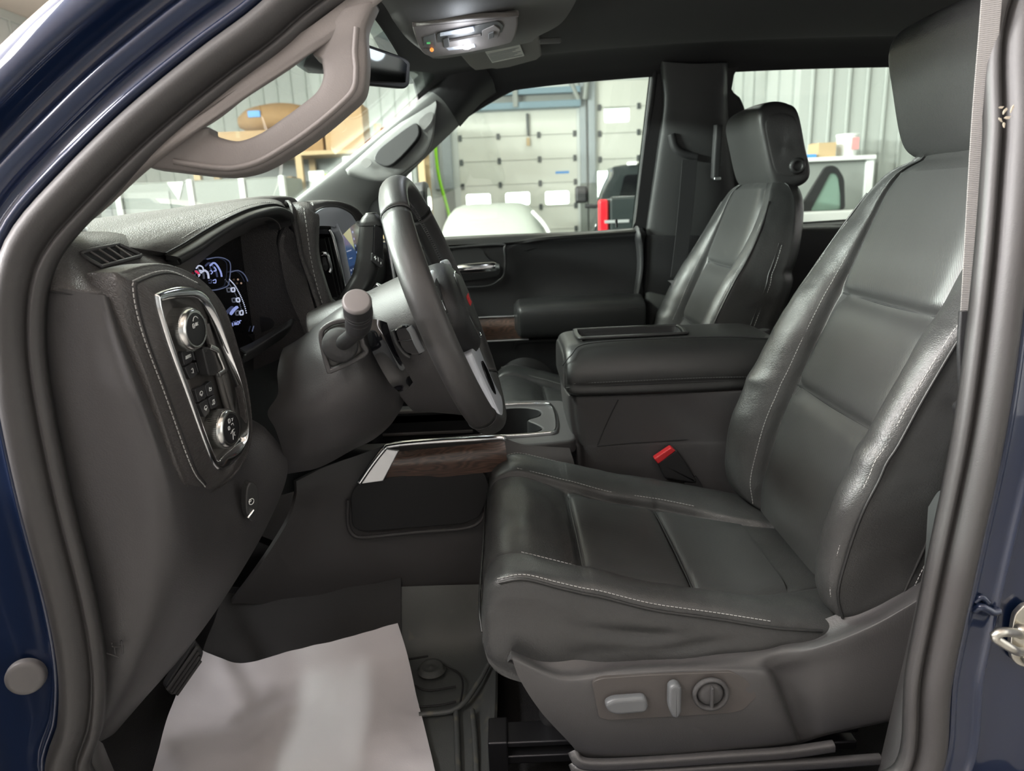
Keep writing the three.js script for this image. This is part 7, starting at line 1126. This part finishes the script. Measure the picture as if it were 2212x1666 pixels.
part('belt_pad', panel([
  [v(-0.3439,1.5011,-0.752), v(-0.1952,1.5036,-0.75), v(0.0418,1.5036,-0.75), v(0.2492,1.502,-0.75), v(0.4181,1.5064,-0.75)],
  [v(-0.3382,1.4986,-0.712), v(-0.192,1.4997,-0.708), v(0.0409,1.5026,-0.708), v(0.2445,1.501,-0.708), v(0.4108,1.5052,-0.71)],
  [v(-0.3371,1.4796,-0.694), v(-0.1917,1.4821,-0.69), v(0.0108,1.482,-0.69), v(0.1269,1.494,-0.69), v(0.408,1.4988,-0.695)],
], 0.008, CAM, 60, 16), M.leatherSmooth, pd, 'grained belt line pad');
part('lock_knob', cyl(v(0.3536,1.5111,-0.735), v(0.3522,1.5369,-0.735), 0.004, 0.0045, 12, 0.001), M.black, pd);
{ // recess with chrome pull handle
  const bez = part('handle_bezel', sweep([v(-0.185,1.4733,-0.69), v(-0.0183,1.4775,-0.69), v(-0.0046,1.4599,-0.69), v(-0.0079,1.3881,-0.69), v(-0.0265,1.3657,-0.69), v(-0.0654,1.3498,-0.69), v(-0.1639,1.3483,-0.69)], rrect(0.008, 0.008, 0.003, 3), 90, { up: v(0, 0, 1) }), M.plasticDark, pd);
  part('handle_recess', plate([v(-0.1664,1.4724,-0.692), v(-0.0766,1.4714,-0.692), v(-0.0612,1.4335,-0.692), v(-0.0211,1.4174,-0.692), v(-0.0229,1.3799,-0.692), v(-0.1408,1.3675,-0.692), v(-0.1913,1.3813,-0.692)], 0.004, CAM, { r: 0.02 }), M.rubberBlack, pd, 'black handle recess');
  part('pull_handle', loft([[v(-0.1883,1.406,-0.675), 0.010], [v(-0.137,1.4087,-0.668), 0.0145], [v(-0.079,1.4107,-0.666), 0.0150], [v(-0.0415,1.4117,-0.668), 0.0145], [v(-0.0257,1.4104,-0.675), 0.010]].map(([c, r]) => ring(r, 14, r * 1.05).map(([a, b]) => c.clone().add(v(0, b, a * 0.7)))), 28, 24, { round: 0.004 }), M.chrome, pd, 'chrome inside door handle');
}
// armrest
{
  const sec = (x, yt, k) => [[-0.70, 0], [-0.655, 0.0], [-0.625, -0.008], [-0.61, -0.028], [-0.612, -0.075], [-0.625, -0.105], [-0.66, -0.112], [-0.70, -0.11]].map(([z, y]) => v(x, yt - 0.022 + y * k, -0.70 + (z + 0.70) * k));
  part('door_armrest', loft([sec(0.02, 1.306, 0.7), sec(0.03, 1.316, 0.92), sec(0.055, 1.32, 1), sec(0.2, 1.322, 1.02), sec(0.35, 1.322, 1.0), sec(0.42, 1.318, 0.95)], 50, 40, { round: 0.006 }), M.leatherSmooth, pd, 'padded black armrest');
  part('armrest_seam', tube([v(0.03, 1.268, -0.622), v(0.06, 1.270, -0.612), v(0.2, 1.272, -0.609), v(0.40, 1.270, -0.612)], 0.0013, 40, 5), M.rubberBlack, pd);
  const ws = part('wood_trim', panel([[v(-0.1681,1.2496,-0.66), v(-0.058,1.2522,-0.66), v(0.0563,1.2516,-0.66)], [v(-0.1618,1.224,-0.652), v(-0.0592,1.2254,-0.652), v(0.058,1.2232,-0.652)], [v(-0.1503,1.1802,-0.66), v(-0.0541,1.182,-0.66), v(0.0583,1.183,-0.66)]], 0.02, CAM, 24, 14), M.wood, pd, 'dark wood trim');
  part('wood_edge', [tube([v(-0.1677,1.253,-0.657), v(-0.0578,1.2556,-0.657), v(0.0564,1.255,-0.657)], 0.0035, 20, 8), tube([v(-0.1504,1.1761,-0.658), v(-0.0543,1.1779,-0.658), v(0.0595,1.1788,-0.658)], 0.003, 20, 8)], M.satin, ws);
  part('speaker_bulge', loft([0, 1, 2, 3].map((i) => ring(0.11 - i * i * 0.009, 24, 0.12 - i * i * 0.009).map(([a, b]) => v(0.05 + a, 1.0 + b, -0.72 + i * 0.012))), 40, 14), M.plasticDark, pd);
  part('pocket_edge', sweep([v(0.0113,1.1458,-0.69), v(0.03,1.1643,-0.685), v(0.0868,1.1688,-0.68), v(0.1912,1.1657,-0.68)], rrect(0.014, 0.014, 0.005, 3), 24, { up: v(0, 0, 1) }), M.pillarDark, pd);
}
part('door_shell', plate([v(-0.42, 0.75, -0.79), v(0.46, 0.75, -0.79), v(0.46, 1.49, -0.775), v(-0.42, 1.50, -0.775)], 0.05, v(0, 1, -5), { bevel: 0.01 }), M.paint, pd);
part('mirror_sail', plate([v(-0.5026,1.6212,-0.735), v(-0.4095,1.6865,-0.72), v(-0.3552,1.6758,-0.715), v(-0.352,1.6565,-0.72), v(-0.4323,1.5036,-0.75), v(-0.5219,1.5072,-0.755)], 0.03, CAM, { bevel: 0.004 }), M.rubberBlack, pd, 'black corner sail panel');
// door mirror outside
{
  const t = thing('door_mirror', 'black door mirror outside the passenger window', 'mirror');
  part('mirror_shell', loft([0, 1, 2, 3].map((i) => rrect(0.16 - i * i * 0.008, 0.25 - i * i * 0.01, 0.05, 4).map(([a, b]) => v(-0.27 - i * 0.035, 1.56 + b, -0.98 + a))), 40, 16, { round: 0.01 }), M.black, t);
  part('mirror_glass', plate(rrect(0.13, 0.21, 0.04, 4).map(([a, b]) => v(-0.258, 1.56 + b, -0.98 + a)), 0.006, v(3, 1.5, -1)), M.mirror, t);
  part('mirror_arm', sweep([v(-0.36, 1.5, -0.90), v(-0.37, 1.48, -0.84), v(-0.38, 1.46, -0.79)], rrect(0.05, 0.04, 0.015, 3), 12), M.black, t);
}

// ---------- floor of the cab ----------
{
  const t = thing('cab_carpet', 'dark grey moulded carpet in the driver footwell', 'carpet');
  part('footwell_carpet', panel([
    [v(-0.95, 1.15, 0.74), v(-0.95, 1.15, 0.5), v(-0.95, 1.15, 0.3), v(-0.95, 1.15, 0.18)],
    [v(-0.88, 0.85, 0.74), v(-0.88, 0.85, 0.5), v(-0.88, 0.86, 0.3), v(-0.86, 0.92, 0.18)],
    [v(-0.72, 0.71, 0.74), v(-0.72, 0.71, 0.5), v(-0.72, 0.72, 0.3), v(-0.70, 0.86, 0.20)],
    [v(-0.5, 0.685, 0.74), v(-0.5, 0.685, 0.5), v(-0.5, 0.69, 0.3), v(-0.5, 0.83, 0.205)],
    [v(-0.2, 0.68, 0.74), v(-0.2, 0.68, 0.5), v(-0.2, 0.685, 0.3), v(-0.2, 0.82, 0.205)],
    [v(0.1, 0.68, 0.74), v(0.1, 0.68, 0.5), v(0.1, 0.685, 0.3), v(0.1, 0.82, 0.2)],
    [v(0.8, 0.68, 0.74), v(0.8, 0.68, 0.5), v(0.8, 0.685, 0.3), v(0.8, 0.82, 0.2)],
  ], 0.02, v(0, 3, 0.5), 30, 40), M.carpet, t);
  part('tunnel_carpet', panel([
    [v(-0.6073,0.8574,0.25), v(-0.5183,0.8415,0.245), v(-0.4207,0.8366,0.22), v(-0.3245,0.8397,0.215), v(-0.2505,0.8505,0.21)],
    [v(-0.614,0.8178,0.295), v(-0.5308,0.7918,0.27), v(-0.4193,0.7913,0.245), v(-0.3238,0.7964,0.24), v(-0.2504,0.8092,0.235)],
    [v(-0.6299,0.7781,0.32), v(-0.5458,0.7436,0.3), v(-0.4179,0.7355,0.275), v(-0.3236,0.7382,0.27), v(-0.2507,0.7528,0.265)],
    [v(-0.6257,0.7552,0.36), v(-0.5462,0.7043,0.34), v(-0.4099,0.7033,0.32), v(-0.3194,0.7019,0.31), v(-0.249,0.7125,0.3)],
  ], 0.012, CAM, 40, 20), M.carpetMid, t, 'dark carpet on the tunnel side');
  part('far_carpet', panel([[v(-0.9, 0.95, -0.18), v(-0.9, 0.95, -0.72)], [v(-0.6, 0.72, -0.2), v(-0.6, 0.72, -0.72)], [v(0, 0.70, -0.2), v(0, 0.70, -0.72)], [v(1.2, 0.70, -0.2), v(1.2, 0.70, -0.72)]], 0.02, v(0, 3, -0.4), 10, 24), M.carpet, t);
}
{ // rubber floor mat with its fixing stud
  const t = thing('floor_mat', 'grey rubber floor mat with dried mud beside the seat', 'mat'), Y = 0.712;
  part('mat', panel([
    [v(-0.36, Y + 0.004, 0.72), v(-0.36, Y + 0.004, 0.5), v(-0.34, Y + 0.008, 0.3), v(-0.32, 0.832, 0.215)],
    [v(-0.25, Y, 0.72), v(-0.25, Y, 0.5), v(-0.25, Y + 0.004, 0.3), v(-0.24, 0.832, 0.215)],
    [v(-0.11, Y, 0.72), v(-0.11, Y, 0.5), v(-0.11, Y + 0.004, 0.3), v(-0.10, 0.83, 0.215)],
    [v(-0.075, Y + 0.02, 0.72), v(-0.07, Y + 0.02, 0.5), v(-0.07, Y + 0.024, 0.3), v(-0.06, 0.83, 0.22)],
    [v(-0.065, Y + 0.035, 0.72), v(-0.055, Y + 0.035, 0.5), v(-0.055, Y + 0.035, 0.3), v(-0.05, 0.83, 0.225)],
  ], 0.006, v(-0.2, 3, 0.5), 40, 50), M.mat, t);
  const sc = v(-0.1828,0.722,0.3359);
  part('mat_stud', lathe([[0, 0.004], [0.004, 0.004], [0.006, 0.001], [0.014, 0.0015], [0.018, 0.005], [0.022, 0.005], [0.024, 0.0], [0.028, -0.004]], 40).translate(sc.x, sc.y, sc.z), M.mat, t, 'round mat fixing stud');
  part('mat_groove', [[v(-0.2353,0.718,0.301), v(-0.194,0.718,0.2935)], [v(-0.1582,0.718,0.328), v(-0.1292,0.718,0.351), v(-0.1183,0.718,0.3827), v(-0.1203,0.718,0.4358)], [v(-0.2142,0.718,0.3791), v(-0.1831,0.718,0.3968), v(-0.1311,0.718,0.3897)], [v(-0.1979,0.718,0.4407), v(-0.1575,0.718,0.4383), v(-0.1283,0.718,0.4304)]].map((l) => tube(l, 0.002, 24, 5)), M.rubberBlack, t);
  part('mat_ridge', [[v(-0.192,0.722,0.4659), v(-0.1265,0.722,0.4547), v(-0.0899,0.735,0.4089), v(-0.0658,0.75,0.3633)], [v(-0.1261,0.72,0.4617), v(-0.1193,0.72,0.5288), v(-0.1126,0.72,0.608)], [v(-0.0961,0.73,0.4697), v(-0.0882,0.73,0.5418), v(-0.0818,0.73,0.629)]].map((l) => tube(l, 0.005, 30, 8)), M.mat, t);
}
{ // loose paper sheet laid over the mat
  const far = [v(-0.6242,0.8,0.3512), v(-0.5825,0.79,0.3657), v(-0.5292,0.785,0.3832), v(-0.4637,0.795,0.3766), v(-0.3791,0.805,0.3612), v(-0.3112,0.812,0.344), v(-0.2425,0.82,0.3276)];
  const m1 = [v(-0.6303,0.775,0.4121), v(-0.5857,0.762,0.4112), v(-0.5262,0.755,0.4125), v(-0.4498,0.758,0.4085), v(-0.3672,0.762,0.393), v(-0.293,0.762,0.371), v(-0.2239,0.768,0.356)];
  const m2 = [v(-0.6281,0.755,0.4841), v(-0.5733,0.745,0.487), v(-0.5128,0.735,0.4789), v(-0.4295,0.742,0.4809), v(-0.3453,0.735,0.4603), v(-0.2636,0.738,0.4512), v(-0.2012,0.726,0.4221)];
  const m3 = [v(-0.615,0.745,0.5485), v(-0.5534,0.75,0.5675), v(-0.4922,0.735,0.5547), v(-0.4068,0.74,0.555), v(-0.3194,0.73,0.5388), v(-0.2418,0.732,0.5351), v(-0.172,0.724,0.5196)];
  const m4 = [v(-0.5973,0.742,0.6223), v(-0.5307,0.748,0.6364), v(-0.472,0.732,0.6279), v(-0.3839,0.735,0.6312), v(-0.2998,0.728,0.6242), v(-0.2205,0.726,0.6219), v(-0.1448,0.722,0.6175)];
  const wr = (p) => p.add(v(0, 0.004 * noise.noise(p.x * 11, p.z * 13, 2.2) + 0.0015 * noise.noise(p.x * 34, p.z * 30, 5.2), 0));
  solo('paper_floor_sheet', panel([far, m1, m2, m3, m4], 0.0008, v(-0.3, 3, 0.5), 90, 80, { bend: wr }), M.paper, 'loose pale grey paper sheet covering the driver footwell floor', 'paper');
}
{ // brake pedal
  const t = thing('brake_pedal', 'black ribbed brake pedal below the dashboard', 'pedal');
  const q = [v(-0.5344,0.9278,0.52), v(-0.5339,0.8978,0.505), v(-0.5392,0.8803,0.51), v(-0.5715,0.8404,0.535), v(-0.5783,0.8452,0.545), v(-0.5821,0.867,0.55)];
  const pad = part('pedal_pad', plate(q, 0.016, CAM, { r: 0.006, bevel: 0.003 }), M.plasticDark, t);
  for (const k of [0.18, 0.4, 0.62, 0.84]) part('pedal_rib', cyl(q[0].clone().lerp(q[2], k).add(v(0.002, 0, 0.004)), q[5].clone().lerp(q[3], k).add(v(0.002, 0, 0.004)), 0.0032, 0.0032, 8), M.rubber, pad);
  part('pedal_arm', sweep([v(-0.5615,0.8773,0.52), v(-0.64, 0.95, 0.50), v(-0.72, 1.1, 0.49), v(-0.78, 1.25, 0.49)], rrect(0.014, 0.024, 0.004, 2), 20), M.black, t);
}
{ // sill plate at the bottom left
  const t = thing('sill_plate', 'grey-brown sill trim plate below the dashboard end', 'sill trim');
  part('plate', panel([[v(-0.5721,0.9567,0.775), v(-0.56,0.9511,0.76), v(-0.5654,0.9277,0.74)], [v(-0.5776,0.9385,0.778), v(-0.5591,0.9254,0.765), v(-0.5606,0.8946,0.74)], [v(-0.5887,0.8978,0.78), v(-0.5641,0.8846,0.768), v(-0.5539,0.8563,0.74)]], 0.008, CAM, 14, 14), M.rubber, t);
  part('plate_edge', tube([v(-0.5693,0.9502,0.782), v(-0.5588,0.9555,0.776), v(-0.5529,0.9671,0.772)], 0.0018, 14, 6), M.rubber, t);
}
// ---------- belts ----------
{
  const t = thing('seat_belt', 'pale grey driver seat belt webbing hanging by the door pillar', 'seat belt');
  part('webbing', sweep([v(0.5274,1.8146,0.705), v(0.5301,1.7609,0.705), v(0.533,1.6718,0.706), v(0.5368,1.5875,0.708), v(0.5391,1.515,0.712), v(0.541,1.4453,0.716)], rrect(0.020, 0.002, 0.0008, 2), 60, { up: v(-0.25, 0, 1) }), M.webbing, t);
  part('belt_sleeve', sweep([v(0.5379,1.4562,0.722), v(0.5404,1.4081,0.724), v(0.5567,1.3261,0.72)], rrect(0.026, 0.008, 0.003, 2), 12, { up: v(-0.25, 0, 1) }), M.pillarDark, t, 'dark grey belt sleeve');
}
{ // centre pillar trim behind the driver seat
  const t = thing('pillar_trim', 'grey centre pillar trim behind the driver seat', 'pillar trim');
  part('pillar_cover', panel([
    [v(0.5966,1.8393,0.61), v(0.5746,1.8286,0.65), v(0.5914,1.8279,0.65)],
    [v(0.6006,1.7053,0.62), v(0.5743,1.6999,0.665), v(0.5881,1.6986,0.67)],
    [v(0.5984,1.541,0.635), v(0.5724,1.5438,0.68), v(0.5826,1.5437,0.69)],
    [v(0.5861,1.4266,0.65), v(0.5615,1.4353,0.695), v(0.5552,1.4407,0.725)],
    [v(0.5711,1.3285,0.67), v(0.5484,1.3382,0.72), v(0.536,1.3506,0.76)],
    [v(0.5492,1.2166,0.69), v(0.5276,1.2278,0.742), v(0.5239,1.2369,0.775)],
    [v(0.5311,1.096,0.7), v(0.5122,1.1196,0.75), v(0.5156,1.1298,0.778)],
    [v(0.5188,0.9616,0.7), v(0.4998,0.9944,0.752), v(0.5081,1.0069,0.778)],
    [v(0.5011,0.7849,0.7), v(0.4839,0.8312,0.755), v(0.4975,0.8454,0.778)],
  ], 0.01, CAM, 24, 70), M.seatPlastic, t);
  part('belt_anchor', plate([v(0.5494,1.3322,0.7), v(0.5608,1.3425,0.7), v(0.5659,1.3194,0.7), v(0.5564,1.3126,0.7)], 0.012, CAM, { r: 0.006, bevel: 0.002 }), M.black, t);
  part('door_card_edge', panel([[v(0.529,1.1993,0.7), v(0.5282,1.2305,0.72), v(0.5278,1.2269,0.74)], [v(0.5293,1.0853,0.705), v(0.5248,1.1138,0.73), v(0.5227,1.1191,0.75)], [v(0.5166,0.9319,0.7), v(0.5074,0.967,0.735), v(0.5113,0.9822,0.755)]], 0.01, CAM, 12, 24), std(C(0.05, 0.055, 0.055), 0.45), t);
}
{
  const t = thing('seat_belt', 'black passenger seat belt hanging on the far pillar', 'seat belt');
  part('webbing', sweep([v(0.5518,1.702,-0.62), v(0.547,1.6036,-0.625), v(0.5397,1.4676,-0.64), v(0.53,1.3544,-0.65)], rrect(0.045, 0.0025, 0.0008, 2), 40, { up: v(0, 0, 1) }), M.webbingBlack, t);
  part('height_adjuster', sweep([v(0.6229,1.7917,-0.585), v(0.6216,1.7165,-0.59), v(0.6227,1.6461,-0.6)], rrect(0.022, 0.03, 0.006, 3), 16, { up: v(0, 0, 1) }), M.rubberBlack, t);
  part('adjuster_tip', bx(0.02, 0.008, 0.014, ...v(0.6223,1.6441,-0.58).toArray(), 0.003), M.satin, t);
  part('belt_tongue', [plate([v(0.4923,1.3495,-0.63), v(0.5223,1.3511,-0.63), v(0.5239,1.3439,-0.63), v(0.5154,1.34,-0.63), v(0.5144,1.3114,-0.63), v(0.5059,1.3089,-0.63), v(0.5039,1.3405,-0.63)], 0.004, CAM, { bevel: 0.001 })], M.chrome, t, 'chrome belt tongue');
}
// ---------- roof console, visor, mirror ----------
{
  const t = thing('roof_console', 'grey roof console with two lit reading lamps', 'roof console');
  const N = v(-0.28, -0.9, 0.33).normalize();
  part('console_shell', panel([
    [v(-0.2122,1.9609,0.2), v(-0.1663,1.9621,0.24), v(-0.0652,1.9661,0.26), v(0.0398,1.962,0.26), v(0.1473,1.9636,0.24)],
    [v(-0.1992,1.9525,0.14), v(-0.1623,1.945,0.17), v(-0.0716,1.9436,0.19), v(0.0406,1.9464,0.19), v(0.1468,1.9548,0.17)],
    [v(-0.1939,1.9435,0.06), v(-0.1584,1.9359,0.08), v(-0.0784,1.9359,0.1), v(0.038,1.9453,0.1), v(0.1474,1.9553,0.08)],
    [v(-0.1833,1.9349,-0.04), v(-0.158,1.9246,-0.02), v(-0.0817,1.9216,0), v(0.0363,1.9296,0), v(0.1289,1.9456,-0.02)],
    [v(-0.1598,1.9251,-0.12), v(-0.1332,1.9183,-0.1), v(-0.0731,1.9194,-0.09), v(0.0159,1.9267,-0.09), v(0.0862,1.9425,-0.11)],
    [v(-0.1475,1.9266,-0.2), v(-0.1205,1.9237,-0.19), v(-0.0674,1.9273,-0.18), v(0.0164,1.9374,-0.18), v(0.0802,1.9523,-0.2)],
  ], 0.012, v(0, 1, 0.1), 50, 50), std(C(0.075, 0.072, 0.07), 0.65, { bumpMap: grainTex, bumpScale: 0.0003 }), t);
  const lift = (p, d) => p.clone().addScaledVector(N, d);
  const bez = [v(-0.1579,1.9386,0.075), v(-0.1444,1.9389,0.085), v(-0.0604,1.9406,0.11), v(0.0335,1.9434,0.115), v(0.0394,1.9413,0.11), v(0.0402,1.939,0.06), v(0.0325,1.9281,0), v(0.0175,1.9227,-0.02), v(-0.0619,1.9166,-0.06), v(-0.1315,1.9162,-0.08), v(-0.1444,1.9193,-0.075), v(-0.1573,1.9269,-0.04)];
  const face = part('lamp_bezel', plate(smoothLoop(bez, 70), 0.010, v(0, 0.5, 0.6), { bevel: 0.003, lift: 0.012 }), M.pillarTrim, t, 'grey lamp bezel');
  const pl = (pts, d, m, name, label, o = {}) => part(name, plate(pts.map((p) => lift(p, o.up ?? 0.014)), d, v(0, 0.5, 0.6), { r: o.r ?? 0.004, bevel: o.bevel ?? 0.001 }), m, face, label);
  pl([v(-0.1396,1.9334,0.03), v(-0.1144,1.9372,0.045), v(-0.1192,1.9282,-0.02), v(-0.1367,1.924,-0.06), v(-0.1436,1.9291,-0.02)], 0.004, std(C(0.10, 0.10, 0.10), 0.5), 'hazard_button', 'small button with orange and green lights', { up: 0.016 });
  part('orange_light', new THREE.SphereGeometry(0.004, 10, 8).translate(...lift(v(-0.1278,1.9272,-0.03), 0.020).toArray()), glowMat(1, 0.3, 0.05, 1.2), face, 'orange indicator light');
  part('green_light', bx(0.007, 0.003, 0.003, ...lift(v(-0.1309,1.9337,0), 0.02).toArray()), glowMat(0.15, 0.8, 0.25, 0.5), face, 'green indicator light');
  pl([v(-0.1106,1.9343,0.05), v(0.0095,1.9402,0.1), v(0.018,1.938,0.075), v(0.0124,1.9323,0), v(-0.0028,1.9293,-0.015), v(-0.1112,1.9247,-0.055), v(-0.1191,1.9303,-0.03)], 0.004, std(C(0.05, 0.05, 0.05), 0.5), 'lamp_recess', 'dark lamp recess', { up: 0.0155, r: 0.008 });
  pl([v(-0.0227,1.9394,0.055), v(0.0024,1.9394,0.085), v(0.0128,1.9385,0.06), v(0.0069,1.9336,0.01), v(-0.0062,1.9335,-0.01), v(-0.0245,1.9337,0)], 0.006, M.pillarTrim, 'switch_rocker', 'grey rocker', { up: 0.019, r: 0.006 });
  pl([v(-0.0097,1.9372,0.045), v(0.0012,1.9377,0.055), v(0.0007,1.9336,0.03), v(-0.0104,1.9321,0.02)], 0.003, std(C(0.09, 0.09, 0.09), 0.5), 'centre_button', 'square button', { up: 0.022, r: 0.002 });
  pl([v(-0.1006,1.934,0.02), v(-0.0889,1.9338,0.03), v(-0.091,1.9288,-0.02), v(-0.1032,1.9279,-0.03)], 0.004, std(C(0.06, 0.06, 0.06), 0.5), 'small_switch', 'small dark switch', { up: 0.019 });
  for (const k of [0, 1]) part('rib', cyl(lift(v(-0.0886,1.9324,0.01).add(v(0, 0, -k * 0.03)), 0.018), lift(v(-0.0253,1.936,0.035).add(v(0, 0, -k * 0.03)), 0.018), 0.0025, 0.0025, 8), M.pillarTrim, face);
  const lens = [[v(-0.1027,1.9355,0.058), v(-0.0376,1.9378,0.085), v(-0.0359,1.936,0.065), v(-0.1039,1.9336,0.045)], [v(-0.0997,1.9288,-0.035), v(-0.0401,1.93,-0.015), v(-0.038,1.927,-0.03), v(-0.0949,1.9263,-0.045)]];
  lens.forEach((q, i) => {
    pl(q, 0.003, phy(C(0.75, 0.78, 0.85), 0.2, { transmission: 0.5, thickness: 0 }), 'lamp_lens', 'clear reading lamp lens', { up: 0.019, r: 0.002 });
    const c = lift(i ? v(-0.0554,1.9295,-0.022) : v(-0.052,1.9384,0.075), 0.0225);
    part('lit_led', new THREE.SphereGeometry(0.0075, 14, 8).scale(1.3, 0.55, 0.55).translate(c.x, c.y, c.z), std(C(1, 1, 1), 0.4, { emissive: C(0.92, 0.96, 1.0), emissiveIntensity: 3 }), face, 'lit white reading lamp');
    const L = new THREE.PointLight(new THREE.Color(0.86, 0.92, 1.0), 0.02); const lp = lift(c, 0.016); L.position.copy(lp); scene.add(L);
  });
}
{
  const t = thing('sun_visor', 'folded grey passenger sun visor with white label', 'sun visor');
  const vz = part('visor_board', plate([v(-0.1034,1.9531,-0.24), v(0.0936,1.9766,-0.2), v(0.1119,1.96,-0.4), v(0.1013,1.954,-0.43), v(0.0267,1.9429,-0.47), v(-0.0052,1.9419,-0.47), v(-0.0171,1.9463,-0.46), v(-0.0611,1.9447,-0.46), v(-0.0723,1.9492,-0.42)], 0.02, v(0, 0.5, 0.4), { bevel: 0.004 }), std(C(0.12, 0.115, 0.105), 0.8), t);
  part('visor_label', plate([v(-0.0293,1.9579,-0.3), v(0.0528,1.9658,-0.27), v(0.0659,1.9574,-0.36), v(-0.0145,1.9482,-0.385)], 0.002, v(0, 0.5, 0.4), { lift: 0.004 }), std(C(0.48, 0.48, 0.44), 0.6), vz, 'white warning label');
  const li = []; for (let i = 0; i < 7; i++) { const a = v(-0.0251,1.9557,-0.305).lerp(v(-0.0131,1.9506,-0.375), i / 7 + 0.05), b = v(0.0508,1.9639,-0.285).lerp(v(0.0622,1.9578,-0.35), i / 7 + 0.05); li.push(cyl(a.clone().add(v(0, -0.0055, 0.001)), b.clone().lerp(a, i % 3 * 0.12).add(v(0, -0.0055, 0.001)), 0.0007, 0.0007, 4)); }
  stuff(part('label_print', li, M.dullGrey, vz));
  part('visor_clip', bx(0.05, 0.012, 0.012, ...v(0.1201,1.9526,-0.2).toArray(), 0.004), std(C(0.09, 0.09, 0.085), 0.6), t);
}
{
  const t = thing('rear_view_mirror', 'black inside mirror hanging behind the pillar handle', 'mirror');
  part('mirror_case', plate([v(-0.3304,1.9247,0.06), v(-0.2793,1.9248,0.05), v(-0.2482,1.9145,0.03), v(-0.1957,1.9005,-0.04), v(-0.1861,1.8931,-0.05), v(-0.1897,1.8485,-0.05), v(-0.1993,1.8409,-0.045), v(-0.257,1.8405,0.02), v(-0.305,1.8496,0.05), v(-0.3369,1.8659,0.06)], 0.03, v(0.4, 1.5, 0.8), { r: 0.01, bevel: 0.004 }), M.black, t);
  part('mirror_glass', plate([v(-0.3136,1.9159,0.06), v(-0.2559,1.9095,0.04), v(-0.2012,1.8945,-0.035), v(-0.1932,1.8866,-0.042), v(-0.1977,1.8527,-0.04), v(-0.2554,1.8482,0.025), v(-0.3196,1.8603,0.06)], 0.003, v(0.4, 1.5, 0.8), { lift: 0.003 }), M.mirror, t);
  part('mirror_stem', sweep([v(-0.33, 1.84, 0.0), v(-0.31, 1.88, 0.0), v(-0.33, 1.90, 0.0)], ring(0.012, 12), 10), M.black, t);
  part('sensor_cover', loft([0, 1, 2].map((i) => rrect(0.09 + i * 0.02, 0.10 + i * 0.03, 0.03, 4).map(([a, b]) => v(-0.30 + b * 0.82 - i * 0.012, 1.895 + b * 0.55 + i * 0.012, a + 0.02))), 28, 8), M.black, t);
}

// ---------- put each thing's origin at its base ----------
for (const o of scene.children) {
  if (!o.isGroup) continue;
  const b = new THREE.Box3().setFromObject(o), c = v((b.min.x + b.max.x) / 2, b.min.y, (b.min.z + b.max.z) / 2);
  o.position.copy(c); for (const k of o.children) k.position.sub(c);
}
scene.traverse((o) => { if (o.isLight) o.castShadow = true; });
renderer.render(scene, camera);
